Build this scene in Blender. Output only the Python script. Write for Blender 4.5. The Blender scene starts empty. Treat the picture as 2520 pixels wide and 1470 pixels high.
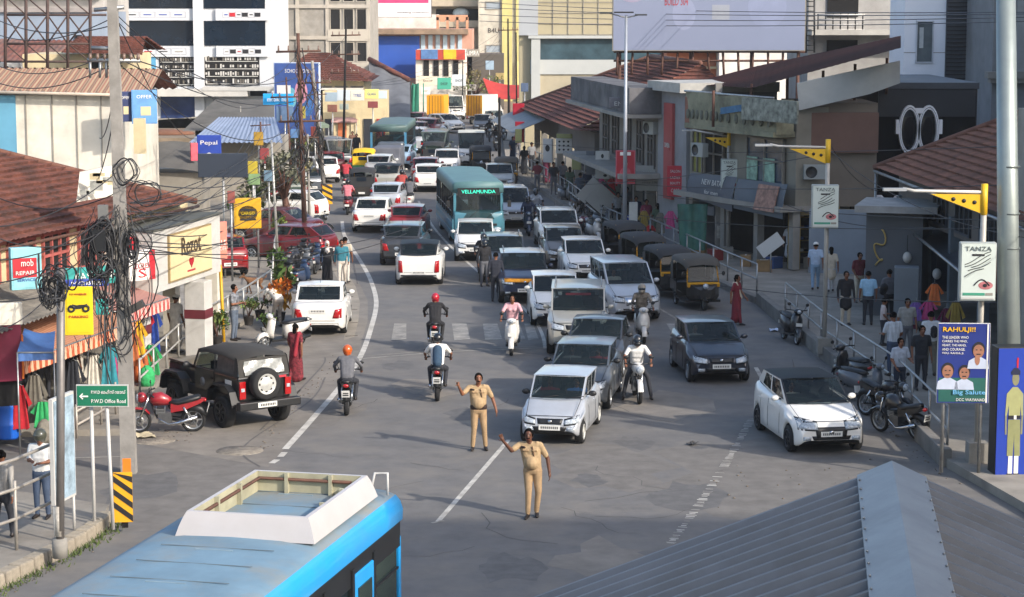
import bpy,bmesh,math,random
from math import sin,cos,pi,radians as R
from mathutils import Vector as V,Matrix
from mathutils.bvhtree import BVHTree
random.seed(7)
sc = bpy.context.scene
COL = sc.collection
# ---------------------------------------------------------------- camera, world, sun, exposure
FPX,CW,CHT,CAMH,HOR = 5300.0,2520.0,1470.0,10.1,16.0
TH = math.atan((CHT/2-HOR)/FPX)
cd = bpy.data.cameras.new('camera');cam = bpy.data.objects.new('camera',cd);COL.objects.link(cam)
cam.location = (0,0,CAMH);cam.rotation_euler = (pi/2-TH,0,0)
cd.sensor_width = 36;cd.lens = 36*FPX/CW;cd.clip_end = 3000;cd.clip_start = .5
sc.camera = cam
SUN_EL,SUN_AZ = R(29),V((.77,-.64))          # horizontal direction from the scene towards the sun
w = bpy.data.worlds.new('World');sc.world = w;w.use_nodes = True
nt = w.node_tree;bg = nt.nodes['Background']
sky = nt.nodes.new('ShaderNodeTexSky');sky.sky_type = 'NISHITA';sky.sun_disc = False
sky.sun_elevation = SUN_EL;sky.sun_rotation = math.atan2(SUN_AZ.x,SUN_AZ.y)
sky.air_density = 1.0;sky.dust_density = 2.5;sky.ozone_density = 1.0
nt.links.new(sky.outputs[0],bg.inputs[0]);bg.inputs[1].default_value = .15
sd = bpy.data.lights.new('sun','SUN');sd.energy = 2.5;sd.angle = R(1);sd.color = (1,.925,.83)
so = bpy.data.objects.new('sun',sd);COL.objects.link(so)
so.rotation_euler = V((SUN_AZ.x*cos(SUN_EL),SUN_AZ.y*cos(SUN_EL),sin(SUN_EL))).to_track_quat('Z','Y').to_euler()
so.location = (60,-50,80)
vs = sc.view_settings;vs.view_transform = 'Standard';vs.look = 'None';vs.gamma = 1;vs.exposure = 1.02
sc.render.engine = 'CYCLES';sc.cycles.use_denoising = True
sc.cycles.max_bounces = 6;sc.cycles.transparent_max_bounces = 12
# ---------------------------------------------------------------- pixels of the photo (2520 wide) to points in the street
ST,CT = sin(TH),cos(TH)
def ray(px,py):
    dx,dy = (px-CW/2)/FPX,-(py-CHT/2)/FPX
    return V((dx,CT+dy*ST,-ST+dy*CT))
def G(px,py,z=0.0):                       # point on the level plane z
    r = ray(px,py);t = (z-CAMH)/r.z
    return V((r.x*t,r.y*t,z))
def P(px,py,Y):                           # point at distance Y down the street
    r = ray(px,py);t = Y/r.y
    return V((r.x*t,Y,CAMH+r.z*t))
# ---------------------------------------------------------------- materials
MC = {}
def lin(h):
    if not isinstance(h,str): return tuple(h)
    o = []
    for i in (0,2,4):
        c = int(h[i:i+2],16)/255
        o.append(c/12.92 if c <= .04045 else ((c+.055)/1.055)**2.4)
    return tuple(o)
def M(name,col,rough=.6,metal=0,var=.18,scale=2.0,bump=0,coat=0,dirt=None,dirt_amt=.0,emit=0,stretch=None,spec=None):
    key = (name,str(col),rough,metal,var,scale,bump,coat,str(dirt),dirt_amt,emit,stretch)
    if key in MC: return MC[key]
    c = lin(col)
    m = bpy.data.materials.new(name);m.use_nodes = True
    n = m.node_tree.nodes;l = m.node_tree.links;b = n['Principled BSDF']
    b.inputs['Roughness'].default_value = rough;b.inputs['Metallic'].default_value = metal
    if coat: b.inputs['Coat Weight'].default_value = coat;b.inputs['Coat Roughness'].default_value = .06
    if spec is not None: b.inputs['Specular IOR Level'].default_value = spec
    if emit:
        b.inputs['Emission Color'].default_value = (*c,1);b.inputs['Emission Strength'].default_value = emit
    b.inputs['Base Color'].default_value = (*c,1)
    if var or bump or dirt:
        tc = n.new('ShaderNodeTexCoord');src = tc.outputs['Object']
        if stretch:
            mp = n.new('ShaderNodeMapping');mp.inputs['Scale'].default_value = stretch
            l.new(src,mp.inputs[0]);src = mp.outputs[0]
        t = n.new('ShaderNodeTexNoise');t.inputs['Scale'].default_value = scale;t.inputs['Detail'].default_value = 5;t.inputs['Roughness'].default_value = .62
        l.new(src,t.inputs['Vector'])
        rp = n.new('ShaderNodeValToRGB');e = rp.color_ramp.elements
        e[0].position = .3;e[1].position = .7
        e[0].color = (*[max(0,x*(1-var)) for x in c],1);e[1].color = (*[min(1,x*(1+var)) for x in c],1)
        l.new(t.outputs['Fac'],rp.inputs[0]);out = rp.outputs[0]
        if dirt:
            t2 = n.new('ShaderNodeTexNoise');t2.inputs['Scale'].default_value = scale*.37;t2.inputs['Detail'].default_value = 6;t2.inputs['Roughness'].default_value = .7
            l.new(src,t2.inputs['Vector'])
            r2 = n.new('ShaderNodeValToRGB');r2.color_ramp.elements[0].position = .45;r2.color_ramp.elements[1].position = .68
            r2.color_ramp.elements[0].color = (0,0,0,1);r2.color_ramp.elements[1].color = (dirt_amt,)*3+(1,)
            l.new(t2.outputs['Fac'],r2.inputs[0])
            mx = n.new('ShaderNodeMix');mx.data_type = 'RGBA'
            l.new(r2.outputs[0],mx.inputs[0]);l.new(out,mx.inputs[6]);mx.inputs[7].default_value = (*lin(dirt),1);out = mx.outputs[2]
        l.new(out,b.inputs['Base Color'])
        if bump:
            bp = n.new('ShaderNodeBump');bp.inputs['Strength'].default_value = bump;bp.inputs['Distance'].default_value = .05
            l.new(t.outputs['Fac'],bp.inputs['Height']);l.new(bp.outputs[0],b.inputs['Normal'])
    MC[key] = m
    return m
def glass_mat(name,tint,keep=.35,rough=.04):
    m = bpy.data.materials.new(name);m.use_nodes = True
    n = m.node_tree.nodes;l = m.node_tree.links;b = n['Principled BSDF']
    b.inputs['Base Color'].default_value = (*lin(tint),1);b.inputs['Roughness'].default_value = rough;b.inputs['IOR'].default_value = 1.5
    tr = n.new('ShaderNodeBsdfTransparent');tr.inputs[0].default_value = (.75,.82,.8,1)
    mx = n.new('ShaderNodeMixShader');mx.inputs[0].default_value = 1-keep
    l.new(tr.outputs[0],mx.inputs[1]);l.new(b.outputs[0],mx.inputs[2]);l.new(mx.outputs[0],n['Material Output'].inputs[0])
    return m
GLASS = glass_mat('car_glass','1d2628',.5)
DGLASS = M('dark_glass','18222c',.06,0,.35,.5)
def paint(name,col,coat=.6,metal=0,rough=.38,var=.05,dirt='8a7a66',amt=.12): return M(name,col,rough,metal,var,3.0,0,coat,dirt,amt)
RUBBER = M('tyre_rubber','1c1c1d',.85,0,.2,8);BLACK = M('black_plastic','17181a',.5,0,.15,6);STEEL = M('galvanised_steel','9a9c9c',.42,.75,.2,6,.05,0,'6d5a48',.3)
ALLOY = M('alloy','9fa2a4',.35,.7,.1,8);CHROME = M('chrome','c8cacc',.15,1,.03,8);LAMP = M('lamp_lens','a3abb2',.06,0,.5,18,0,.8)
REDLAMP = M('red_lens','9c0f12',.15,0,.15,18,0,.8);AMBER = M('amber_lens','d9801c',.15,0,.1,15,0,.8);PLATE = M('plate_white','d6d5cf',.5,0,.05,5)
CABIN = M('cabin_fabric','26262a',.9,0,.3,6);WHITE = M('white_paint','bdbbb6',.5,0,.07,3,0,0,'8e8676',.25);GREYC = M('concrete','8c8880',.9,0,.22,1.6,.25,0,'4f4a43',.5)
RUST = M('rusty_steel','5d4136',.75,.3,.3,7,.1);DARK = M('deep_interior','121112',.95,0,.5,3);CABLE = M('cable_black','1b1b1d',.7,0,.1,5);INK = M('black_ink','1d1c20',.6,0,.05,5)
# ---------------------------------------------------------------- mesh building
class MB:
    def __init__(s): s.v = [];s.f = [];s.m = [];s.mats = [];s.sm = []
    def _s(s,mat):
        if mat not in s.mats: s.mats.append(mat)
        return s.mats.index(mat)
    def add(s,vs_,fs,mat,smooth=False):
        b = len(s.v);s.v += [tuple(p) for p in vs_];k = s._s(mat)
        for f in fs: s.f.append([b+i for i in f]);s.m.append(k);s.sm.append(smooth)
        return s
    def poly(s,pts,mat): return s.add(pts,[list(range(len(pts)))],mat)
    def box(s,c,d,mat,rz=0,rx=0,ry=0,taper=1):
        x,y,z = [k/2 for k in d];M3 = Matrix.Rotation(rz,3,'Z') @ Matrix.Rotation(ry,3,'Y') @ Matrix.Rotation(rx,3,'X');c = V(c)
        t = taper
        vs_ = [c+M3 @ V(p) for p in ((-x,-y,-z),(x,-y,-z),(x,y,-z),(-x,y,-z),(-x*t,-y*t,z),(x*t,-y*t,z),(x*t,y*t,z),(-x*t,y*t,z))]
        return s.add(vs_,[(0,3,2,1),(4,5,6,7),(0,1,5,4),(1,2,6,5),(2,3,7,6),(3,0,4,7)],mat)
    def prism(s,pts,h,mat):                      # polygon (3-D points) pushed by the vector h
        n = len(pts);h = V(h);a = [V(p) for p in pts];b = [p+h for p in a]
        return s.add(a+b,[list(range(n))[::-1],list(range(n,2*n))]+[(i,(i+1) % n,n+(i+1) % n,n+i) for i in range(n)],mat)
    def tube(s,pts,r,mat,n=7,caps=True):
        pts = [V(p) for p in pts];k = len(pts);rs = r if isinstance(r,(list,tuple)) else [r]*k
        vs_ = [];up = None
        for i,p in enumerate(pts):
            d = (pts[min(i+1,k-1)]-pts[max(i-1,0)])
            d = d.normalized() if d.length > 1e-9 else V((0,0,1))
            if up is None: up = V((0,0,1)) if abs(d.z) < .9 else V((1,0,0))
            a = d.cross(up)
            if a.length < 1e-6: a = d.cross(V((1,.3,0)))
            a.normalize();b = d.cross(a)
            up = a.cross(d)
            for j in range(n): t = 2*pi*j/n;vs_.append(p+(a*cos(t)+b*sin(t))*rs[i])
        fs = [(i*n+j,i*n+(j+1) % n,(i+1)*n+(j+1) % n,(i+1)*n+j) for i in range(k-1) for j in range(n)]
        if caps: fs += [list(range(n))[::-1],[(k-1)*n+j for j in range(n)]]
        return s.add(vs_,fs,mat,True)
    def ell(s,c,r,mat,nu=12,nv=8,rot=None):
        c = V(c);vs_ = [];r = r if isinstance(r,(tuple,list)) else (r,r,r)
        for i in range(nv+1):
            a = pi*i/nv
            for j in range(nu):
                t = 2*pi*j/nu;q = V((r[0]*sin(a)*cos(t),r[1]*sin(a)*sin(t),r[2]*cos(a)))
                vs_.append(c+(rot @ q if rot else q))
        return s.add(vs_,[(i*nu+j,(i+1)*nu+j,(i+1)*nu+(j+1) % nu,i*nu+(j+1) % nu) for i in range(nv) for j in range(nu)],mat,True)
    def lathe(s,prof,mat,n=20,axis='Z',c=(0,0,0)):
        c = V(c);vs_ = []
        for (r,h) in prof:
            for j in range(n):
                t = 2*pi*j/n;x,y = r*cos(t),r*sin(t)
                vs_.append(c+(V((x,y,h)) if axis == 'Z' else V((h,x,y)) if axis == 'X' else V((x,h,y))))
        k = len(prof)
        return s.add(vs_,[(i*n+j,i*n+(j+1) % n,(i+1)*n+(j+1) % n,(i+1)*n+j) for i in range(k-1) for j in range(n)],mat,True)
    def loft(s,rings,mat,smooth=True,caps=True,closed=True):
        n = len(rings[0]);k = len(rings);vs_ = [p for r in rings for p in r];q = n if closed else n-1
        fs = [(i*n+j,i*n+(j+1) % n,(i+1)*n+(j+1) % n,(i+1)*n+j) for i in range(k-1) for j in range(q)]
        if caps: fs += [list(range(n))[::-1],[(k-1)*n+j for j in range(n)]]
        return s.add(vs_,fs,mat,smooth)
    def grid(s,a,b,c,d,mat,nu=1,nv=1,fn=None,smooth=False):   # corners a b (bottom) c d (top, c over b)
        a,b,c,d = V(a),V(b),V(c),V(d);vs_ = []
        for j in range(nv+1):
            for i in range(nu+1):
                u,t = i/nu,j/nv;p = a.lerp(b,u).lerp(d.lerp(c,u),t);vs_.append(fn(p,u,t) if fn else p)
        return s.add(vs_,[(j*(nu+1)+i,j*(nu+1)+i+1,(j+1)*(nu+1)+i+1,(j+1)*(nu+1)+i) for j in range(nv) for i in range(nu)],mat,smooth)
    def mesh(s,name):
        me = bpy.data.meshes.new(name);me.from_pydata(s.v,[],s.f)
        for m in s.mats: me.materials.append(m)
        me.polygons.foreach_set('material_index',s.m);me.polygons.foreach_set('use_smooth',s.sm);me.update()
        return me
    def build(s,name,parent=None,loc=None,rz=None,fix=False,bevel=0):
        me = s.mesh(name)
        if fix or bevel:
            bm = bmesh.new();bm.from_mesh(me);bmesh.ops.remove_doubles(bm,verts=bm.verts,dist=1e-5);bmesh.ops.recalc_face_normals(bm,faces=bm.faces);bm.to_mesh(me);bm.free()
        o = bpy.data.objects.new(name,me);COL.objects.link(o)
        if parent: o.parent = parent
        if loc is not None: o.location = loc
        if rz is not None: o.rotation_euler[2] = rz
        if bevel:
            b = o.modifiers.new('bevel','BEVEL');b.width = bevel;b.segments = 2;b.limit_method = 'ANGLE'
        return o
def tag(o,label,cat,group=None):
    o['label'] = label;o['category'] = cat
    if group: o['group'] = group
    return o
def struct(o,kind='structure'): o['kind'] = kind;return o
def thing(name,label,cat,loc=(0,0,0),rz=0,group=None):
    o = bpy.data.objects.new(name,None);COL.objects.link(o);o.empty_display_size = .3
    o.location = loc;o.rotation_euler = (0,0,rz)
    return tag(o,label,cat,group)
def dup(root,loc,rz,label=None,group=None):
    r = root.copy();COL.objects.link(r);r.location = loc;r.rotation_euler = (0,0,rz)
    if label: r['label'] = label
    if group: r['group'] = group
    for ch in list(root.children):
        c = ch.copy();COL.objects.link(c);c.parent = r
        for g in ch.children:
            d = g.copy();COL.objects.link(d);d.parent = c
    return r
def text(body,mat,parent,o,ux,uz,width=None,height=None,size=1,name='lettering',bold=0,center=True,spacing=1):
    """raised lettering: o = anchor (bottom centre), ux = along, uz = up, in the parent's space"""
    cu = bpy.data.curves.new('lettering','FONT');cu.body = body;cu.size = size;cu.extrude = .004;cu.offset = bold;cu.resolution_u = 2;cu.space_character = spacing
    to = bpy.data.objects.new('lettering',cu);COL.objects.link(to)
    me = bpy.data.meshes.new_from_object(to.evaluated_get(bpy.context.evaluated_depsgraph_get()));bpy.data.objects.remove(to);bpy.data.curves.remove(cu)
    xs = [v.co.x for v in me.vertices];ys = [v.co.y for v in me.vertices]
    if not xs: return None
    x0,x1,y0,y1 = min(xs),max(xs),min(ys),max(ys)
    sx = sy = 1
    if width: sx = width/(x1-x0)
    if height: sy = height/(y1-y0)
    if width and not height: sy = sx
    if height and not width: sx = sy
    ux,uz,o = V(ux).normalized(),V(uz).normalized(),V(o);nrm = ux.cross(uz)
    for v in me.vertices:
        x,y,z = v.co;x -= (x0+x1)/2 if center else x0
        v.co = o+ux*(x*sx)+uz*((y-y0)*sy)+nrm*(z+.006)
    me.materials.clear();me.materials.append(mat);me.name = name
    ob = bpy.data.objects.new(name,me);COL.objects.link(ob);ob.parent = parent
    return ob
X,Z3 = V((1,0,0)),V((0,0,1))
def lerp(a,b,t): return a+(b-a)*t
def sag(a,b,drop,n=14):
    a,b = V(a),V(b);return [a.lerp(b,i/n)-V((0,0,drop*4*(i/n)*(1-i/n))) for i in range(n+1)]
# ================================================================ builders: vehicles (front faces -Y, stand on z = 0)
WH = {}
def wheel_meshes(r,wd,style='alloy'):
    k = (r,wd,style)
    if k in WH: return WH[k]
    t = MB();h = wd/2;ri = r*.66
    t.lathe([(ri,-h*.8),(r*.9,-h),(r,-h*.72),(r,h*.72),(r*.9,h),(ri,h*.8)],RUBBER,22,'X')
    m = MB();mt = {'alloy': ALLOY,'steel': M('steel_wheel','b9b9b4',.5,.3,.15,8),'black': M('black_alloy','2a2b2d',.4,.4,.2,8)}[style]
    dk = M('wheel_gap','141415',.9,0,.1,5)
    for sd_ in (-1,1):
        m.lathe([(ri*1.02,sd_*h*.82),(ri*.9,sd_*h*.9),(ri*.86,sd_*h*.55),(.001,sd_*h*.5)],dk if style != 'steel' else mt,22,'X')
        m.lathe([(ri*1.03,sd_*h*.8),(ri*1.02,sd_*h*.96),(ri*.88,sd_*h*.98),(ri*.87,sd_*h*.7)],mt,22,'X')
        if style == 'steel':
            m.lathe([(ri*.62,sd_*h*.52),(ri*.5,sd_*h*.85),(.001,sd_*h*.9)],mt,16,'X')
            for q in range(8):
                a = 2*pi*q/8;m.box((sd_*h*.57,cos(a)*ri*.72,sin(a)*ri*.72),(.012,.035,.06),dk,rx=a)
        else:
            for q in range(7):
                a = 2*pi*q/7;m.box((sd_*h*.78,cos(a)*ri*.48,sin(a)*ri*.48),(h*.2,ri*.82,ri*.2),mt,rx=a)
            m.lathe([(ri*.24,sd_*h*.7),(ri*.2,sd_*h*.95),(.001,sd_*h*.97)],mt,12,'X')
    WH[k] = (t.mesh('tyre'),m.mesh('rim'))
    return WH[k]
def add_wheel(parent,loc,r,wd,style='alloy',rz=0):
    a,b = wheel_meshes(r,wd,style)
    o = bpy.data.objects.new('wheel',a);COL.objects.link(o);o.parent = parent;o.location = loc;o.rotation_euler[2] = rz
    q = bpy.data.objects.new('rim',b);COL.objects.link(q);q.parent = o
    return o
def interp(pts,y):
    if y <= pts[0][0]: return pts[0][1]
    for (a,b),(c,d) in zip(pts,pts[1:]):
        if y <= c: return b+(d-b)*(y-a)/(c-a) if c > a else d
    return pts[-1][1]
def patch(bvh,corners,side,mat,name,parent,off=.012,nu=6,nv=4,label=None):
    """a lamp, grille or trim laid on the body skin; corners are (x,z) for front/rear and (y,z) for the flanks"""
    m = MB();d = {'front': V((0,1,0)),'rear': V((0,-1,0)),'near': V((1,0,0)),'far': V((-1,0,0))}[side]
    def fn(p,u,t):
        o = V((p.x,0,p.z))-d*6 if side in ('front','rear') else V((0,p.x,p.z))-d*6
        h = bvh.ray_cast(o,d)
        return (h[0] if h[0] else o+d*6.0)-d*off
    c = [V((a,0,b)) for a,b in corners]
    m.grid(c[0],c[1],c[2],c[3],mat,nu,nv,fn,True)
    # give the patch a rim so that it has thickness
    n = nu+1;ring = [i for i in range(n)]+[(j+1)*n-1 for j in range(1,nv+1)]+[nv*n+i for i in range(nu-1,-1,-1)]+[j*n for j in range(nv-1,0,-1)]
    base = [V(m.v[i]) for i in ring];k = len(ring);b0 = len(m.v)
    m.v += [tuple(p+d*(off*1.5)) for p in base]
    for i in range(k): m.f.append([ring[i],ring[(i+1) % k],b0+(i+1) % k,b0+i]);m.m.append(0);m.sm.append(False)
    o = m.build(name,parent,fix=True)
    if label: o['label'] = label
    return o
CARS = dict(
 #        L    W    H     wheelbase r   front: hood heights            cabin y stations                       rear
 alto=dict(L=3.5,W=1.48,H=1.46,r=.27,wb=2.36,hf=.72,ha=.96,yA=-.86,yB=-.22,yC=1.28,yD=1.62,hd=.97,ht=.9,wr=.86,sill=.21,style='steel'),
 hatch=dict(L=3.8,W=1.68,H=1.5,r=.29,wb=2.45,hf=.8,ha=1.02,yA=-.92,yB=-.12,yC=1.32,yD=1.78,hd=1.06,ht=.98,wr=.83,sill=.22,style='alloy'),
 sport=dict(L=3.95,W=1.73,H=1.53,r=.31,wb=2.57,hf=.8,ha=1.02,yA=-.95,yB=-.16,yC=1.28,yD=1.84,hd=1.12,ht=1.0,wr=.8,sill=.2,style='black'),
 sedan=dict(L=4.0,W=1.7,H=1.5,r=.29,wb=2.45,hf=.8,ha=1.0,yA=-.95,yB=-.2,yC=.72,yD=1.42,hd=1.03,ht=1.0,wr=.82,sill=.22,style='steel'),
 suv=dict(L=3.99,W=1.79,H=1.63,r=.33,wb=2.5,hf=.92,ha=1.1,yA=-.92,yB=-.2,yC=1.5,yD=1.84,hd=1.14,ht=1.05,wr=.85,sill=.27,style='alloy',clad=True,rails=True),
 mpv=dict(L=4.6,W=1.78,H=1.78,r=.32,wb=2.75,hf=.88,ha=1.12,yA=-1.3,yB=-.38,yC=1.85,yD=2.18,hd=1.12,ht=1.05,wr=.84,sill=.24,style='alloy'),
 bigsuv=dict(L=4.45,W=1.8,H=1.85,r=.36,wb=2.7,hf=1.02,ha=1.2,yA=-1.05,yB=-.45,yC=1.8,yD=2.05,hd=1.2,ht=1.1,wr=.88,sill=.32,style='alloy',rails=True),
 van=dict(L=4.8,W=1.85,H=2.2,r=.33,wb=2.9,hf=1.0,ha=1.2,yA=-1.85,yB=-1.3,yC=2.2,yD=2.34,hd=1.2,ht=1.15,wr=.9,sill=.28,style='steel'))
def make_car(kind,label,cat='car',col=None,roof=None,loc=(0,0,0),rz=0,group=None,name=None,marks=(),**ov):
    p = dict(CARS[kind]);p.update(ov);col = col or paint('white_car_paint','dedcd6');roof = roof or col
    L,W,H,r,wb = p['L'],p['W'],p['H'],p['r'],p['wb'];yf,yr = -L/2,L/2
    yw = (-(wb/2)-.06,wb/2-.06)
    root = thing(name or {'sedan': 'sedan_car','suv': 'compact_suv','bigsuv': 'large_suv','mpv': 'family_van','van': 'minibus'}.get(kind,'hatchback_car'),label,cat,loc,rz,group)
    top = [(yf,p['hf']-.22),(yf+.05,p['hf']-.12),(yf+.16,p['hf']-.03),(yf+.32,p['hf']+.02),(p['yA'],p['ha']),(p['yD'],p['hd']),(yr-.1,p['ht']),(yr-.03,p['ht']-.08),(yr,p['ht']-.2)]
    st = sorted(set([round(yf+d,3) for d in (0,.03,.08,.16,.26,.4)]+[round(yr-d,3) for d in (0,.03,.08,.16,.3)]
        + [round(y+dx*r*1.12,3) for y in yw for dx in (-1.02,-1,-.92,-.75,-.5,-.25,0,.25,.5,.75,.92,1,1.02)]+[p['yA'],p['yD']]+[-.5+.25*i for i in range(5)]))
    st = [y for y in st if yf <= y <= yr]
    sill = p['sill'];clad = BLACK if p.get('clad') else col
    def half(y):
        t = (y/(L/2));return W/2*(1-.20*max(0,abs(t)-.0)**7-.02*abs(t)**2)
    rings = []
    for y in st:
        wv = half(y);zt = interp(top,y);e = max(0,1-min(y-yf,yr-y)/.28)
        zb = sill+.14*e**2;zs = zb
        for q in yw:
            dd = r*1.12
            if abs(y-q) < dd: zs = max(zs,r+math.sqrt(max(0,dd*dd-(y-q)**2)))
        zs = min(zs,zt-.16);mid = max(zs+.04,lerp(zs,zt,.45));iw = wv*.72
        bulge = .03*(1-e)
        half_ring = [(0,zb+.02),(iw,zb+.02),(iw,max(zs-.02,zb+.02)),(wv-.035,zs),(wv+bulge*.2,zs+.03),(wv+bulge*.5,max(zs+.05,lerp(zs,mid,.6))),(wv+bulge*.35,lerp(mid,zt,.45)),(wv-.012,zt-.1),(wv-.05,zt-.035),(wv-.13,zt-.004),(wv*.55,zt+.018),(0,zt+.026)]
        rings.append([V((x,y,z)) for x,z in half_ring]+[V((-x,y,z)) for x,z in half_ring[-2:0:-1]])
    b = MB();n = len(rings[0])
    b.v = [tuple(q) for rg in rings for q in rg]
    kc,kd,ki,kl = b._s(col),b._s(BLACK),b._s(CABIN),b._s(clad)
    for i in range(len(rings)-1):
        ym = (st[i]+st[i+1])/2
        for j in range(n):
            jj = j if j < 11 else n-1-j       # mirrored segment number
            k = kc
            if jj <= 2: k = kd
            elif jj in (3,4): k = kl
            elif jj >= 9 and p['yA'] < ym < p['yD']: k = ki
            b.f.append([i*n+j,i*n+(j+1) % n,(i+1)*n+(j+1) % n,(i+1)*n+j]);b.m.append(k);b.sm.append(jj > 2)
    b.f += [list(range(n))[::-1],[(len(rings)-1)*n+j for j in range(n)]];b.m += [kc,kc];b.sm += [False,False]
    body = b.build('body',root,fix=True)
    me = body.data;bvh = BVHTree.FromPolygons([v.co for v in me.vertices],[list(f.vertices) for f in me.polygons])
    # ---- greenhouse
    wr = W/2*p['wr'];wbA = half(p['yA'])-.1;wbD = half(p['yD'])-.1;wb_ = W/2-.07;wq = wr
    zA,zD = p['ha']+.01,p['hd']+.01;zB,zC = H-.05,H-.06
    yA,yB,yC,yD = p['yA'],p['yB'],p['yC'],p['yD']
    def ws(p_,u,t,s=1):                               # windscreen bows forward
        return p_+V((0,-s*.13*(1-(2*u-1)**2)*(1-.5*t),.0))
    two = BLACK if roof is not col else col;cab = MB();pan = []
    A0,A1,B0,B1 = V((-wbA,yA,zA)),V((wbA,yA,zA)),V((-wr,yB,zB)),V((wr,yB,zB))
    D0,D1,C0,C1 = V((-wbD,yD,zD)),V((wbD,yD,zD)),V((-wq,yC,zC)),V((wq,yC,zC))
    def band(a,bb,c,d,fn,us,ts,glass,nm,mat,nsub=6):
        cells = [(u0,u1,t0,t1) for u0,u1 in zip(us,us[1:]) for t0,t1 in zip(ts,ts[1:])]
        for (u0,u1,t0,t1) in cells:
            g_ = any(abs(u0-q[0]) < 1e-6 and abs(u1-q[1]) < 1e-6 and abs(t0-q[2]) < 1e-6 for q in glass)
            f2 = lambda p_,u,t: fn(a.lerp(bb,lerp(u0,u1,u)).lerp(d.lerp(c,lerp(u0,u1,u)),lerp(t0,t1,t)),lerp(u0,u1,u),lerp(t0,t1,t))
            if g_:
                q = MB();q.grid(a,bb,c,d,GLASS,nsub,3,f2,True);pan.append((nm,q))
            else: cab.grid(a,bb,c,d,mat,nsub if u1-u0 > .3 else 1,2,f2,True)
    us,ts = [0,.03,.97,1],[0,.02,.97,1]
    band(A0,A1,B1,B0,ws,us,ts,[(.03,.97,.02)],'windshield',two,8)
    band(D1,D0,C0,C1,lambda p_,u,t: ws(p_,u,t,-.55),[0,.05,.95,1],[0,.09,.94,1],[(.05,.95,.09)],'rear_window',two,8)
    for s in (-1,1):
        a,bb,c,d = [V((s*abs(q.x),q.y,q.z)) for q in (A1,D1,C1,B1)]
        mid = a.lerp(bb,.5);bow = lambda p_,u,t,s=s: p_+V((s*.06*(1-(2*u-1)**2)*(1-t),0,0))
        us = [0,.07,.45,.49,.8,1] if kind not in ('mpv','bigsuv','van') else [0,.06,.33,.37,.64,.68,.94,1]
        gl = [(.07,.45,.1),(.49,.8,.1)] if len(us) == 6 else [(.06,.33,.1),(.37,.64,.1),(.68,.94,.1)]
        band(a,bb,c,d,bow,us,[0,.1,.9,1],gl,'side_window',col,3)
        if len(us) == 6 and p['yD']-p['yA'] > 2.3 and kind != 'sedan': pass
    cab.build('cabin_pillars',root,fix=False)
    rf = MB()
    def rfn(p_,u,t):
        return p_+V((0,(-.1*(1-(2*u-1)**2))*(1-t)+.05*(1-(2*u-1)**2)*t,.055*(1-abs(2*u-1)**2.6)*(1-(2*t-1)**4*.6)-.004))
    rf.grid(B0+V((-.015,0,0)),B1+V((.015,0,0)),C1+V((.015,0,0)),C0+V((-.015,0,0)),roof,10,8,rfn,True)
    if p.get('rails'):
        for s in (-1,1): rf.tube([V((s*(wr-.1),yB+.15,H-.02)),V((s*(wr-.1),yB+.25,H+.05)),V((s*(wr-.1),yC-.2,H+.05)),V((s*(wr-.1),yC-.08,H-.02))],.017,p.get('railmat',STEEL),6)
    rf.tube([V((0,yC-.2,H)),V((0,yC-.05,H+.16))],.006,BLACK,4)
    rf.build('roof',root)
    for nm,q in pan: q.build(nm,root)
    seat = MB()
    for x in (-W*.2,W*.2):
        seat.box((x,yA+1.1,p['ha']+.02),(.46,.16,.56),CABIN,rx=-.2);seat.box((x,yA+1.16,p['ha']+.34),(.26,.09,.17),CABIN)
        seat.box((x,yA+1.95,p['ha']-.02),(.5,.16,.46),CABIN,rx=-.2)
    seat.box((0,yA+.28,p['ha']-.02),(W*.8,.4,.12),BLACK);seat.lathe([(.17,-.01),(.19,0),(.17,.01)],BLACK,14,'Y',(W*.2,yA+.62,p['ha']+.12))
    seat.build('seats',root)
    # ---- lamps, grille, bumper, plates
    hw = half(yf+.2);hf = p['hf'];g = p.get('grille',BLACK)
    lamp0,lamp1 = p.get('lamp',(hf-.24,hf-.05))
    for s in (-1,1):
        xi,xo = s*hw*p.get('lamp_in',.52),s*(hw-.012);cb = [(xi*.97,lamp0-.01),(xo,lamp0+.02),(xo,lamp1+.05),(xi*.97,lamp1-.02)];patch(bvh,cb if s > 0 else [cb[1],cb[0],cb[3],cb[2]],'front',BLACK,'headlight_surround',root,.007)
        c = [(xi,lamp0+.02),(xo,lamp0+.05),(xo,lamp1+.02),(xi,lamp1-.05)]
        patch(bvh,c if s > 0 else [c[1],c[0],c[3],c[2]],'front',LAMP,'headlight',root)
        cr = [(s*(hw-.3),p['ht']-.42),(s*(hw-.02),p['ht']-.42),(s*(hw-.02),p['ht']-.12),(s*(hw-.22),p['ht']-.15)]
        if p.get('tall_tail'): cr = [(s*(hw-.2),p['ht']-.5),(s*(hw-.02),p['ht']-.5),(s*(hw-.02),p['ht']-.06),(s*(hw-.17),p['ht']-.08)]
        patch(bvh,cr if s > 0 else [cr[1],cr[0],cr[3],cr[2]],'rear',REDLAMP,'taillight',root)
        fx = s*hw*.74;patch(bvh,[(fx-.09,.36),(fx+.09,.36),(fx+.09,.45),(fx-.09,.45)],'front',LAMP if p.get('fog',1) else BLACK,'fog_lamp',root,.014,3,2)
        mr = MB();mr.ell((0,0,0),(.1,.06,.07),p.get('mirmat',col),10,7);mr.box((-s*.09,.02,-.03),(.12,.04,.03),BLACK)
        mr.build('wing_mirror',root,(s*(W/2+.06),yA+.42,p['ha']+.08))
        hd = MB(); 
        for yy in (-.05,.85): hd.box((s*(W/2+.005),yA+.95+yy+.1,p['ha']-.16),(.03,.17,.026),p.get('handmat',col))
        hd.build('door_handle',root)
        sm = MB();zc = p['ha']-.06
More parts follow.
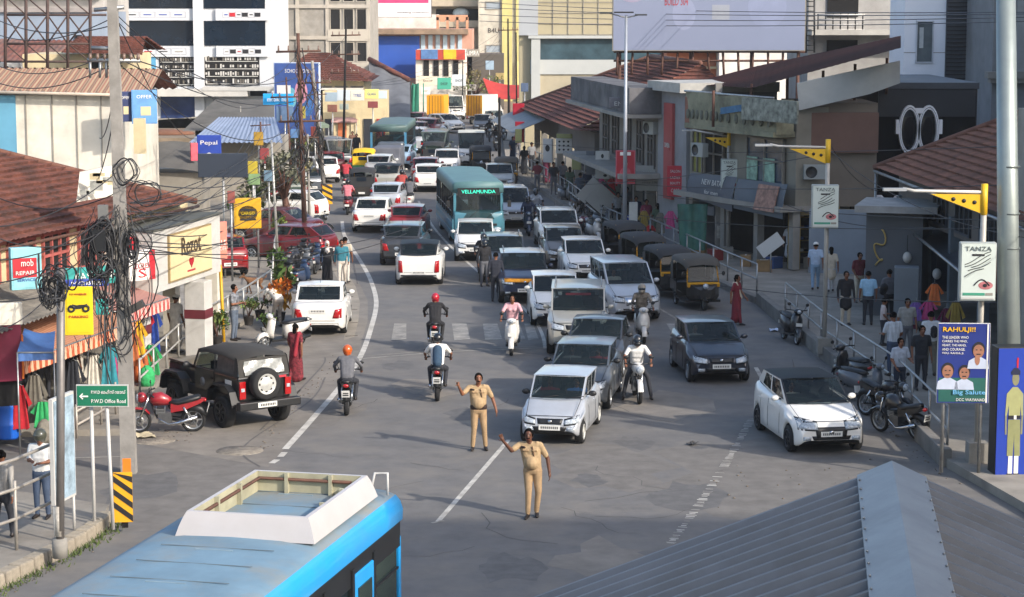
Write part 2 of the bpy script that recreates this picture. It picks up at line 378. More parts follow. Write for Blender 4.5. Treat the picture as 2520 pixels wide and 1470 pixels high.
        for yy in (yA+.22,yA+1.18,min(yA+2.05,yw[1]-r-.02)):
            v0 = []
            for z in (zc,.75,.5,sill+.1):
                h = bvh.ray_cast(V((s*4,yy,z)),V((-s,0,0)))
                if h[0]: v0.append(h[0]+V((s*.003,0,0)))
            if len(v0) > 1: sm.tube(v0,.006,BLACK,4)
        sm.build('door_seam',root)
    xg = hw*p.get('grille_w',.46);g0,g1 = p.get('gz',(hf-.2,hf-.08))
    patch(bvh,[(-xg*.9,g0),(xg*.9,g0),(xg,g1),(-xg,g1)],'front',g,'grille',root,.009,8,3)
    em = MB();em.ell((0,0,0),(.055,.02,.04),CHROME,10,6);h = bvh.ray_cast(V((0,-6,(g0+g1)/2)),V((0,1,0)))[0];em.build('badge',root,h-V((0,.02,0)))
    patch(bvh,[(-hw*.52,.27+sill*.3),(hw*.52,.27+sill*.3),(hw*.6,.46),(-hw*.6,.46)],'front',BLACK,'lower_grille',root,.008,8,3)
    for sgn,sd_,z in ((-1,'front',p.get('pz',.5)),(1,'rear',p.get('pr',.5 if kind != 'sedan' else .78))):
        h = bvh.ray_cast(V((0,sgn*6,z)),V((0,-sgn,0)))[0]
        pl = MB();pl.box((0,0,0),(.5,.012,.12),PLATE); 
        for q in range(9): pl.box((-.19+q*.047,sgn*.007,0),(.026,.004,.055),INK)
        pl.build('number_plate',root,h+V((0,sgn*.012,0)))
    patch(bvh,[(hw*.85,.3),(-hw*.85,.3),(-hw*.85,.42),(hw*.85,.42)],'rear',clad if clad is BLACK else BLACK,'rear_bumper_trim',root,.006,8,2) if p.get('rtrim',kind != 'alto') else None
    sm = MB();pts = [bvh.ray_cast(V((x*hw*.1,6,p['ht']-.5)),V((0,-1,0)))[0]+V((0,.003,0)) for x in range(-7,8)]
    sm.tube(pts,.007,BLACK,4);sm.build('tailgate_seam',root)
    wp = MB()
    for x in (-1,1): wp.tube([V((x*(hw-.1),yf+.14,p['hf']-.005)),V((x*(wbA-.02),yA-.1,zA+.022))],.007,BLACK,4)
    wp.tube([V((-hw+.12,yf+.13,p['hf']-.03)),V((0,yf+.09,p['hf']-.02)),V((hw-.12,yf+.13,p['hf']-.03))],.007,BLACK,4)
    wp.build('bonnet_seam',root);wp = MB()
    for x in (-.35,.25): wp.tube([V((x,yA-.12,zA+.03)),V((x+.42,yA-.06,zA+.08))],.009,BLACK,5)
    wp.build('wiper',root)
    for s in (-1,1):
        for y in yw: add_wheel(root,(s*(W/2-.1),y,r),r,.2 if kind not in ('bigsuv',) else .24,p['style'])
    for fn in marks: fn(root,bvh,p)
    root['half'] = L/2
    return root
def place(px,py,rz,half,near='front',z=0.0,lift=.15):
    """root location for a vehicle whose near end's middle meets the road at pixel px, py"""
    a = R(rz);f = V((sin(a),-cos(a),0));q = G(px,py,z+lift);q.z = z
    return (q-f*half if near == 'front' else q+f*half),a
def car(kind,px,py,rz,label,col,near='front',**k):
    loc,a = place(px,py,rz,CARS[kind]['L']/2 if 'L' not in k else k['L']/2,near,k.pop('z',0))
    return make_car(kind,label,col=col,loc=loc,rz=a,**k)

# ---------------------------------------------------------------- two-wheelers
BW = {}
def bike_wheel(parent,loc,r,wd,scooter):
    k = (r,wd,scooter)
    if k not in BW:
        t = MB();t.lathe([(r*.76,-wd/2*.7),(r*.92,-wd/2),(r,-wd*.2),(r,wd*.2),(r*.92,wd/2),(r*.76,wd/2*.7),(r*.76,-wd/2*.7)],RUBBER,22,'X')
        m = MB();m.lathe([(r*.78,-wd*.3),(r*.7,-wd*.3),(r*.7,wd*.3),(r*.78,wd*.3)],ALLOY,22,'X');m.lathe([(.05,-.05),(.05,.05)],ALLOY,10,'X')
        for q in range(6): a = pi*2*q/6;m.box((0,cos(a)*r*.38,sin(a)*r*.38),(.018,r*.7,.035),ALLOY,rx=a)
        m.lathe([(r*.42,.05),(r*.42,.056),(r*.3,.056)],STEEL,16,'X')
        BW[k] = (t.mesh('tyre'),m.mesh('rim'))
    o = bpy.data.objects.new('wheel',BW[k][0]);COL.objects.link(o);o.parent = parent;o.location = loc
    q = bpy.data.objects.new('rim',BW[k][1]);COL.objects.link(q);q.parent = o
def motorbike(label,col,loc,rz,group=None,lean=0,tail=True):
    root = thing('motorcycle',label,'motorcycle',loc,rz,group);root.rotation_euler[1] = lean
    bike_wheel(root,(0,-.64,.3),.3,.1,0);bike_wheel(root,(0,.64,.3),.3,.12,0)
    f = MB()
    f.tube([(0,-.38,.86),(0,.0,.72),(0,.28,.68)],.03,BLACK);f.tube([(0,-.36,.8),(0,-.2,.35),(0,.25,.3)],.03,BLACK)
    for s in (-1,1):
        f.tube([(s*.07,-.64,.3),(s*.07,-.5,.62),(s*.08,-.4,.9)],[.028,.028,.022],CHROME if s > 0 else BLACK)
        f.tube([(s*.1,.64,.3),(s*.1,.15,.36)],.022,BLACK);f.tube([(s*.12,.6,.32),(s*.12,.42,.66)],[.035,.028],CHROME)
    f.build('frame',root)
    e = MB();e.box((0,-.02,.4),(.3,.34,.26),M('engine_alloy','5c5d5f',.45,.6,.2,9),taper=.85);e.box((0,-.12,.55),(.2,.18,.16),BLACK)
    for q in range(4): e.box((0,-.12,.5+.035*q),(.26,.22,.012),ALLOY)
    e.build('engine',root)
    x = MB();x.tube([(.12,-.2,.4),(.15,.05,.24),(.17,.3,.28),(.18,.75,.42)],[.022,.022,.045,.05],CHROME,8);x.build('exhaust_pipe',root)
    t = MB();t.loft([[V((xx,y,z)) for xx,z in ((-w_*.6,zb),(w_*.6,zb),(w_,(zb+zt)/2),(w_*.6,zt),(0,zt+.02),(-w_*.6,zt),(-w_,(zb+zt)/2))] for y,w_,zb,zt in ((-.36,.07,.78,.86),(-.28,.15,.7,.97),(-.1,.17,.7,.99),(.06,.12,.7,.9),(.14,.08,.72,.84))],col);t.build('fuel_tank',root,fix=True)
    s_ = MB();s_.loft([[V((xx,y,z)) for xx,z in ((-w_,zb),(w_,zb),(w_*1.05,zt-.03),(w_*.6,zt),(-w_*.6,zt),(-w_*1.05,zt-.03))] for y,w_,zb,zt in ((.08,.1,.74,.82),(.3,.15,.72,.8),(.5,.15,.76,.86),(.78,.11,.82,.92),(.84,.06,.84,.9))],BLACK);s_.build('seat',root,fix=True)
    c = MB()
    c.loft([[V((xx,y,z)) for xx,z in ((-w_,zb),(w_,zb),(w_,zt),(-w_,zt))] for y,w_,zb,zt in ((.12,.12,.52,.74),(.45,.13,.58,.75),(.8,.09,.72,.83),(.92,.05,.78,.84))],col,False)
    c.tube([(0,.55,.62),(0,.82,.56),(0,.95,.4)],[.09,.09,.07],BLACK);c.build('side_fairing',root,fix=True)
    fd = MB();fd.loft([[V((xx,y,z)) for xx,z in ((-.07,z0-.03),(-.05,z0),(.05,z0),(.07,z0-.03))] for y,z0 in ((-.98,.4),(-.88,.55),(-.7,.64),(-.5,.62),(-.38,.5))],col,True,True,False);fd.build('front_fender',root)
    h = MB();h.ell((0,-.56,.88),(.13,.13,.13),col,12,8);h.ell((0,-.63,.88),(.1,.08,.1),LAMP,12,8);h.build('headlight',root)
    hb = MB();hb.tube([(-.36,-.26,.99),(-.2,-.36,1.0),(0,-.42,.97),(.2,-.36,1.0),(.36,-.26,.99)],.015,BLACK)
    for s in (-1,1): hb.tube([(s*.36,-.26,.99),(s*.25,-.33,1.0)],.022,BLACK)
    hb.build('handlebar',root)
    for s in (-1,1):
        m = MB();m.tube([(s*.24,-.34,1.0),(s*.3,-.36,1.14)],.008,BLACK,5);m.ell((s*.32,-.36,1.17),(.07,.02,.045),BLACK,10,6);m.build('mirror',root)
    l = MB();l.ell((0,.93,.79),(.08,.04,.05),REDLAMP,10,6);l.build('taillight',root)
    pl = MB();pl.box((0,1.0,.6),(.2,.01,.18),PLATE,rx=-.3);pl.box((0,1.008,.62),(.14,.008,.03),INK,rx=-.3);pl.box((0,1.0,.57),(.14,.008,.03),INK,rx=-.3);pl.build('number_plate',root)
    return root
def scooter(label,col,loc,rz,group=None,lean=0):
    root = thing('motor_scooter',label,'scooter',loc,rz,group);root.rotation_euler[1] = lean
    bike_wheel(root,(0,-.6,.22),.22,.1,1);bike_wheel(root,(0,.58,.22),.22,.1,1)
    a = MB()
    def rg(y,pts): return [V((x,y,z)) for x,z in pts]+[V((-x,y,z)) for x,z in pts[::-1]]
    a.loft([[V((x,y,z)) for x,y,z in ((-.2*k,y0+.1,z),(-.1*k,y0,z),(0,y0-.05,z),(.1*k,y0,z),(.2*k,y0+.1,z),(.16*k,y0+.14,z),(-.16*k,y0+.14,z))] for y0,z,k in ((-.46,.34,.7),(-.5,.5,1),(-.46,.75,.95),(-.42,.92,.6))],col);a.build('front_shield',root,fix=True)
    fd = MB();fd.loft([[V((xx,y,z)) for xx,z in ((-.08,z0-.1),(-.06,z0),(.06,z0),(.08,z0-.1))] for y,z0 in ((-.86,.34),(-.76,.47),(-.6,.52),(-.46,.46))],col,True,True,False);fd.build('front_fender',root)
    fl = MB();fl.box((0,-.16,.27),(.34,.5,.07),BLACK);fl.build('footboard',root)
    b = MB();b.loft([rg(y,((0,zb),(w_*.7,zb),(w_,(zb+zt)/2),(w_*.85,zt),(0,zt+.01))) for y,w_,zb,zt in ((.06,.12,.28,.7),(.2,.2,.3,.74),(.5,.22,.38,.75),(.8,.15,.52,.76),(.94,.06,.6,.72))],col);b.build('rear_body',root,fix=True)
    e = MB();e.box((-.12,.45,.27),(.1,.5,.16),M('engine_alloy','5c5d5f',.45,.6,.2,9));e.tube([(.14,.3,.25),(.17,.5,.26),(.17,.86,.34)],[.03,.055,.05],BLACK);e.build('engine',root)
    s_ = MB();s_.loft([rg(y,((0,zb),(w_,zb),(w_,zt-.03),(w_*.7,zt),(0,zt))) for y,w_,zb,zt in ((.0,.1,.72,.78),(.2,.16,.73,.82),(.55,.16,.74,.84),(.8,.1,.75,.85))],BLACK);s_.build('seat',root,fix=True)
    g = MB();g.tube([(-.12,.7,.76),(-.13,.92,.82),(.13,.92,.82),(.12,.7,.76)],.014,BLACK);g.build('grab_rail',root)
    hd = MB();hd.tube([(0,-.5,.3),(0,-.4,.95)],.03,BLACK);hd.ell((0,-.44,.99),(.15,.1,.09),col,12,8);hd.ell((0,-.5,.99),(.08,.06,.06),LAMP,10,6)
    hd.tube([(-.34,-.26,1.02),(-.15,-.38,1.02),(.15,-.38,1.02),(.34,-.26,1.02)],.016,BLACK);hd.build('handlebar',root)
    for s in (-1,1):
        m = MB();m.tube([(s*.22,-.34,1.03),(s*.27,-.36,1.17)],.008,BLACK,5);m.ell((s*.29,-.36,1.2),(.06,.02,.05),BLACK,10,6);m.build('mirror',root)
    l = MB();l.ell((0,.92,.64),(.09,.04,.05),REDLAMP,10,6);l.build('taillight',root)
    for s,y,z in ((-1,-.6,.56),(1,.9,.45)):
        pl = MB();pl.box((0,y-(.03 if s < 0 else -.04),z+.05),(.22 if s > 0 else .2,.01,.1),PLATE);pl.build('number_plate',root)
    return root
# ---------------------------------------------------------------- three-wheeler, bus, truck
def rickshaw(label,loc,rz,lower,upper,group=None,hood=None,band=None):
    root = thing('auto_rickshaw',label,'auto rickshaw',loc,rz,group)
    for x,y in ((0,-1.02),(-.55,.75),(.55,.75)): bike_wheel(root,(x,y,.22),.22,.11,1)
    b = MB()
    def sec(y,w_,zb,zt): return [V((-w_*.8,y,zb)),V((w_*.8,y,zb)),V((w_,y,zb+.15)),V((w_,y,zt)),V((-w_,y,zt)),V((-w_,y,zb+.15))]
    b.loft([sec(-1.2,.2,.42,.72),sec(-1.1,.36,.4,.82),sec(-.85,.52,.34,.92),sec(-.78,.56,.3,.95)],lower,False)      # nose
    b.box((0,0,.3),(1.2,1.7,.08),BLACK)
    b.loft([sec(.35,.64,.28,.8),sec(.6,.66,.42,.85),sec(1.2,.66,.36,.85),sec(1.3,.6,.4,.82)],lower,False)
    b.build('body',root,fix=True)
    if band:
        q = MB();q.box((0,-.87,.86),(1.1,.14,.12),band,rx=.25);q.build('front_band',root)
    f = MB()
    for s in (-1,1):
        f.tube([(s*.54,-.8,.94),(s*.5,-.62,1.55),(s*.55,-.4,1.66)],.022,upper if band is None else band,6)
        f.tube([(s*.62,.4,.8),(s*.6,.38,1.62)],.02,BLACK,6);f.tube([(s*.64,1.2,.8),(s*.6,1.1,1.6)],.02,BLACK,6)
        f.tube([(s*.62,-.5,.55),(s*.62,.3,.55)],.015,BLACK,5)
    f.tube([(-.5,-.62,1.55),(.5,-.62,1.55)],.022,BLACK,6);f.build('frame',root)
    g = MB();g.grid((-.5,-.79,.97),(.5,-.79,.97),(.47,-.64,1.52),(-.47,-.64,1.52),GLASS,4,2);g.build('windshield',root)
    h = MB();hm = hood or upper
    rr = []
    for y,w_,zt in ((-.85,.56,1.5),(-.68,.62,1.66),(-.3,.66,1.72),(.5,.68,1.74),(1.05,.66,1.7),(1.3,.6,1.55)):
        rr.append([V((-w_,y,zt-.2)),V((-w_*.97,y,zt-.08)),V((-w_*.8,y,zt-.01)),V((0,y,zt+.03)),V((w_*.8,y,zt-.01)),V((w_*.97,y,zt-.08)),V((w_,y,zt-.2))])
    h.loft(rr,hm,True,False,False)
    h.grid((-.6,1.3,1.35),(.6,1.3,1.35),(.6,1.28,.8),(-.6,1.28,.8),hm,3,3)
    for s in (-1,1): h.grid((s*.66,.75,.82),(s*.63,1.28,.82),(s*.62,1.3,1.4),(s*.67,.75,1.54),hm,2,2)
    h.build('canopy',root,fix=True)
    w_ = MB();w_.box((0,1.315,1.22),(.5,.012,.2),DGLASS);w_.build('rear_window',root)
    s_ = MB();s_.box((0,.85,.62),(1.1,.5,.16),CABIN);s_.box((0,1.08,.9),(1.1,.12,.5),CABIN);s_.box((0,-.1,.58),(.4,.32,.12),CABIN);s_.build('seat',root)
    l = MB();l.ell((0,-1.2,.84),(.1,.09,.1),LAMP,12,8);l.build('headlight',root)
    fd = MB();fd.ell((0,-1.04,.4),(.1,.3,.1),upper if band is None else BLACK,10,6);fd.tube([(0,-1.02,.3),(0,-1.0,.8)],.04,BLACK,6);fd.build('front_fender',root)
    for s in (-1,1):
        t = MB();t.box((s*.52,1.33,.62),(.14,.03,.1),REDLAMP);t.build('taillight',root)
        m = MB();m.tube([(s*.5,-.8,1.2),(s*.66,-.82,1.22)],.008,BLACK,4);m.ell((s*.7,-.82,1.23),(.06,.02,.08),BLACK,8,6);m.build('mirror',root)
    pl = MB();pl.box((0,1.325,.5),(.34,.01,.1),PLATE);pl.build('number_plate',root)
    return root
def ring_bus(y,w_,zb,zt,rad=.16):
    pts = [(-w_,zb),(w_,zb)]
    for q in range(6): a = pi/2*q/5;pts.append((w_-rad+rad*cos(a),zt-rad*.9+rad*.9*sin(a)))
    pts.append((0,zt+.05))
    for q in range(6): a = pi/2+pi/2*q/5;pts.append((-w_+rad+rad*cos(a),zt-rad*.9+rad*.9*sin(a)))
    return [V((x,y,z)) for x,z in pts]
def bus(label,loc,rz,L,col,col2,roofm,board,Wd=2.4,H=3.1,name='bus',group=None,rear=False):
    root = thing(name,label,'bus',loc,rz,group);w_ = Wd/2
    b = MB()
    b.loft([ring_bus(-L/2+.0,w_*.9,.45,H*.5,.1),ring_bus(-L/2+.12,w_*.97,.35,H*.55,.12)],col,True)
    lo = [[V((x,y,z)) for x,z in ((-w_*.98,.32),(w_*.98,.32),(w_,.5),(w_,1.3),(-w_,1.3),(-w_,.5))] for y in (-L/2+.08,-L/4,0,L/4,L/2-.05)]
    b.loft(lo,col,False)
    for s in (-1,1):
        b.box((s*(w_+.004),0,1.0),(.012,L*.96,.22),col2);b.box((s*(w_+.003),0,.62),(.01,L*.97,.1),col2)
    b.build('body',root,fix=True)
    r_ = MB();r_.loft([ring_bus(y,w_*k,H-.52,H,.2) for y,k in ((-L/2+.12,.93),(-L/2+.3,.985),(-L/2+.6,1),(L/2-.3,1),(L/2-.08,.97))],roofm);r_.build('roof',root,fix=True)
    ps = MB();n = int(L/1.25)
    for s in (-1,1):
        for q in range(n+1):
            y = -L/2+.75+q*(L-1.1)/n
            ps.box((s*(w_-.03),y,1.95),(.05,.09,1.35),BLACK)
            ps.tube([(s*(w_-.02),y+.05,1.62),(s*(w_-.02),y+(L-1.1)/n-.05,1.62)],.014,STEEL,5) if q < n else None
    for x in (-w_*.9,w_*.9): ps.box((x,-L/2+.18,1.9),(.12,.14,1.3),col);ps.box((x,L/2-.1,1.9),(.14,.1,1.3),col)
    ps.build('window_pillars',root)
    for s in (-1,1):
        for q in range(n):
            y0 = -L/2+.75+q*(L-1.1)/n;y1 = y0+(L-1.1)/n
            m = MB();m.grid((s*(w_-.06),y0+.05,1.3),(s*(w_-.06),y1-.05,1.3),(s*(w_-.06),y1-.05,2.58),(s*(w_-.06),y0+.05,2.58),GLASS);m.build('side_window',root)
    st = MB()
    for y in [(-L/2+1.6)+.8*q for q in range(int((L-2.4)/.8))]:
        for x in (-w_*.55,w_*.55): st.box((x,y,1.42),(w_*.7,.12,.62),M('bus_seat','39405c',.8,0,.2,5),rx=-.15)
    st.box((0,0,.95),(Wd*.9,L*.92,.06),CABIN);st.build('seats',root)
    e = -1 if not rear else -1
    m = MB();m.grid((-w_*.88,-L/2+.06,1.28),(w_*.88,-L/2+.06,1.28),(w_*.84,-L/2+.16,2.45),(-w_*.84,-L/2+.16,2.45),GLASS,8,3,lambda p,u,t: p+V((0,-.12*(1-(2*u-1)**2),0)),True);m.build('windshield',root)
    m = MB();m.box((0,-L/2+.1,2.63),(w_*1.6,.1,.36),BLACK);bd = m.build('destination_board',root)
    if board: text(board,M('board_lettering','35d8b4',.5,0,0,emit=.6),bd,(0,-L/2+.048,2.55),X,Z3,w_*1.3,.17)
    m = MB();m.grid((w_*.8,L/2-.02,1.35),(-w_*.8,L/2-.02,1.35),(-w_*.78,L/2-.04,2.5),(w_*.78,L/2-.04,2.5),GLASS);m.build('rear_window',root)
    for s in (-1,1):
        m = MB();m.ell((s*w_*.72,-L/2-.02,.78),(.2,.06,.11),LAMP,12,7);m.build('headlight',root)
        m = MB();m.box((s*w_*.8,L/2-.03,.95),(.2,.06,.4),REDLAMP);m.build('taillight',root)
        m = MB();m.tube([(s*w_*.92,-L/2+.1,2.5),(s*(w_+.2),-L/2-.12,2.35),(s*(w_+.2),-L/2-.12,2.2)],.015,BLACK,5);m.box((s*(w_+.2),-L/2-.12,2.05),(.16,.06,.32),BLACK);m.build('mirror',root)
    m = MB();m.box((0,-L/2-.02,.58),(Wd*.92,.1,.26),col2);m.box((0,-L/2-.03,1.02),(Wd*.7,.06,.1),BLACK);m.build('front_bumper',root)
    m = MB();m.box((0,-L/2-.09,.58),(.5,.012,.12),PLATE);m.build('number_plate',root)
    m = MB()
    for x in (-.5,.35): m.tube([(x,-L/2-.07,1.32),(x+.5,-L/2-.03,1.75)],.012,BLACK,5)
    m.build('wiper',root)
    for s in (-1,1):
        for y in (-L/2+2.1,L/2-2.4): add_wheel(root,(s*(w_-.14),y,.46),.46,.28,'steel')
    return root
def truck(label,loc,rz,boxcol,endcol,L=5.2,group=None):
    root = thing('box_truck',label,'truck',loc,rz,group)
    m = MB();m.box((0,.5,1.95),(2.1,L-1.7,2.1),boxcol);m.build('cargo_box',root)
    m = MB();m.box((0,L/2-.33,1.95),(2.08,.04,2.06),endcol)
    for x in (-.7,-.35,.35,.7): m.box((x,L/2-.3,1.95),(.05,.03,2.0),RUST)
    m.box((0,L/2-.3,1.95),(.03,.03,2.06),BLACK);m.build('rear_door',root)
    m = MB();m.loft([[V((x,y,z)) for x,z in ((-.95,.5),(.95,.5),(.98,1.3),(.85,zt),(-.85,zt),(-.98,1.3))] for y,zt in ((-L/2,1.35),(-L/2+.12,1.5),(-L/2+.5,2.1),(-L/2+1.25,2.15))],WHITE,False);m.build('cab',root,fix=True)
    m = MB();m.grid((-.8,-L/2+.1,1.5),(.8,-L/2+.1,1.5),(.75,-L/2+.46,2.05),(-.75,-L/2+.46,2.05),DGLASS);m.build('windshield',root)
    m = MB();m.box((0,0,.7),(.9,L*.95,.2),BLACK);m.box((0,L/2-.25,.62),(2.0,.1,.14),RUST);m.build('chassis',root)
    for s in (-1,1):
        for y in (-L/2+.8,L/2-1.2): add_wheel(root,(s*.82,y,.4),.4,.24,'steel')
        m = MB();m.box((s*.85,L/2-.2,.78),(.2,.04,.12),REDLAMP);m.build('taillight',root)
    return root
# ================================================================ builders: people (face -Y, feet on z = 0), one continuous skin per person
import numpy as np
SKIN = M('brown_skin','7a4e36',.55,0,.08,20);SKIN2 = M('dark_skin','593624',.55,0,.08,20);HAIRM = M('black_hair','0b0908',1,0,.2,30,spec=.1)
LIP = M('lips','5e2f28',.5,0,.05,10);EYE = M('eye_dark','0d0b0a',.3,0,.05,10);SHOE = M('shoe_leather','241d19',.5,0,.1,20)
def cloth(c,nm='cloth',stretch=None,var=.16,sc_=9): return M(nm,c,.85,0,var,sc_,.06,0,None,0,0,stretch)
JOBS = []
class Body:
    def __init__(s): s.mb = MB();s.pr = []
    def limb(s,p0,p1,r0,r1,mat,n=12):
        p0,p1 = V(p0),V(p1);k = 4
        s.mb.tube([p0.lerp(p1,i/k) for i in range(k+1)],[lerp(r0,r1,i/k) for i in range(k+1)],mat,n)
        s.mb.ell(p0,r0,mat,10,6);s.mb.ell(p1,r1,mat,10,6)
        s.pr.append((p0,p1,r0,r1,mat))
    def blob(s,c,r,mat,rot=None):
        s.mb.ell(c,r,mat,12,8,rot);m = min(r) if isinstance(r,tuple) else r
        s.pr.append((V(c),V(c),m,m,mat))
def hand(b,wrist,d,palm_n,skin,thick=.01,spread=.25,curl=.35,thumb_side=1,point=None):
    d = V(d).normalized();nrm = V(palm_n);nrm = (nrm-d*nrm.dot(d)).normalized();sx = d.cross(nrm)*thumb_side
    w = V(wrist);b.limb(w,w+d*.05,.025,.032,skin);pc = w+d*.06
    for k in (-1.5,-.5,.5,1.5): b.limb(pc-d*.02+sx*.012*k,pc+d*.03+sx*.018*k,.017,.014,skin,8)
    for q,(k,ln) in enumerate(((1.5,.068),(.5,.08),(-.5,.075),(-1.5,.058))):
        c = curl*(1+.15*q); 
        if point is not None and q not in point: c = 1.9
        if point is not None and q in point: c = .08
        dd = (d+sx*spread*k*.35).normalized();a = pc+d*.035+sx*.018*k
        m_ = a+(dd*cos(c*.5)+nrm*sin(c*.5))*ln*.5;e = m_+(dd*cos(c*1.3)+nrm*sin(c*1.3))*ln*.5
        b.limb(a,m_,thick,thick*.95,skin,7);b.limb(m_,e,thick*.95,thick*.8,skin,7)
    a = pc-d*.025+sx*.028;m_ = a+(d*.5+sx*.8+nrm*.2).normalized()*.04;b.limb(a,m_,thick*1.25,thick*1.05,skin,7);b.limb(m_,m_+(d*.85+sx*.35+nrm*.25).normalized()*.034,thick*1.05,thick*.85,skin,7)
STAND = dict(hip=(0,0,.9),chest=(0,-.01,1.3),head=(0,-.03,1.58),el=((-.25,.03,1.12),(.25,.03,1.12)),wr=((-.26,-.06,.86),(.26,-.06,.86)),kn=((-.1,-.02,.48),(.1,-.02,.48)),an=((-.11,.02,.08),(.11,.02,.08)))
WALK = dict(STAND,el=((-.24,.1,1.13),(.24,-.05,1.13)),wr=((-.25,.1,.88),(.24,-.22,.92)),kn=((-.1,-.14,.5),(.1,.03,.47)),an=((-.1,-.2,.1),(.1,.22,.13)))
RIDE = dict(hip=(0,.3,.88),chest=(0,.14,1.27),head=(0,.04,1.53),el=((-.34,-.02,1.14),(.34,-.02,1.14)),wr=((-.33,-.22,1.02),(.33,-.22,1.02)),kn=((-.22,-.08,.74),(.22,-.08,.74)),an=((-.19,.12,.36),(.19,.12,.36)))
SCOOT = dict(hip=(0,.38,.89),chest=(0,.28,1.29),head=(0,.2,1.56),el=((-.3,.08,1.15),(.3,.08,1.15)),wr=((-.31,-.2,1.04),(.31,-.2,1.04)),kn=((-.14,-.06,.78),(.14,-.06,.78)),an=((-.1,-.2,.4),(.1,-.2,.4)))
PHONE = dict(STAND,el=((-.23,-.04,1.12),(.23,-.04,1.12)),wr=((-.08,-.27,1.16),(.1,-.25,1.12)))
TALK = dict(STAND,el=((-.24,.02,1.12),(.26,-.06,1.12)),wr=((-.2,-.16,.93),(.2,-.28,1.1)))
def person(label,loc,rz,top,bottom,pose=STAND,skin=SKIN,sleeve='short',hair=True,helmet=None,scarf=None,skirt=None,long_top=False,hgt=1.7,shoe=SHOE,group=None,belly=0,cap=None,
           veil=None,vox=.0145,hands=None,extra=None,belt=None,feet_pts=None,female=False,moustache=False):
    p = pose;b = Body();k = hgt/1.7
    root = thing('person',label,'person',loc,rz,group);root.scale = (k,k,k)
    hip,chest,head = V(p['hip']),V(p['chest']),V(p['head']);up = (chest-hip).normalized();fw = V((0,-1,0))
    sw = .17 if female else .19
    # trunk
    b.limb(hip+V((-.07,0,-.02)),hip+V((.07,0,-.02)),.115,.115,bottom)
    b.limb(hip+V((-.055,0,.07)),hip+V((.055,0,.07)),.108,.108,top)
    b.limb(hip.lerp(chest,.35)+V((-.05,0,0)),hip.lerp(chest,.35)+V((.05,0,0)),.11,.11,top)
    for s in (-1,1): b.limb(hip+V((s*.062,0,.05)),chest+V((s*.092,0,0)),.108,.1,top)
    b.limb(hip+V((0,0,.05)),chest,.112,.104,top)
    if belly: b.blob(hip.lerp(chest,.38)+V((0,-.06,0)),(.15,.11+belly,.15),top)
    b.limb(hip.lerp(chest,.7)+V((-.075,0,0)),hip.lerp(chest,.7)+V((.075,0,0)),.112,.112,top)
    b.limb(chest+V((-.1,0,0)),chest+V((.1,0,0)),.1,.1,top)
    if female: 
        for s in (-1,1): b.blob(chest+V((s*.07,-.07,-.06)),(.065,.06,.065),top)
    sh = [chest+up*.09+V((s*sw,.01,0)) for s in (-1,1)]
    b.limb(sh[0]+V((.05,0,.0)),sh[1]-V((.05,0,.0)),.068,.068,top)
    nk = chest+up*.16
    b.limb(nk-up*.03,head-V((0,-.02,.07)),.056,.052,skin)
    # head and face
    b.blob(head,(.076,.094,.112),skin);b.blob(head+V((0,-.035,-.055)),(.056,.06,.06),skin)
    b.limb(head+V((0,-.088,.012)),head+V((0,-.106,-.022)),.011,.017,skin)
    for s in (-1,1): b.blob(head+V((s*.08,.005,-.01)),(.012,.022,.034),skin)
    if belt: b.limb(hip+V((-.07,0,.045)),hip+V((.07,0,.045)),.122,.122,belt)
    for i,s in enumerate((-1,1)):
        el,wr = V(p['el'][i]),V(p['wr'][i]);fore = top if sleeve == 'long' else skin
        if sleeve == 'short':
            m_ = sh[i].lerp(el,.72);b.limb(sh[i],m_,.062,.058,top);b.limb(m_,el,.045,.04,skin)
        elif sleeve == 'none': b.limb(sh[i],el,.05,.04,skin)
        else: b.limb(sh[i],el,.06,.048,top)
        b.limb(el,wr,.042 if fore is skin else .048,.028 if fore is skin else .036,fore)
        h = (hands or {}).get(i,{})
        d = V(h.get('d',(wr-el).normalized()));pn = V(h.get('n',(-s,0,0) if abs(d.z) > .6 else (0,0,-1)))
        hand(b,wr,d,pn,h.get('skin',skin),.0095 if vox < .012 else .0115,h.get('spread',.3),h.get('curl',.5),h.get('thumb',1 if s < 0 else -1) if abs(d.z) < .6 or 'thumb' in h else (1 if s < 0 else -1)*1,h.get('point'))
        kn,an = V(p['kn'][i]),V(p['an'][i]);hp = hip+V((s*.085,0,-.04))
        b.limb(hp,kn,.098 if not female else .1,.066,bottom);b.limb(kn,an+V((0,0,.03)),.064,.05,bottom)
        ft = V(h.get('foot',(0,-1,0)));tp = V((s*.16,-1,0)).normalized() if not feet_pts else V(feet_pts[i])
        b.limb(an+V((0,.04,-.03))-V((0,0,.005)),an+tp*.1+V((0,0,-.045)),.045,.04,shoe);b.limb(an+tp*.1+V((0,0,-.045)),an+tp*.17+V((0,0,-.05)),.04,.03,shoe)
    if skirt:
        low = (V(p['an'][0])+V(p['an'][1]))/2;low.z = skirt[1]
        b.limb(hip+V((-.05,0,0)),low+V((-.1,0,0)),.13,.13,skirt[0]);b.limb(hip+V((.05,0,0)),low+V((.1,0,0)),.13,.13,skirt[0]);b.limb(hip,low,.14,.17,skirt[0])
    if long_top:
        for s in (-1,1): b.limb(hip+V((s*.05,0,.05)),hip+V((s*.08,-.01,-.28)),.115,.12,top)
        b.limb(hip,hip+V((0,0,-.3)),.12,.15,top)
    if scarf:
        b.limb(sh[0]+V((.04,-.03,.04)),hip+V((.1,-.13,.02)),.05,.045,scarf);b.limb(sh[0]+V((.04,.06,.04)),hip+V((-.05,.15,-.1)),.05,.06,scarf)
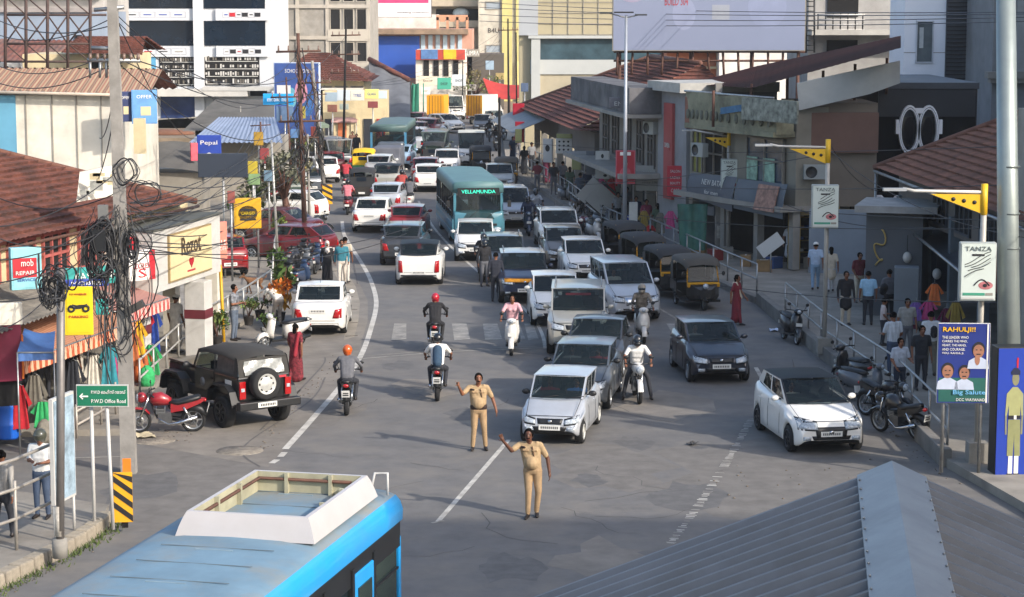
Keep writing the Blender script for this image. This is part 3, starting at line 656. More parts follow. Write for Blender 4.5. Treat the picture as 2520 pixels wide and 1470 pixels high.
    if veil:
        b.blob(head+V((0,.02,.01)),(.1,.105,.13),veil);b.limb(head+V((0,.03,-.1)),chest+V((0,.05,.02)),.09,.15,veil);b.limb(head+V((0,-.02,-.13)),chest+V((0,-.06,.0)),.06,.1,veil)
    if extra: extra(b,p)
    me = b.mb.mesh('figure');o = bpy.data.objects.new('body',me);COL.objects.link(o);o.parent = root
    md = o.modifiers.new('r','REMESH');md.mode = 'VOXEL';md.voxel_size = vox
    JOBS.append((o,b.pr,head,skin,moustache,veil))
    # hair, helmet, cap
    if hair and not helmet and not veil:
        m = MB();m.ell(head+V((0,.026,.042)),(.084,.094,.088),HAIRM,14,9)
        if female: m.ell(head+V((0,.07,-.06)),(.07,.05,.13),HAIRM,10,8);m.ell(head+V((0,.1,-.02)),(.05,.045,.05),HAIRM,10,6)
        for s in (-1,1): m.ell(head+V((s*.07,.0,.02)),(.022,.05,.06),HAIRM,8,6)
        m.build('hair',root)
    if helmet:
        full,hc = helmet;m = MB();m.ell(head+V((0,.015,.03)),(.125,.145,.135),hc,18,12)
        if full: m.ell(head+V((0,-.03,-.06)),(.11,.12,.085),hc,16,10);m.ell(head+V((0,-.045,.0)),(.112,.118,.055),DGLASS,16,8)
        else: m.ell(head+V((0,-.08,.045)),(.1,.1,.02),hc,14,6);m.ell(head+V((0,.03,-.04)),(.105,.105,.08),hc,14,8)
        m.build('helmet',root)
    if cap:
        m = MB();m.ell(head+V((0,.01,.06)),(.095,.108,.075),cap,14,8);m.ell(head+V((0,-.1,.065)),(.07,.08,.012),cap,12,5);m.build('cap',root)
    return root
def finish_people():
    dg = bpy.context.evaluated_depsgraph_get();done = []
    for o,pr,head,skin,mo,veil in JOBS: done.append(bpy.data.meshes.new_from_object(o.evaluated_get(dg)))
    for (o,pr,head,skin,mo,veil),me in zip(JOBS,done):
        bm = bmesh.new();bm.from_mesh(me)
        for _ in range(5): bmesh.ops.smooth_vert(bm,verts=bm.verts,factor=.5,use_axis_x=True,use_axis_y=True,use_axis_z=True)
        bm.to_mesh(me);bm.free()
        n = len(me.polygons);c = np.zeros(n*3);me.polygons.foreach_get('center',c);c = c.reshape(-1,3)
        best = np.full(n,9.);idx = np.zeros(n,int);mats = []
        for p0,p1,r0,r1,mt in pr:
            if mt not in mats: mats.append(mt)
            a,d = np.array(p0),np.array(p1-p0);L = max(d @ d,1e-9);t = np.clip(((c-a) @ d)/L,0,1)
            q = np.linalg.norm(c-(a+t[:,None]*d),axis=1)-(r0+(r1-r0)*t);k = q < best;best[k] = q[k];idx[k] = mats.index(mt)
        for mt in (EYE,LIP,HAIRM):
            if mt not in mats: mats.append(mt)
        h = np.array(head);l = c-h
        fr = (l[:,1] < -.05)
        for s in (-1,1):
            idx[fr & (np.hypot(l[:,0]-s*.034,(l[:,2]-.012)*1.5) < .013)] = mats.index(EYE)
            idx[fr & (abs(l[:,0]-s*.035) < .022) & (abs(l[:,2]-.035) < .006)] = mats.index(HAIRM)
        idx[fr & (abs(l[:,0]) < .026) & (abs(l[:,2]+.062) < .009)] = mats.index(LIP)
        if mo: idx[fr & (abs(l[:,0]) < .034) & (abs(l[:,2]+.044) < .009)] = mats.index(HAIRM)
        if veil: idx[(l[:,1] > -.06) & (abs(l[:,2]) < .16)] = mats.index(veil); 
        me.materials.clear()
        for mt in mats: me.materials.append(mt)
        me.polygons.foreach_set('material_index',idx.astype(np.int32));me.polygons.foreach_set('use_smooth',np.ones(n,bool));me.update();me.name = 'figure'
        old = o.data;o.modifiers.clear();o.data = me;bpy.data.meshes.remove(old)
# ================================================================ ground, road, pavements
ASPH = M('asphalt','656361',.9,0,.15,1.6,.2,0,'7b756c',.6);ASPH2 = M('worn_asphalt','7a746c',.9,0,.2,1.3,.25,0,'57524c',.5)
EARTH = M('dusty_earth','7c6d5a',.95,0,.25,.8,.3);PAVE = M('pavement_concrete','8b857b',.9,0,.2,1.2,.25,0,'5d564e',.5);ROADP = M('road_paint','bdb9b0',.75,0,.15,5,0,0,'77726b',.75);ROADW = M('worn_road_paint','928e86',.8,0,.25,5,0,0,'686562',1)
def flat(name,pts,z,mat,kind='structure'):
    m = MB();m.poly([V((p.x,p.y,z)) for p in pts],mat);o = m.build(name);return struct(o,kind)
def slab(name,pts,z0,z1,mat):
    m = MB();m.prism([V((p.x,p.y,z0)) for p in pts],(0,0,z1-z0),mat);return struct(m.build(name,fix=True))
def px(*l): return [G(a,b) for a,b in l]
g = MB();g.grid((-900,-200,-.03),(900,-200,-.03),(900,1500,-.03),(-900,1500,-.03),EARTH,8,8);struct(g.build('ground'))
flat('road',[V((-70,-10,0)),V((60,-10,0)),V((60,52,0))]+px((2330,1100),(1800,650),(1330,440),(1255,330),(1250,278),(1000,278),(890,330),(760,450),(640,600),(560,800),(250,1060))+[V((-70,50,0))],.0,ASPH)
# lighter strip of old surface between the edge line and the kerb, and the drain covers along it
flat('road_shoulder',px((660,1150),(830,960),(878,880),(905,790),(905,740),(880,690),(845,620),(838,570),(640,570),(560,800),(330,1090)),.004,ASPH2)
dr = px((845,660),(875,705),(886,745),(882,790),(872,830),(846,838),(852,790),(850,745),(840,705),(815,660))
flat('drain_cover',dr,.008,M('drain_slab','8f877a',.9,0,.15,1.5,.2,0,'655e55',.5))
for q in range(6):
    t = q/5;a = G(lerp(818,850,min(1,t*1.6)),668+t*160,.012);b_ = G(lerp(850,880,min(1,t*1.6)),666+t*160,.012)
    m = MB();m.tube([a,b_],.012,M('slab_joint','4b463f',.9));struct(m.build('drain_joint'))
def ribbon(name,pts,wd,z,mat):
    p = [V((q.x,q.y,z)) for q in pts];m = MB();L_,R_ = [],[]
    for i,q in enumerate(p):
        d = (p[min(i+1,len(p)-1)]-p[max(i-1,0)]).normalized();n = V((-d.y,d.x,0))*wd/2;L_.append(q+n);R_.append(q-n)
    for i in range(len(p)-1): m.poly([L_[i],R_[i],R_[i+1],L_[i+1]],mat)
    return struct(m.build(name))
def smooth_px(pts,n=6):
    q = [V((a,b,0)) for a,b in pts];out = []
    for i in range(len(q)-1):
        p0,p1,p2,p3 = q[max(i-1,0)],q[i],q[i+1],q[min(i+2,len(q)-1)]
        for k in range(n):
            t = k/n;out.append(.5*((2*p1)+(p2-p0)*t+(2*p0-5*p1+4*p2-p3)*t*t+(3*p1-p0-3*p2+p3)*t**3))
    return [G(v.x,v.y) for v in out+[q[-1]]]
ribbon('road_edge_line',smooth_px([(702,1106),(770,1030),(842,946),(888,876),(914,805),(926,745),(912,690),(888,645),(862,605),(846,575),(842,545)]),.16,.006,ROADP)
for a in ((700,1114,690,1125),(682,1132,668,1141)): ribbon('road_edge_dash',px((a[0],a[1]),(a[2],a[3])),.15,.006,ROADP)
ribbon('road_centre_line',smooth_px([(1078,1284),(1160,1190),(1252,1083)]),.11,.006,ROADP)
ribbon('road_centre_line',smooth_px([(1342,858),(1335,825),(1316,790),(1280,752),(1235,718),(1180,672),(1120,618),(1075,570),(1048,530),(1030,495)]),.11,.006,ROADP)
ribbon('road_centre_mark',px((1062,1288),(1092,1282)),.08,.006,ROADW)
q0 = [(1650,1338),(1715,1250),(1768,1170),(1805,1110),(1850,1030)];qs = smooth_px(q0,14);k = 0
for i in range(0,len(qs)-1):
    a,b_ = qs[i],qs[i+1];rr = random.Random(i)
    for h in range(2):
        if rr.random() < .2: continue
        s_,e = .05+.5*h,.05+.5*h+rr.uniform(.12,.3);ribbon('road_lane_dash',[a.lerp(b_,s_),a.lerp(b_,e)],rr.uniform(.1,.22),.006,ROADP if rr.random() < .6 else ROADW)
for x0,x1,x2,x3 in ((970,1000,1000,963),(1112,1148,1157,1118),(1188,1224,1236,1194),(1246,1278,1293,1255),(1290,1312,1326,1300),(1488,1520,1545,1510),(1640,1668,1695,1665)):
    flat('crosswalk_stripe',px((x3,838),(x2,835),(x1,797),(x0,797)),.006,ROADW)
ribbon('road_stop_line',px((880,884),(1100,866),(1345,856)),.09,.006,ROADW);ribbon('road_stop_line',px((878,878),(1100,862),(1342,852)),.05,.0065,ROADW)
ribbon('road_side_line',px((1590,742),(1640,770),(1690,800),(1750,850)),.1,.006,ROADW);ribbon('road_side_line',px((1860,905),(1880,940)),.12,.006,ROADP)
ribbon('road_side_line',px((60,1131),(310,1124)),.09,.006,ROADW)
for a,r_ in (((590,1110),.55),((380,1085),.5)):
    c = G(*a);m = MB();m.lathe([(r_,0),(r_*.98,.012),(.001,.013)],M('cracked_concrete','857d71',.95,0,.35,6,.5,0,'4a443d',.6),18,'Z',(c.x,c.y,0));struct(m.build('road_patch'))
OIL = M('oil_stain','5d5b59',.85,0,.2,3);rr = random.Random(6);DUST = M('road_dust','6b6762',.95,0,.2,2)
for k,(x,y,r_,mt) in enumerate(((1500,1150,.9,DUST),(1890,1180,1.6,DUST),(1700,1220,.5,OIL),(1560,1090,.3,OIL),(1150,1020,.35,OIL),(1720,1100,.12,OIL),(1735,1095,.1,DUST),(1450,1180,.25,OIL),(2150,1160,1.8,DUST),(430,1180,1.5,DUST),(560,1230,.8,DUST),(1250,1400,.4,OIL),(980,900,.3,OIL),(760,1010,.9,DUST),(1500,1380,.6,ASPH2),(1080,950,.7,ASPH2),(1650,1000,.8,ASPH2),(350,1200,.6,OIL))):
    c = G(x,y);o = flat('road_stain',[c+V((r_*rr.uniform(.6,1.25)*cos(a)*1.6,r_*rr.uniform(.6,1.25)*sin(a)*2.6,0)) for a in [2*pi*i/15 for i in range(15)]],.0015+k*.0001,mt)
CRK = M('road_crack','4d4b49',.95,0,.2,5)
for k in range(16):
    x,y = rr.uniform(560,1900),rr.choice([rr.uniform(880,1460),rr.uniform(1000,1300)]);c = G(x,y,.003);p = [c];a = rr.uniform(0,6.3)
    for i in range(rr.randint(4,9)): a += rr.gauss(0,.5);c = c+V((cos(a)*.35,sin(a)*.45,0));p.append(c)
    ribbon('road_crack',p,rr.uniform(.012,.025),.0034,CRK)
TAR = M('tar_joint','5c5956',.9,0,.2,5)
for l in ([(640,1150),(600,1100),(760,990),(800,930)],[(700,1000),(790,905),(800,880)],[(880,700),(868,640),(850,590)],[(640,1060),(740,960)]): ribbon('road_tar_joint',smooth_px(l),.05,.009,TAR)
# pavements
slab('pavement_shops',px((-500,1085),(300,1072),(345,1000),(430,905),(640,775),(672,710),(676,640),(696,560),(765,470),(800,425),(850,375),(900,325),(985,290))+[V((-18,260,0)),V((-80,260,0)),V((-80,50,0))],-.05,.15,PAVE)
slab('pavement_corner',px((-200,1545),(0,1442),(200,1337),(255,1292),(268,1266),(60,1234),(-600,1190)),-.05,.2,PAVE)
KB = px((2560,1285),(2330,1152),(2190,1010),(2025,880),(1930,800),(1868,748),(1690,668),(1560,622),(1480,592),(1400,520),(1330,470),(1270,435),(1245,400),(1235,330),(1235,285))
slab('pavement_shops',KB+[V((60,200,0)),V((60,40,0))],-.05,.2,PAVE)
# kerb stones of the corner pavement
KST = M('kerb_stone','9a907f',.95,0,.3,3,.5,0,'544b3f',.6)
kp = px((-60,1472),(0,1442),(70,1406),(140,1370),(200,1337),(240,1308),(262,1286));rr = random.Random(3)
for i in range(len(kp)-1):
    a,b_ = kp[i],kp[i+1];n = max(1,round((b_-a).length/.55))
    for q in range(n):
        c = a.lerp(b_,(q+.5)/n);d = b_-a;m = MB();m.box((0,0,.1),(d.length/n*.96,.3,.3),KST,rx=rr.uniform(-.06,.06),taper=.92);o = m.build('kerb_stone',None,(c.x,c.y,0),math.atan2(d.y,d.x)+rr.uniform(-.06,.06),bevel=.035);struct(o)
GRASSM = M('weed_green','4c5a2c',.9,0,.4,8)
m = MB();rr = random.Random(5)
for _ in range(420):
    t = rr.random()*(len(kp)-1);i = int(t);c = kp[i].lerp(kp[i+1],t-i)+V((rr.gauss(.2,.12),-abs(rr.gauss(.15,.12)),0));a = rr.uniform(0,6.3);h = rr.uniform(.04,.14);d = V((cos(a),sin(a),0))
    m.poly([c-d*.02,c+d*.02,c+d*.05+V((0,0,h))],GRASSM)
struct(m.build('grass'),'stuff')
# concrete kerb blocks under the railing on the far pavement
KBW = M('kerb_wall','77736d',.92,0,.25,1.5,.3,0,'4b4741',.5)
for i in range(1,5):
    a,b_ = KB[i],KB[i+1];d = b_-a;m = MB();m.box((0,0,.2),(d.length*.98,.24,.42),KBW);struct(m.build('kerb_wall',None,((a+b_)/2).to_tuple(),math.atan2(d.y,d.x),bevel=.02))
for i in range(5,12):
    a,b_ = KB[i],KB[i+1];d = b_-a;m = MB();m.box((0,0,.1),(d.length*.98,.24,.26),KBW);struct(m.build('kerb',None,((a+b_)/2).to_tuple(),math.atan2(d.y,d.x),bevel=.02))
# hill behind the town
HILL = M('hill_green','55603c',.95,0,.4,.05,0)
m = MB();m.grid((-260,420,-1),(260,420,-1),(260,560,9),(-260,560,9),HILL,30,8,lambda p,u,t: p+V((0,0,5*sin(u*9)*t+3*sin(u*23+2)*t)),True);struct(m.build('hill'))
# ================================================================ helpers for buildings, boards, rails, poles
def frame_at(A,B):
    A,B = V(A),V(B);d = B-A;return A,math.atan2(d.y,d.x),V((d.x,d.y,0)).length
def tile_roof(m,a,b,c,d,mat,row=.34,col=.27):
    a,b,c,d = V(a),V(b),V(c),V(d);Lw = (b-a).length;Lh = ((d+c)/2-(a+b)/2).length;n = ((b-a).cross(d-a)).normalized()
    nv = max(2,int(Lh/row));nu = max(4,int(Lw/col)*2)
    vs_,fs = [],[]
    for j in range(nv):
        for e in (0,1):
            t = (j+e)/nv
            for i in range(nu+1):
                u = i/nu;p = a.lerp(b,u).lerp(d.lerp(c,u),t)
                vs_.append(p+n*((.085 if e == 0 else .0)+(.03 if i % 2 else 0)))
    w_ = nu+1
    for j in range(nv):
        o = j*2*w_
        for i in range(nu):
            fs.append((o+i,o+i+1,o+w_+i+1,o+w_+i))
            if j < nv-1: fs.append((o+w_+i,o+w_+i+1,o+2*w_+i+1,o+2*w_+i))
    return m.add(vs_,fs,mat)
def sheet(m,a,b,c,d,mat,pitch=.2,amp=.025,n=2):
    a,b,c,d = V(a),V(b),V(c),V(d);nr = ((b-a).cross(d-a)).normalized();nu = max(4,int((b-a).length/pitch)*4)
    m.grid(a,b,c,d,mat,nu,n,lambda p,u,t: p+nr*(amp*sin(u*nu*pi/2)),True);return m
TILE = M('clay_tiles','633a2e',.9,0,.5,3.2,.2,0,'2f241f',.8);TILE2 = M('old_clay_tiles','643a30',.9,0,.45,3,.2,0,'3c2a26',.6);RIDGE = M('ridge_tile','6a473a',.9,0,.3,3,.2)
def win(root,x0,x1,z0,z1,fm,gm=None,y=0,bars=1,hb=0,name='window',t=.07):
    f = MB();w_ = x1-x0;h = z1-z0
    for xx in [x0+i*w_/bars for i in range(bars+1)]: f.box((xx,y-.03,(z0+z1)/2),(t,.1,h+t),fm)
    for zz in [z0+i*h/(hb+1) for i in range(hb+2)]: f.box(((x0+x1)/2,y-.032,zz),(w_+t,.1,t),fm)
    o = f.build(name,root);p = MB();p.box(((x0+x1)/2,y-.004,(z0+z1)/2),(w_,.02,h),gm or DGLASS);p.build('pane',o);return o
def part(root,name,c,d,mat,**k):
    m = MB();m.box(c,d,mat,**{a: b for a,b in k.items() if a not in ('bevel','fix')});return m.build(name,root,bevel=k.get('bevel',0))
def bmat(c,nm='wall_plaster',var=.14,dirt='5c554b',amt=.35,sc_=.9): return M(nm,c,.88,0,var,sc_,.1,0,dirt,amt)
def board(name,label,cat,x0,y0,x1,y1,Y,face,rz=0,t=.12,frame=None,lines=(),posts=None,group=None,extra=None,fr=.05,ground=0.15):
    """a sign board given by its pixel rectangle and distance; lines = (text, material, height share up, width share, height share)"""
    c = P((x0+x1)/2,y1,Y);w_ = (x1-x0)*Y/FPX/max(.35,cos(R(rz)));h = (y1-y0)*Y/FPX
    root = thing(name,label,cat,c,R(rz),group)
    m = MB();m.box((0,0,h/2),(w_,t,h),frame or face);m.build('case',root,bevel=.015)
    m = MB();m.box((0,-t/2-.004,h/2),(w_-2*fr,.012,h-2*fr),face);f = m.build('panel',root)
    for (s,mt,zz,ww,hh) in lines: text(s,mt,f,(0,-t/2-.014,zz*h),X,Z3,w_*ww,h*hh)
    if extra: extra(f,w_,h,-t/2-.014)
    if posts:
        for fx in posts:
            q = MB();q.tube([(fx*w_,t/2,h*.9),(fx*w_,t/2,-c.z+ground)],.04,STEEL,8);q.build('post',root)
    return root
def rect(p,x,z,w_,h,mat,y,name=None,parent=None):
    m = MB();m.box((x,y,z),(w_,.008,h),mat)
    return m.build(name or 'colour_block',parent or p)
def disc(p,x,z,r,mat,y,rz_=None,n=20,name='emblem'):
    m = MB();r2 = rz_ or r;m.v = [(x+r*cos(2*pi*i/n),y,z+r2*sin(2*pi*i/n)) for i in range(n)]+[(x+r*cos(2*pi*i/n),y+.008,z+r2*sin(2*pi*i/n)) for i in range(n)]
    k = m._s(mat);m.f = [list(range(n))]+[[i,n+i,n+(i+1) % n,(i+1) % n] for i in range(n)];m.m = [k]*(n+1);m.sm = [False]*(n+1);return m.build(name,p)
def railing(label,pts,h=1.0,mat=STEEL,z0=.2,post=2.0,rails=(.5,1.0),r=.03,group='pipe railings'):
    pts = [V((p.x,p.y,z0)) for p in pts];root = thing('pipe_railing',label,'railing',pts[0],0,group);o = pts[0]
    for hh in rails: m = MB();m.tube([p-o+V((0,0,h*hh)) for p in pts],r,mat,7);m.build('rail',root)
    for a,b_ in zip(pts,pts[1:]):
        n = max(1,round((b_-a).length/post))
        for q in range(n): m = MB();m.tube([a.lerp(b_,q/n)-o,a.lerp(b_,q/n)-o+V((0,0,h))],r*1.05,mat,7);m.build('post',root)
    m = MB();m.tube([pts[-1]-o,pts[-1]-o+V((0,0,h))],r*1.05,mat,7);m.build('post',root)
    return root
def leaf_mass(m,c,r,n,mat,size=.12,rnd=None,flat_=1):
    rd = rnd or random
    for _ in range(n):
        d = V((rd.gauss(0,1),rd.gauss(0,1),rd.gauss(0,1)*flat_));d = d.normalized()*(rd.random()**.4);p = V(c)+V((d.x*r[0],d.y*r[1],d.z*r[2]))
        a = V((rd.gauss(0,1),rd.gauss(0,1),rd.gauss(0,1))).normalized();b_ = a.cross(V((.3,.5,1))).normalized();s_ = size*rd.uniform(.6,1.4)
        m.poly([p-a*s_,p+b_*s_*.45,p+a*s_,p-b_*s_*.45],mat)
LEAF = M('leaf_green','47602b',.7,0,.5,3);LEAF2 = M('leaf_olive','6b7a3a',.7,0,.45,3);LEAFY = M('leaf_yellow','c08a1c',.7,0,.3,4)
def plant(label,loc,h,mats,r=.4,n=160,pot=None,group='plants along the railing',name='potted_plant',leafsize=.1,seed=1):
    rd = random.Random(seed);root = thing(name,label,'plant',loc,0,group);z = 0
    if pot:
        m = MB();m.lathe([(.12,0),(.17,.26),(.19,.28),(.16,.28),(.15,.22),(.001,.22)],pot,14);m.build('pot',root);z = .25
    m = MB()
    for q in range(5): a = rd.uniform(0,6.3);m.tube([(0,0,z),(cos(a)*r*.3,sin(a)*r*.3,z+h*.5),(cos(a)*r*.6,sin(a)*r*.6,z+h*.85)],[.02,.014,.006],RUST,5)
    m.build('stem',root);m = MB()
    for q in range(6): a = rd.uniform(0,6.3);leaf_mass(m,(cos(a)*r*.5,sin(a)*r*.5,z+h*rd.uniform(.4,.9)),(r*.5,r*.5,h*.25),n//6,mats[q % len(mats)],leafsize,rd)
    m.build('foliage',root);return root
def tree(label,loc,h,cr,mats,n=900,seed=1,group='trees behind the shops'):
    rd = random.Random(seed);root = thing('leafy_tree',label,'tree',loc,0,group)
    m = MB();m.tube([(0,0,0),(.1,0,h*.3),(-.05,.1,h*.55)],[.22,.17,.1],RUST,8);tips = []
    for q in range(7):
        a = 2*pi*q/7+rd.uniform(-.3,.3);e = V((cos(a)*cr*.75,sin(a)*cr*.75,h*rd.uniform(.6,.92)));m.tube([(0,0,h*.4),e*.5+V((0,0,h*.3)),e],[.1,.06,.02],RUST,6);tips.append(e)
    m.build('trunk',root);m = MB()
    for i,e in enumerate(tips+[V((0,0,h*.95))]):
        for w_ in range(3): leaf_mass(m,e+V((rd.gauss(0,.3*cr),rd.gauss(0,.3*cr),rd.gauss(0,.1*h))),(cr*.36,cr*.36,cr*.28),n//24,mats[(i+w_) % len(mats)],.17,rd)
    m.build('crown',root);return root
# ================================================================ shops along the sunny side
CREAM = bmat('c9b892');PINKW = bmat('b0675a');OFFW = bmat('cfc9bb',dirt='7d7465',amt=.4);WALLG = bmat('8f8a80');MAROON = M('maroon_paint','5e1f28',.6,0,.1,4);PINKF = M('pink_shutter','a85a54',.7,0,.25,4)
ROLL = M('rolling_shutter','8d9096',.5,.4,.15,3)
A,rz,L = frame_at((-13.9,46.5,.15),(-9.2,67.2,.15))
root = thing('tiled_shop_building','old shop row under a big red clay tile roof with pink upper windows','building',A,rz)
part(root,'wall',(L/2-1.3,.15,3.4),(L-2.6,.3,1.7),CREAM);part(root,'rear_wall',(L/2,9.0,2.3),(L,.3,4.6),WALLG);part(root,'floor_slab',(L/2,1.5,2.5),(L,3.6,.16),WALLG)
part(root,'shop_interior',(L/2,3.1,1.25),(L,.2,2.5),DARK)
for i in range(7): part(root,'pillar',(i*L/6,.2,1.3),(.4,.4,2.4),OFFW)
for x in (1.2,3.2,5.2,7.2,9.2,11.4):
    win(root,x-.75,x+.75,3.05,4.15,PINKF,DARK,-.0,3,1)
part(root,'upper_facade',(6.2,-.02,4.24),(12.4,.06,.2),PINKW);part(root,'upper_facade',(6.2,-.02,2.92),(12.4,.06,.2),PINKW)
part(root,'gable_wall',(12.6,-.12,3.2),(.9,.2,2.1),OFFW)
m = MB();e = 4.55
RE = L-3.4;tile_roof(m,(-1,-.7,e-.2),(RE,-.6,e-.4),(RE-5,5,e+1.75),(-1,5,e+2.0),TILE)
tile_roof(m,(RE,-.6,e-.4),(RE,9.6,e-.4),(RE-4.9,5.1,e+1.75),(RE-5,5,e+1.75),TILE)
tile_roof(m,(RE,9.6,e-.4),(-1,9.6,e-.4),(-1,5,e+2),(RE-5,5,e+1.75),TILE);m.build('roof',root)
m = MB();m.tube([(-1,5,e+2.05),(L*.4,5,e+1.92),(RE-5,5,e+1.8)],.1,RIDGE,8);m.tube([(RE-5,5,e+1.8),(RE,-.6,e-.34)],.09,RIDGE,8);m.build('ridge_tile',root)
m = MB();m.tube([(-1,-.76,e-.28),(RE,-.66,e-.48)],.045,RUST,6);m.build('gutter',root)
m = MB();tile_roof(m,(-3,-1.9,e-.75),(2.6,-1.6,e-.55),(.3,1.0,e+.5),(-3,1.0,e+.5),M('new_clay_tiles','a55a3c',.9,0,.3,1.9,.2));m.build('porch_roof',root)
# white parapet standing through the roof by the pole
c0 = P(190,495,63);m = MB(); 
for (a,b_) in (((192,500),(285,480)),):
    p0,p1 = P(188,498,54),P(292,480,55);p3,p2 = P(196,425,54.3),P(300,402,55.3);m.prism([p0,p1,p2,p3],(-.05,.25,0),OFFW)
o = m.build('parapet_board');tag(o,'weathered white hoarding panel rising through the red tile roof behind the wire pole','hoarding')
p0 = MB();rr = random.Random(2)
for q in range(9): c = P(205+rr.uniform(0,75),475-rr.uniform(0,45),53.9);p0.box(c,(rr.uniform(.1,.4),.02,rr.uniform(.05,.25)),M('faded_print','9a9a92',.8,0,.3,6) if q % 2 else CREAM)
p0.build('faded_print',None).parent = o
def awning(label,u0,u1,top,low,out,mat,valance,root_=root,pleat=.16,nm='shop_awning',grp='striped shop awnings'):
    r_ = thing(nm,label,'awning',A,rz,grp);m = MB();k = int((u1-u0)/pleat)
    m.grid((u0,-out,low),(u1,-out,low),(u1,-.05,top),(u0,-.05,top),mat,k*2,3,lambda p,u,t: p+V((0,0,.02*sin(u*k*2*pi)-.05*sin(pi*t))),True)
    m.grid((u0,-out,low),(u0,-.05,low+.02),(u0,-.05,top),(u0,-.05,top-.01),mat);m.build('cover',r_)
    m = MB();m.grid((u0,-out-.01,low-.32),(u1,-out-.01,low-.32),(u1,-out-.01,low),(u0,-out-.01,low),valance,k*4,2,lambda p,u,t: p+V((0,-.04*sin(u*k*2*pi)*(1-t),.05*abs(sin(u*k*pi))*(1-t))),True);m.build('valance',r_)
    m = MB();m.tube([(u0,-out,low),(u1,-out,low)],.02,STEEL,6)
    for u in (u0,(u0+u1)/2,u1): m.tube([(u,-out,low),(u,-.05,low+.1)],.018,STEEL,6)
    m.build('frame',r_);return r_
def stripes(name,c1,c2,n):
    m = bpy.data.materials.new(name);m.use_nodes = True;nd = m.node_tree.nodes;l = m.node_tree.links;b = nd['Principled BSDF'];b.inputs['Roughness'].default_value = .85
    tc = nd.new('ShaderNodeTexCoord');w_ = nd.new('ShaderNodeTexWave');w_.bands_direction = 'X';w_.inputs['Scale'].default_value = n;w_.inputs['Distortion'].default_value = .3
    r_ = nd.new('ShaderNodeValToRGB');r_.color_ramp.elements[0].position = .45;r_.color_ramp.elements[1].position = .55;r_.color_ramp.elements[0].color = (*lin(c1),1);r_.color_ramp.elements[1].color = (*lin(c2),1)
    l.new(tc.outputs['Object'],w_.inputs[0]);l.new(w_.outputs['Fac'],r_.inputs[0]);l.new(r_.outputs[0],b.inputs['Base Color']);return m
awning('long orange striped cloth awning with scalloped edge over the clothes shop',2.4,9.0,2.75,1.95,2.3,stripes('awning_orange','a4684a','b08468',2.2),stripes('awning_orange_edge','9d4a2a','d0a184',3))
awning('faded pink striped awning with fringe beside the white sign fascia',9.3,12.3,2.65,2.1,1.9,stripes('awning_pink','9a6a60','a8827a',2.2),stripes('awning_pink_edge','9c4440','d6a9a0',3))
m = MB();sheet(m,(-2,-2.4,2.75),(8.2,-2.0,2.75),(8.2,-.1,3.2),(-2,-.1,3.3),M('asbestos_sheet','7a746a',.95,0,.25,1.2,.2,0,'46413a',.6),.25,.03);o = m.build('canopy_sheet',root)
# the white fascia with the cream sign board
r2 = thing('sign_fascia','white fascia box with a framed cream sign board lettered in black above a heart','sign',A,rz)
fx0,fx1 = 12.3,17.5
m = MB();m.box(((fx0+fx1)/2,-.75,3.02),(fx1-fx0,1.4,1.7),WHITE);m.build('case',r2,bevel=.02)
m = MB();m.box((15.0,-1.47,3.02),(3.3,.06,1.35),M('brown_frame','8d7a56',.6));m.box((15.0,-1.49,3.02),(3.2,.06,1.25),M('cream_panel','cdbd92',.6,0,.06,2));pnl = m.build('panel',r2)
text('Rezot',M('dark_brown_letter','4a3a26',.5,0,0),pnl,(14.95,-1.53,3.02),X,Z3,1.5,.5,bold=.01)
m = MB();HEART = M('heart_red','a5202a',.5,0,.1,5)
m.prism([V((14.95+.17*(16*sin(t)**3)/16,-1.54,2.77+.16*(13*cos(t)-5*cos(2*t)-2*cos(3*t)-cos(4*t))/16)) for t in [2*pi*i/24 for i in range(24)]],(0,.02,0),HEART);m.build('heart',pnl)
rect(pnl,14.95,2.53,.6,.05,M('red_script','a5303a',.5),-1.525)
part(r2,'roof_strip',((fx0+fx1)/2,-.75,3.91),(fx1-fx0+.1,1.5,.06),M('grey_strip','55564f',.8))
for (u,v) in ((15.5,-1.5),(12.2,-1.1)):
    q = thing('shop_pillar','white square pillar with a maroon band holding up the sign fascia' if u > 14 else 'slim white pillar with a maroon band under the pink awning','pillar',A+Matrix.Rotation(rz,3,'Z') @ V((u,v,0)),rz,'white pillars with maroon bands')
    w_ = .62 if u > 14 else .42;part(q,'shaft',(0,0,1.08),(w_,w_,2.16),WHITE,bevel=.02);part(q,'band',(0,0,1.22),(w_+.02,w_+.02,.26),MAROON)
def onA(u,v,z=0): return A+Matrix.Rotation(rz,3,'Z') @ V((u,v,z))
# small boards on the row
ORW = M('white_letter','e3e0da',.5,0,.05,5);REDP = M('sign_red','b3202c',.5,0,.12,2);YEL = M('sign_yellow','d7bb12',.5,0,.06,2);CYAN = M('sign_cyan','86c4cc',.5,0,.1,2);TEAL = M('sign_teal','2f9a94',.5,0,.12,2);BLUEP = M('sign_blue','23409a',.5,0,.15,2);SKYB = M('sign_sky','3f9bd6',.5,0,.15,2)
def mob_extra(f,w_,h,y):
    rect(f,-.06*w_,.52*h,w_*.78,h*.46,REDP,y);text('mob',ORW,f,(.02*w_,y-.012,.56*h),X,Z3,w_*.4,h*.16);text('REPAIR',ORW,f,(-.05*w_,y-.012,.36*h),X,Z3,w_*.62,h*.09);text('SERVICE',BLUEP,f,(-.02*w_,y-.004,.2*h),X,Z3,w_*.6,h*.07);rect(f,.4*w_,.55*h,w_*.06,h*.6,INK,y-.004)
board('projecting_sign','light blue projecting sign with a red square below the pink windows','sign',30,607,98,712,50.5,CYAN,28,.2,None,extra=mob_extra)
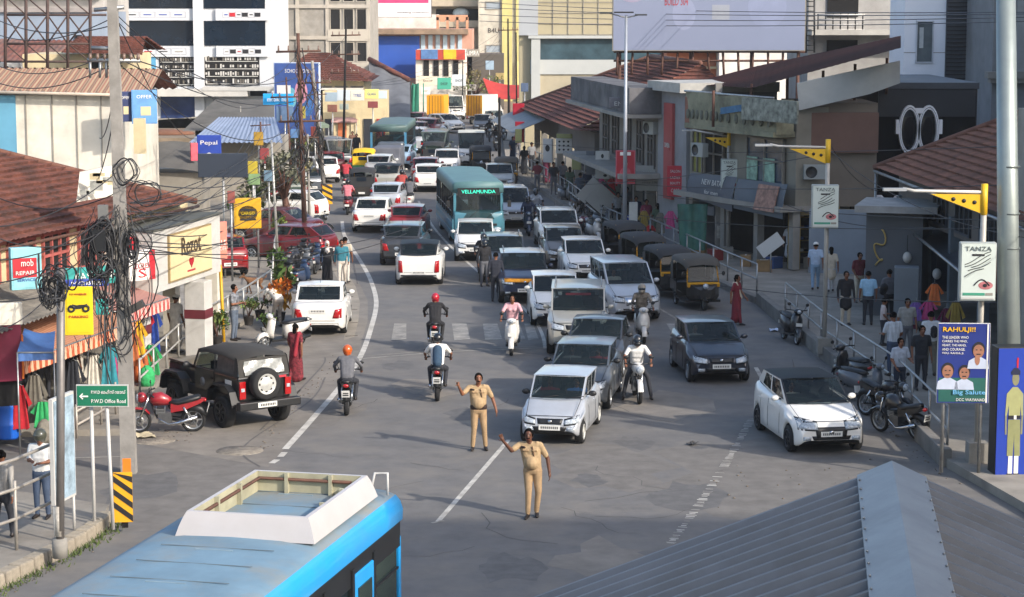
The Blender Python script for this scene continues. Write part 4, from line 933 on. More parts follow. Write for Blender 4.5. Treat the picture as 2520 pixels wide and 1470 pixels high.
def park_extra(f,w_,h,y):
    text('TO WHEELER',REDP,f,(0,y,.83*h),X,Z3,w_*.6,h*.035)
    m = MB(); 
    for s in (-.24,.26): 
        m.tube([V((s*w_+.1*w_*cos(t),y,.55*h+.1*w_*sin(t))) for t in [2*pi*i/14 for i in range(15)]],.022,INK,5)
    m.prism([V((x*w_,y+.004,z*h)) for x,z in ((-.3,.57),(-.2,.64),(-.05,.62),(.05,.63),(.2,.63),(.32,.65),(.3,.62),(.16,.59),(.1,.55),(-.12,.54),(-.2,.56))],(0,-.012,0),INK);m.build('motorcycle_symbol',f)
    text('PARKING',REDP,f,(0,y,.36*h),X,Z3,w_*.66,h*.05)
board('parking_sign','bright yellow parking board with a black motorcycle symbol beside the grey pole','sign',160,703,230,825,39.0,YEL,8,.05,None,extra=park_extra)
board('shop_sign','teal strip sign half hidden behind the wire bundles','sign',170,655,300,700,52.5,TEAL,35,.1,lines=((('FASHION'),ORW,.3,.7,.4),))
board('shop_sign','small blue and white sign just above the yellow parking board','sign',162,686,262,706,51,BLUEP,25,.1,lines=(('MOBILE',ORW,.25,.7,.5),))
board('shop_sign','small green hanging board next to the yellow parking board','sign',236,735,268,775,51.5,TEAL,10,.06,lines=())
board('shop_sign','red and white shop sign above the pink awning','sign',318,615,374,690,57.5,ORW,45,.15,lines=(('S',REDP,.1,.3,.3),),extra=lambda f,w_,h,y: (rect(f,.38*w_,.5*h,.22*w_,h*.98,REDP,y),text('TEXTILES',REDP,f,(-.05*w_,y,.4*h),X,Z3,w_*.6,h*.18)))
board('shop_sign','small red fascia sign over the grey shade beside the wire coils','sign',322,580,372,618,58.5,REDP,50,.15)
board('shop_banner','salmon pink banner on the far end of the white sign fascia','banner',526,545,558,640,66.5,M('salmon','cf7d6b',.7,0,.15,2),30,.06,lines=(('SALE',ORW,.4,.8,.12),('50 OFF',ORW,.25,.8,.1)))
board('notice_board','white board edge with a thick border beside the magenta cabinet','board',-30,745,52,800,47.3,OFFW,20,.15)
# magenta cabinet by the frame edge, blue drum, blue canvas canopy
c = G(10,1000,.15);q = thing('display_cabinet','magenta display cabinet with a white rim at the shop entrance','cabinet',P(5,930,48.2),R(20));part(q,'case',(0,0,.62),(.85,.5,1.35),M('magenta','7c1f3c',.5,0,.12,2),bevel=.02);part(q,'rim',(0,-.02,1.36),(.95,.56,.16),WHITE,bevel=.02);part(q,'side_trim',(.44,-.2,.5),(.04,.2,1.0),M('orange_trim','d06a1e',.6));part(q,'leg',(0,.1,-.35),(.7,.3,.6),DARK)
c = G(22,1078,.15);q = thing('plastic_drum','tall blue plastic drum standing at the shop entrance','drum',c,0);m = MB();m.lathe([(.001,0),(.26,.0),(.28,.05),(.27,.3),(.285,.33),(.27,.36),(.27,.7),(.285,.73),(.25,.9),(.14,.93),(.001,.93)],M('blue_plastic','1f5fc2',.4,0,.08,3),20);m.build('barrel',q);part(q,'wrap',(0,-.03,1.05),(.5,.3,.22),M('yellow_cloth','c9981f',.8,0,.3,6),bevel=.05)
q = thing('canvas_canopy','blue tarpaulin canopy over the dark clothes shop entrance','canopy',(0,0,0));m = MB();a,b_,c,d = P(42,868,47.2),P(132,868,47.6),P(136,815,49.5),P(60,808,49);m.grid(a,b_,c,d,M('blue_tarpaulin','3c5f94',.6,0,.2,2,.2),6,4,lambda p,u,t: p-V((0,0,.08*sin(pi*u))),True);m.grid(a-V((0,0,.2)),b_-V((0,0,.16)),b_,a,M('blue_tarpaulin','3c5f94',.6,0,.2,2,.2),6,1);m.build('sheet',q);m = MB();m.tube([a,b_],.02,STEEL);m.tube([a,V((a.x,a.y,.15))],.02,STEEL);m.tube([b_,V((b_.x,b_.y,.15))],.02,STEEL);m.build('frame',q)
# clothes and goods hung out at the shops
def garment(px_,py_,Y,c,h=.75,w_=.3,grp='clothes hung outside the sunny shops',where='by the clothes shop',rz_=0,kind=0):
    p = P(px_,py_,Y);nm = 'hanging_garment';r_ = MB();mt = M('garment_'+c,c,.9,0,.25,6,.2)
    def fn(q,u,t): return q+V((0,.03*sin(u*17+px_),-.03*abs(sin(u*9))*(1-t)))
    r_.grid((-w_*.6,0,-h),(w_*.6,0,-h),(w_*.28,0,0),(-w_*.28,0,0),mt,8,5,fn,True);r_.grid((w_*.6,.06,-h),(-w_*.6,.06,-h),(-w_*.28,.06,0),(w_*.28,.06,0),mt,8,5,fn,True)
    for s in (-1,1): r_.grid((s*w_*.85,.03,-h*.42),(s*w_*.6,.03,-h*.5),(s*w_*.24,.03,0),(s*w_*.3,.03,0),mt)
    r_.tube([(-w_*.25,.03,0),(0,.03,.05),(w_*.25,.03,0)],.008,STEEL,5);r_.tube([(0,.03,.05),(0,.03,.14)],.006,STEEL,4)
    o = r_.build(nm,None,p,R(rz_));return tag(o,where,'garment',grp)
WORDS = {'b3202c': 'red','1f3f8f': 'blue','cfa01c': 'yellow','2f9a5a': 'green','c9c4b8': 'white','5e1f3c': 'maroon','22252c': 'black','b5653a': 'brown','7a5aa0': 'purple','2e7f8c': 'teal','b8487a': 'pink','6f6a60': 'grey','8f7a3a': 'olive','d0703a': 'orange'}
for (x,y,Y,c,h,wh) in ((352,745,58.5,'b3202c',1.3,'long red dress hung under the pink awning'),(372,750,58.6,'1f3f8f',1.3,'long blue dress hung under the pink awning'),(335,790,56,'cfa01c',.9,'yellow shirt hung at the end of the orange awning'),(322,815,55,'b5653a',.9,'brown shirt hung below the yellow shirt by the orange awning'),(268,850,54,'2e7f8c',1.0,'teal cloth hung at the orange awning fringe'),(372,850,57.5,'2f9a5a',.8,'green bag hung near the jeep bonnet'),(45,950,49,'b3202c',1.0,'red cloth hung next to the blue drum'),(85,925,49.2,'6f6a60',1.1,'grey patterned cloth hung at the dark shop mouth'),(105,990,49,'2f9a5a',.6,'dark green bundle hung inside the shop entrance'),(232,875,54,'c9c4b8',1.2,'pale blue white sheet hung behind the road sign'),(290,880,54.5,'b8487a',.8,'pink cloth hung beside the concrete pole'),(180,890,52,'22252c',1.1,'black dress hung at the shop entrance'),(60,905,49.5,'22252c',1.2,'dark long coat hung at the shop entrance by the drum'),(350,860,57,'b5653a',.7,'brown basket cloth hung near the jeep')): garment(x,y,Y,c,h,.36,where=wh)
for (x,y,Y,c,wh) in ((512,700,65,'cfa01c','yellow'),):
    r_ = thing('door_frame','tall yellow door frame leaning beside the white pillar','frame',G(520,845,.15),R(35));m = MB()
    for s in (-.42,.42): m.tube([(s,0,0),(s*.94,.1,2.3)],.05,M('yellow_paint','cf9d1c',.5),6)
    m.tube([(-.4,.1,2.3),(.4,.1,2.3)],.05,M('yellow_paint','cf9d1c',.5),6);m.build('frame',r_)
for i,(x,y,c) in enumerate(((345,905,'d0703a'),(362,915,'2f9a5a'),(308,930,'c9c4b8'),(290,912,'b3202c'),(326,893,'7a5aa0'),(268,935,'8f7a3a'),(130,1040,'22252c'),(110,1055,'6f6a60'),(160,1050,'b5653a'))):
    c0 = G(x,y+35,.15);rr = random.Random(i);m = MB();w_ = .42;m.loft([[V((w_/2*k*cos(a),w_/2*k*.8*sin(a),z)) for a in [2*pi*j/12 for j in range(12)]] for z,k in ((0,.85),(.12,1.05),(.35,1),(.48,.7),(.55,.25))],M('sack_'+c,c,.9,0,.3,7,.3));o = m.build('goods_sack',None,c0,rr.uniform(0,3));tag(o,'%s stuffed goods sack on the pavement %s' % (WORDS[c],('near the jeep','beside the green railing post','behind the road sign','by the concrete pole','under the pink awning','behind the striped marker','at the dark shop step','next to the black sack at the shop step','by the folded ladder')[i]),'sack','goods sacks on the shop pavement')
# ---------------------------------------------------------------- second row: panelled house, tin roofs, hoarding skeleton
def facade(name,label,cat,x0,x1,Y,ytop,mat,depth=8,zb=0,rz_=0,ground=None):
    a,b_ = P(x0,300,Y),P(x1,300,Y);h = CAMH-(ytop-HOR)*Y/FPX;w_ = b_.x-a.x
    r_ = thing(name,label,cat,(a.x,Y,zb),R(rz_));part(r_,'wall',(w_/2,depth/2,(h-zb)/2),(w_,depth,h-zb),mat);return r_,w_,h-zb
def zat(py,Y): return CAMH-(py-HOR)*Y/FPX
Y = 86;r_,w_,h = facade('panelled_house','low house walled in white and blue panels under a striped tin roof','house',-60,318,Y,232,OFFW,7)
m = MB();m.box((w_*.13,-.03,h/2),(w_*.27,.04,h),M('panel_blue','5b93ad',.6,0,.1,1));m.build('blue_panel',r_)
for q in (.33,.5,.66,.82): part(r_,'panel_joint',(w_*q,-.02,h/2),(.05,.04,h),WALLG)
m = MB();sheet(m,(-.6,-.4,h+.25),(w_+.9,-.4,h+.05),(w_+.9,3,h+.95),(-.6,3,h+1.0),stripes('painted_tin','9a866c','8a6050',2.6),.3,.03);sheet(m,(w_+.9,7,h),(-.6,7,h),(-.6,3,h+1),(w_+.9,3,h+.95),TILE2,.3,.04);m.build('roof',r_)
m = MB();m.tube([(-.6,-.45,h+.18),(w_+.9,-.45,h)],.07,M('pale_gutter','b5a898',.6),6);m.build('gutter',r_)
for (x0,x1,y0,y1,f,lb) in ((294,324,226,300,M('navy_poster','27345e',.6,0,.2,2),'dark navy poster board on the side of the panelled house'),(326,386,222,305,M('poster_blue','5d8fbf',.6,0,.2,1.5),'light blue poster board with a beige picture on the panelled house')):
    board('poster_board',lb,'poster',x0,y0,x1,y1,84.6,f,14,.1,extra=lambda ff,w__,hh,yy: (rect(ff,.05*w__,.38*hh,w__*.4,hh*.26,CREAM,yy),text('OFFER',ORW,ff,(0,yy,.75*hh),X,Z3,w__*.6,hh*.1)))
part(thing('cream_pillar','pale cream concrete pillar below the blue poster board','pillar',P(345,368,80)),'shaft',(0,0,.5),(.4,.4,1.3),CREAM)
Y = 98;r_,w_,h = facade('cream_house','small cream house with a rusty tiled roof behind the hoarding frame','house',60,330,Y,132,CREAM,5)
m = MB();tile_roof(m,(w_*.38,-1,h),(w_+.6,-1,h-.1),(w_+.2,2.5,h+.75),(w_*.42,2.5,h+.75),TILE2);tile_roof(m,(w_+.6,6,h),(w_*.38,6,h),(w_*.42,2.5,h+.75),(w_+.2,2.5,h+.75),TILE2);m.build('roof',r_)
win(r_,w_*.62,w_*.72,h-1.6,h-.3,WHITE,DARK)
q = thing('air_conditioner','white air conditioner outdoor unit on the cream house','air conditioner',P(27,190,93));part(q,'case',(0,0,.32),(.95,.35,.62),WHITE,bevel=.03);m = MB();m.lathe([(.25,-.19),(.25,-.17),(.08,-.18),(.001,-.18)],BLACK,18,'Y',(-.15,0,.32));m.build('fan',q);part(q,'bracket',(0,.1,-.06),(.9,.4,.08),STEEL)
Y = 104;r_,w_,h = facade('tin_shed','low shed with a rusty brown tin roof behind the hoarding frame','shed',-120,132,Y,142,WALLG,6);m = MB();sheet(m,(-.5,-1,h+.1),(w_+.5,-1,h-.3),(w_+.5,4,h+.8),(-.5,4,h+.9),M('rusty_tin','6d4236',.8,.1,.4,1.2,.1,0,'7c736a',.6),.25,.03);m.build('roof',r_)
Y = 112;r_,w_,h = facade('blue_grey_warehouse','tall blue grey metal clad warehouse behind the hoarding skeleton','warehouse',-60,232,Y,30,M('blue_grey_cladding','8b97a8',.5,.1,.06,1,0,0,'6c747d',.3),10);win(r_,w_*.86,w_*.91,h-2.05,h-1.2,M('dark_frame','20242c',.5));part(r_,'coping',(w_/2,-.05,h+.12),(w_+.3,.3,.25),M('pale_coping','8d8683',.8))
Y = 122;r_,w_,h = facade('grey_apartment','pale grey stepped building behind the warehouse roof','building',-90,262,Y,-60,bmat('aba6a0'),8)
for q in range(3): part(r_,'ledge',(w_/2,-.3,h-1.2-q*.9),(w_,.6,.12),bmat('c4bab0')); 
q = thing('hoarding_frame','rusty steel lattice frame of an unused hoarding rising behind the tin roofs','hoarding frame',(0,0,0));m = MB();Y = 90;SK = M('frame_brown','4b3c38',.8,.2,.2,5)
xs = (13,64,117,167,222)
for Yq in (Y,Y+1.6):
    for x in xs: m.tube([P(x,-60,Yq),P(x,200,Yq)],.07,SK,6)
    for y in (-8,37,108,152): m.tube([P(13,y,Yq),P(262 if y < 40 else 222,y,Yq)],.05,SK,5)
for a,b_ in zip(xs,xs[1:]):
    m.tube([P(a,37,Y),P(b_,108,Y)],.035,SK,5);m.tube([P(b_,37,Y),P(a,108,Y)],.035,SK,5);m.tube([P(a,108,Y),P(b_,152,Y)],.03,SK,5);m.tube([P(a,-8,Y),P(b_,37,Y)],.03,SK,5)
for x in xs: 
    for y in (-8,37,108,152): m.tube([P(x,y,Y),P(x,y,Y+1.6)],.03,SK,5)
m.build('lattice',q)
# ---------------------------------------------------------------- big white showroom with dark glass bands
SW = M('showroom_white','c3c5c8',.5,0,.03,1);Y = 168;r_,w_,h = facade('showroom_building','white multi storey showroom building with dark glass bands and rows of small shop logos','building',296,668,Y,-80,SW,14)
sx = lambda p_: (p_-296)*Y/FPX
BG = M('showroom_glass','0f1a26',.06,0,.5,.35)
for (y0,y1) in ((-40,21),(51,111)):
    for (a,b_) in ((288,482),(503,656)):
        f = MB();f.box((sx((a+b_)/2),-.06,(zat(y0,Y)+zat(y1,Y))/2),((b_-a)*Y/FPX,.08,(y1-y0)*Y/FPX),BG)
        f.build('glass_band',r_)
for (a,b_,y0,y1) in ((395,482,139,210),(505,640,139,208)):
    m = MB();m.box((sx((a+b_)/2),-.03,(zat(y0,Y)+zat(y1,Y))/2),((b_-a)*Y/FPX,.04,(y1-y0)*Y/FPX),DARK);o = m.build('display_window',r_);m = MB();rr = random.Random(a)
    for k in range(4):
        zz = zat(y1,Y)+.12+k*.58;m.box((sx((a+b_)/2),-.07,zz),((b_-a)*Y/FPX*.94,.05,.05),WHITE)
        for j in range(int((b_-a)/6)): 
            if rr.random() < .85: m.box((sx(a+5+j*6),-.09,zz+.22),(.12,.1,rr.uniform(.15,.38)),WHITE if rr.random() < (.45 if a < 500 else .75) else M('kitchenware','6d675e',.5,.3,.3,9))
    m.build('shelf_goods',o)
m = MB();m.box((sx(575),-.06,zat(226,Y)),(sx(668)-sx(503),.1,.5),DARK);m.build('ground_window',r_)
for (y0,y1) in ((22,50),(112,138)):
    for (a,b_) in ((296,482),(536,664)):
        m = MB();m.box((sx((a+b_)/2),-.2,(zat(y0,Y)+zat(y1,Y))/2),(sx(b_)-sx(a),.16,zat(y0,Y)-zat(y1,Y)),SW);f = m.build('logo_band',r_);rr = random.Random(a+y0)
        n = 4 if a < 400 else 6
        for k in range(n):
            c = sx(a+18+(b_-a-36)*(k+.5)/n);WL = M('logo_line','a9aab0',.6);zc = (zat(y0,Y)+zat(y1,Y))/2;mt = rr.choice([INK,WALLG,REDP,BLUEP,INK]);m = MB()
            if k % 2 and a > 400: m.box((c,-.3,zc),(.45,.03,.3),mt)
            else:
                for s in (-1,1): m.box((c,-.29,zc+s*.22),(1.1 if n == 4 else .5,.02,.03),WL);m.box((c+s*(.55 if n == 4 else .25),-.29,zc),(.03,.02,.44),WL)
                m.box((c,-.3,zc),(.6 if n == 4 else .25,.02,.07),mt)
            m.build('shop_logo',f)
for x in (492,286): part(r_,'column',(sx(x+2),-.3,h/2),(.75,.5,h),SW)
part(r_,'canopy_slab',(sx(475),-.9,zat(224,Y)),(sx(655)-sx(372),1.9,.55),M('pale_slab','bcb9b2',.8,0,.1,1));part(r_,'canopy_slab',(sx(600),-1.2,zat(214,Y)),(sx(690)-sx(505),1.4,.3),WHITE)
part(r_,'lobby_glass',(sx(440),-.05,zat(262,Y)),(sx(482)-sx(395),.08,1.9),M('lobby_blue','2c3c66',.1,0,.5,.6));part(r_,'side_sign',(sx(360),-.1,zat(175,Y)),(sx(384)-sx(330),.1,2.3),M('sky_poster','4f90b4',.6,0,.25,.8))
m = MB();m.box((sx(340),-.1,1),(sx(386)-sx(296),.1,2.0),WALLG);m.build('base_wall',r_)
Y = 160;q = thing('compound_wall','stained concrete compound wall with red earth piled before it','wall',P(405,320,Y));m = MB();m.grid((-1.8,0,-.6),(2.6,0,-.6),(2.6,0,1.0),(-1.8,0,.6),GREYC,4,2);m.box((.4,.15,.2),(4.4,.3,1.3),GREYC);m.build('wall',q)
slab('terrain',[P(330,300,148),P(480,300,148),P(480,300,163),P(330,300,163)],-.1,1.15,EARTH)
m = MB();m.ell((0,0,-.1),(2.3,1.2,.3),M('red_earth','6d4a38',.95,0,.3,1.5,.4),16,8);o = m.build('earth_mound',None,P(400,325,152));tag(o,'mound of red earth in front of the compound wall','earth mound')
# dark low roofs in front of the showroom
Y = 130;q,w_,h = facade('low_shed','long low shed with dark grey felt roof before the white showroom','shed',490,700,Y,300,DARK,6);m = MB();a = -.5;m.grid((-.8,-1.5,h-.4),(w_+.5,-1.5,h-.2),(w_-.5,5,h+1.2),(.3,5,h+1.2),M('grey_felt','5a5854',.95,0,.25,.8,.2,0,'3a3835',.5),6,3);m.build('roof',q)
Y = 112;q,w_,h = facade('blue_shed','stall with a pale blue metal sheet roof behind the blue sign','shed',495,690,Y,338,WALLG,4);m = MB();sheet(m,(-.4,-1.8,h-.1),(w_+.3,-1.8,h-.1),(w_-.6,3,h+.95),(.5,3,h+.95),M('pale_blue_sheet','8793a8',.5,.2,.1,1),.25,.03);m.build('roof',q)
q = thing('grey_roof','curved grey sheet roof in front of the earth mound','shed',P(410,400,96));m = MB();m.grid((-1.7,-1.5,-.2),(2.4,-1.2,-.5),(1.6,2,.55),(-1.2,2,.7),M('dark_sheet','55534f',.85,0,.2,1),8,3,lambda p,u,t: p+V((0,0,.2*sin(pi*u))));m.build('roof',q);m = MB();m.box((.2,.3,-1.6),(3,2.4,2.4),WALLG);m.build('wall',q)
# signs in the middle distance on the sunny side
board('shop_sign','deep blue sign with white curly script beside the pale blue shed','sign',486,333,545,398,96,BLUEP,0,.15,lines=(('Pepal',ORW,.6,.7,.2),('O',ORW,.1,.3,.25)))
board('shop_sign','narrow pink arrow sign on the edge of the deep blue sign','sign',470,352,486,396,95.5,M('pinkred','c2505f',.6),30,.1)
board('blank_hoarding','blank dark slate hoarding standing on a post above the shop roofs','hoarding',488,378,610,437,79,M('slate_board','2d3440',.5,0,.1,.6),0,.15,posts=(.0,),fr=.02)
def hoard(f,w_,h,y):
    text('SCHOOL OPEN',ORW,f,(.05*w_,y,.86*h),X,Z3,w_*.6,h*.05);disc(f,.1*w_,.6*h,.14*w_,M('face_pink','c9899a',.7,0,.3,2),y,.16*h);disc(f,-.12*w_,.52*h,.12*w_,M('face_teal','6aa7b5',.7,0,.3,2),y+.003,.14*h);disc(f,.25*w_,.45*h,.12*w_,M('face_blue','4a7fc0',.7,0,.3,2),y+.004,.18*h);rect(f,-.28*w_,.62*h,w_*.3,h*.14,ORW,y-.004)
board('billboard','tall bright blue billboard crowded with faces beside the rusty poles','billboard',676,155,790,335,124,M('billboard_blue','38528f',.6,0,.3,.8),-12,.25,M('pale_frame','b8c4d4',.6),extra=hoard,posts=(-.4,.4))
board('shop_sign','cyan sign board with white lettering at the foot of the blue billboard','sign',648,231,722,258,118,M('cyan_board','1f9fe0',.5,0,.1,1),0,.2,lines=(('mobile hub',ORW,.3,.7,.4),),posts=(.3,))
board('shop_sign','small grey poster with a person under the cyan sign board','sign',680,262,722,300,118,M('grey_blue_poster','5b7596',.6,0,.3,1),0,.15,posts=(0,))
def cage(f,w_,h,y):
    rect(f,0,.55*h,w_*.85,h*.7,M('taxi_yellow','c99a16',.5),y); 
    for k in range(3): rect(f,0,(.3+.16*k)*h,w_*.6,h*.06,INK,y-.006)
    disc(f,0,.5*h,w_*.36,INK,y-.004,h*.26);text('CARGO',M('taxi_letter','d7bb12',.5),f,(0,y-.012,.46*h),X,Z3,w_*.5,h*.1)
board('stall_sign','yellow and black stall sign panel standing beyond the salmon banner','sign',577,487,642,562,82,M('taxi_yellow','c99a16',.5),12,.3,extra=cage,posts=(-.4,.4))
for (x0,y0,x1,y1,Yq,c,lb) in ((625,325,648,358,104,'a8862e','yellow and orange small sign on the crowded stall'),(610,397,634,428,92,'b39f2e','plain yellow small sign beside the slate hoarding'),(612,428,640,455,92,'7d9a6c','green and white small sign under the yellow one'),(640,365,662,402,104,'8a3a3c','red hanging sign among the stalls')):
    board('stall_sign',lb,'sign',x0,y0,x1,y1,Yq,M('stall_'+c,c,.6,0,.2,2),0,.1,posts=(0,),group='small signs among the roadside stalls')
q = thing('dog','brown street dog walking on the sunny pavement','dog',G(628,722,.15),R(-60))
FUR = M('brown_fur','6b4a30',.95,0,.3,12,.3);m = MB()
m.loft([[V((w_*cos(a),y,z+hh*sin(a))) for a in [2*pi*j/12 for j in range(12)]] for y,z,w_,hh in ((.3,.44,.03,.03),(.27,.45,.08,.09),(.12,.44,.095,.11),(-.1,.43,.1,.13),(-.24,.46,.09,.13),(-.33,.52,.06,.08),(-.38,.58,.05,.06),(-.42,.62,.055,.06),(-.48,.62,.05,.05),(-.55,.59,.028,.028),(-.6,.585,.02,.02))],FUR)
for s in (-1,1):
    m.tube([(s*.07,-.22,.42),(s*.075,-.25,.26),(s*.07,-.22+s*.05,.03)],[.05,.03,.02],FUR,7);m.tube([(s*.07,.2,.44),(s*.08,.14,.3),(s*.075,.27,.18),(s*.07,.23-s*.06,.02)],[.065,.045,.025,.02],FUR,7);m.tube([(s*.035,-.42,.66),(s*.05,-.41,.73)],[.025,.005],FUR,6);m.ell((s*.07,-.24+s*.05,.02),(.025,.045,.02),FUR,8,5);m.ell((s*.07,.2-s*.06,.02),(.025,.045,.02),FUR,8,5)
m.tube([(0,.3,.47),(0,.42,.56),(0,.46,.68)],[.025,.02,.01],FUR,6);m.build('body',q)
# ================================================================ the far end of the street
Y = 186;r_,w_,h = facade('unfinished_building','unfinished grey concrete building with bare blockwork and empty window openings','building',662,912,Y,-60,M('raw_blockwork','8f8b84',.95,0,.2,1.5,.3,0,'6c655b',.5),12)
sx = lambda p_: (p_-662)*Y/FPX
for y in (16,92,160): part(r_,'slab_edge',(w_/2,-.08,zat(y,Y)),(w_,.2,.3),M('raw_concrete','a59e93',.9,0,.15,1))
for x in (664,735,808,908): part(r_,'column',(sx(x),-.06,h/2),(.3,.14,h),M('raw_concrete','a59e93',.9,0,.15,1))
for (y0,y1) in ((-60,5),(22,72),(103,150),(178,225)):
    for (a,b_) in ((815,840),(848,872),(880,903)): win(r_,sx(a),sx(b_),zat(y1,Y),zat(y0,Y),M('raw_concrete','a59e93',.9,0,.15,1),DARK)
for (y0,y1) in ((72,100),(152,176)): part(r_,'parapet',(sx(858),-.12,zat((y0+y1)/2,Y)),(sx(908)-sx(810),.14,(y1-y0)*Y/FPX),M('pale_render','aaa397',.9,0,.12,1))
Y = 158;q,w_,h = facade('tile_house','old house with a brown red tile roof beside the blue billboard','house',690,895,Y,190,CREAM,9);m = MB()
tile_roof(m,(-.6,-1,h-.1),(w_+.6,-1,h-.3),(w_*.52,4,h+1.75),(w_*.3,4,h+1.75),TILE2);tile_roof(m,(w_+.6,-1,h-.3),(w_+.6,9,h-.2),(w_*.52,4.1,h+1.75),(w_*.52,4,h+1.75),TILE2);m.build('roof',q)
for k in range(5): win(q,.6+k*1.15,1.5+k*1.15,1.2,h-.6,WALLG,DARK)
part(q,'awning_slab',(w_/2,-.7,h-.75),(w_,1.4,.12),M('pale_slab','bcb9b2',.8,0,.1,1))
rr = random.Random(8)
for i,(x0,x1,y0,y1,c,tx) in enumerate(((830,862,222,248,'b9c3ca',''),(863,896,222,248,'d4d0bd','TYRES'),(898,932,220,243,'d7d27a','GLASS'),(932,952,224,243,'b9d2d4',''),(800,830,228,250,'8fa0ac',''))):
    board('shop_sign',('pale blue grey','off white','pale yellow','light blue','grey blue')[i]+' fascia sign in the row under the tile house','sign',x0,y0,x1,y1,152,M('fascia_'+c,c,.6,0,.12,1),0,.15,lines=((tx,BLUEP,.35,.6,.3),) if tx else (),group='fascia signs under the tile house')
Y = 154;q,w_,h = facade('shop_row','row of small open shops under fascia signs with red and cream doors','shops',795,952,Y,222,CREAM,3)
for k,c in enumerate(('22252c','b5653a','c9b892','22252c','9c2a22')): part(q,'shop_door',(.45+k*.92,-.05,1.1),(.6,.1,2.1),M('door_'+c,c,.7,0,.2,2))
# slanting grey tarpaulin roof
Y = 178;q = thing('tarpaulin_shed','steep shed covered with dark grey tarpaulin and a tiled edge','shed',(0,0,0));m = MB();a,b_,c,d = P(905,290,Y-6),P(1010,296,Y-8),P(1008,200,Y+2),P(908,148,Y+4)
m.grid(a,b_,c,d,M('grey_tarpaulin','5f6165',.7,0,.3,.7,.3),8,6,lambda p,u,t: p+V((0,.25*sin(u*14),0)),True);m.build('roof',q);m = MB();m.tube([d+V((0,-.3,.1)),c+V((0,-.3,.1))],.22,TILE2,6);m.build('ridge_tile',q);m = MB();m.prism([P(908,300,Y),P(1008,300,Y),P(1006,205,Y+3),P(910,155,Y+5)],(0,4,0),DARK);m.build('wall',q)
Y = 214;r_,w_,h = facade('blue_building','old building with a royal blue side wall and a terrace of pink arches','building',914,1162,Y,72,bmat('b58a78'),12)
sx = lambda p_: (p_-914)*Y/FPX
part(r_,'blue_wall',(sx(982),-.1,(zat(88,Y)+zat(190,Y))/2),(sx(1035)-sx(932),.16,zat(88,Y)-zat(190,Y)),M('royal_blue','1f4a9e',.7,0,.12,.5));part(r_,'terrace_slab',(sx(1030),-.6,zat(77,Y)),(sx(1160)-sx(914),1.6,.5),M('brown_slab','7d6a58',.9,0,.3,1)); 
for k in range(6): part(r_,'window_strip',(sx(1042+k*18),-.08,zat(105,Y)),(.42,.1,1.6),M('glass_pale','a9bcc9',.2,0,.2,1))
m = MB(); 
for k in range(4): m.box((sx(1078+k*24),-.2,zat(58,Y)),(.25,.3,1.3),bmat('bd8a6c'))
m.box((sx(1113),-.2,zat(43,Y)),(sx(1152)-sx(1075),.3,.5),bmat('bd8a6c'))
for k in range(3): m.box((sx(1090+k*24),-.2,zat(50,Y)),(.5,.28,.25),bmat('bd8a6c'))
m.build('arcade',r_)
facade('terrace_house','white house with a railing behind the terrace of the blue building','house',880,1078,226,36,bmat('c9c6c0'),5)
board('billboard','white and magenta billboard on top of the terrace of the blue building','billboard',908,-30,1062,43,216,M('billboard_white','d5d2d4',.6,0,.06,.3),0,.3,BLACK,extra=lambda f,w_,h,y: (rect(f,-.02*w_,.72*h,w_*.94,h*.5,M('magenta_print','b5376e',.6,0,.25,.4),y),text('wedding collection',INK,f,(.2*w_,y,.12*h),X,Z3,w_*.5,h*.07)))
Y = 206;r_,w_,h = facade('corner_shop','white pillared corner shop with a red and yellow fascia','shop',1024,1146,Y,122,bmat('d5cfc4'),6);sx = lambda p_: (p_-1024)*Y/FPX
part(r_,'fascia',(sx(1085),-.35,zat(133,Y)),(sx(1146)-sx(1026),.3,.95),M('fascia_red','a63a2c',.6,0,.2,1));part(r_,'fascia_panel',(sx(1108),-.52,zat(132,Y)),(1.2,.06,.9),M('fascia_yellow','d9a81e',.6));part(r_,'fascia_panel',(sx(1058),-.52,zat(132,Y)),(1.6,.06,.9),M('fascia_blue','4a6d9c',.6,0,.3,2))
for k in range(4): part(r_,'window',(sx(1050+k*24),-.05,zat(166,Y)),(.5,.1,1.5),DARK)
for (x0,x1,y0,y1,c,lb) in ((1030,1076,188,210,'d5c9b4','cream'),(1076,1110,192,220,'3f9d86','teal green'),(1112,1146,184,212,'c6ced4','white blue'),(1036,1058,216,232,'e0ddd6','plain white')): board('shop_sign',lb+' sign board below the white pillared corner shop','sign',x0,y0,x1,y1,202,M('far_sign_'+c,c,.6,0,.12,1),0,.15,lines=(('SHOP',INK,.35,.5,.25),),group='sign boards under the corner shop')
board('rooftop_letters','open white metal letter sign on a frame above the far shops','sign',1148,122,1180,140,200,WALLG,0,.1,lines=(('LIMRA',ORW,.2,.9,.6),))
q = thing('scaffold_stall','green netting screen around scaffold poles at the far shops','stall',(0,0,0));m = MB();Y = 196
for (x0,x1,y0,y1) in ((975,1012,236,292),(1002,1030,205,292)): m.grid(P(x0,y1,Y),P(x1,y1,Y),P(x1,y0,Y),P(x0+8,y0+6,Y),M('green_net','2f7d68',.9,0,.25,1),5,6,lambda p,u,t: p+V((0,.12*sin(u*12),0)))
m.build('net',q);m = MB()
for x in (978,1002,1016,1030,1042): m.tube([P(x,296,Y+.3),P(x,205,Y+.3)],.06,M('green_pole','3c7f6c',.7),6)
m.build('pole',q)
Y = 236;r_,w_,h = facade('beige_apartments','beige apartment block with deep balcony slabs at the far end','building',1062,1190,Y,-40,bmat('a79c8c'),10);sx = lambda p_: (p_-1062)*Y/FPX
for y in (8,58): part(r_,'balcony_slab',(w_/2,-.8,zat(y,Y)),(w_,1.8,.7),bmat('b5a893'));part(r_,'dark_recess',(w_/2,-.05,zat(y-20,Y)),(w_*.8,.1,1.4),DARK)
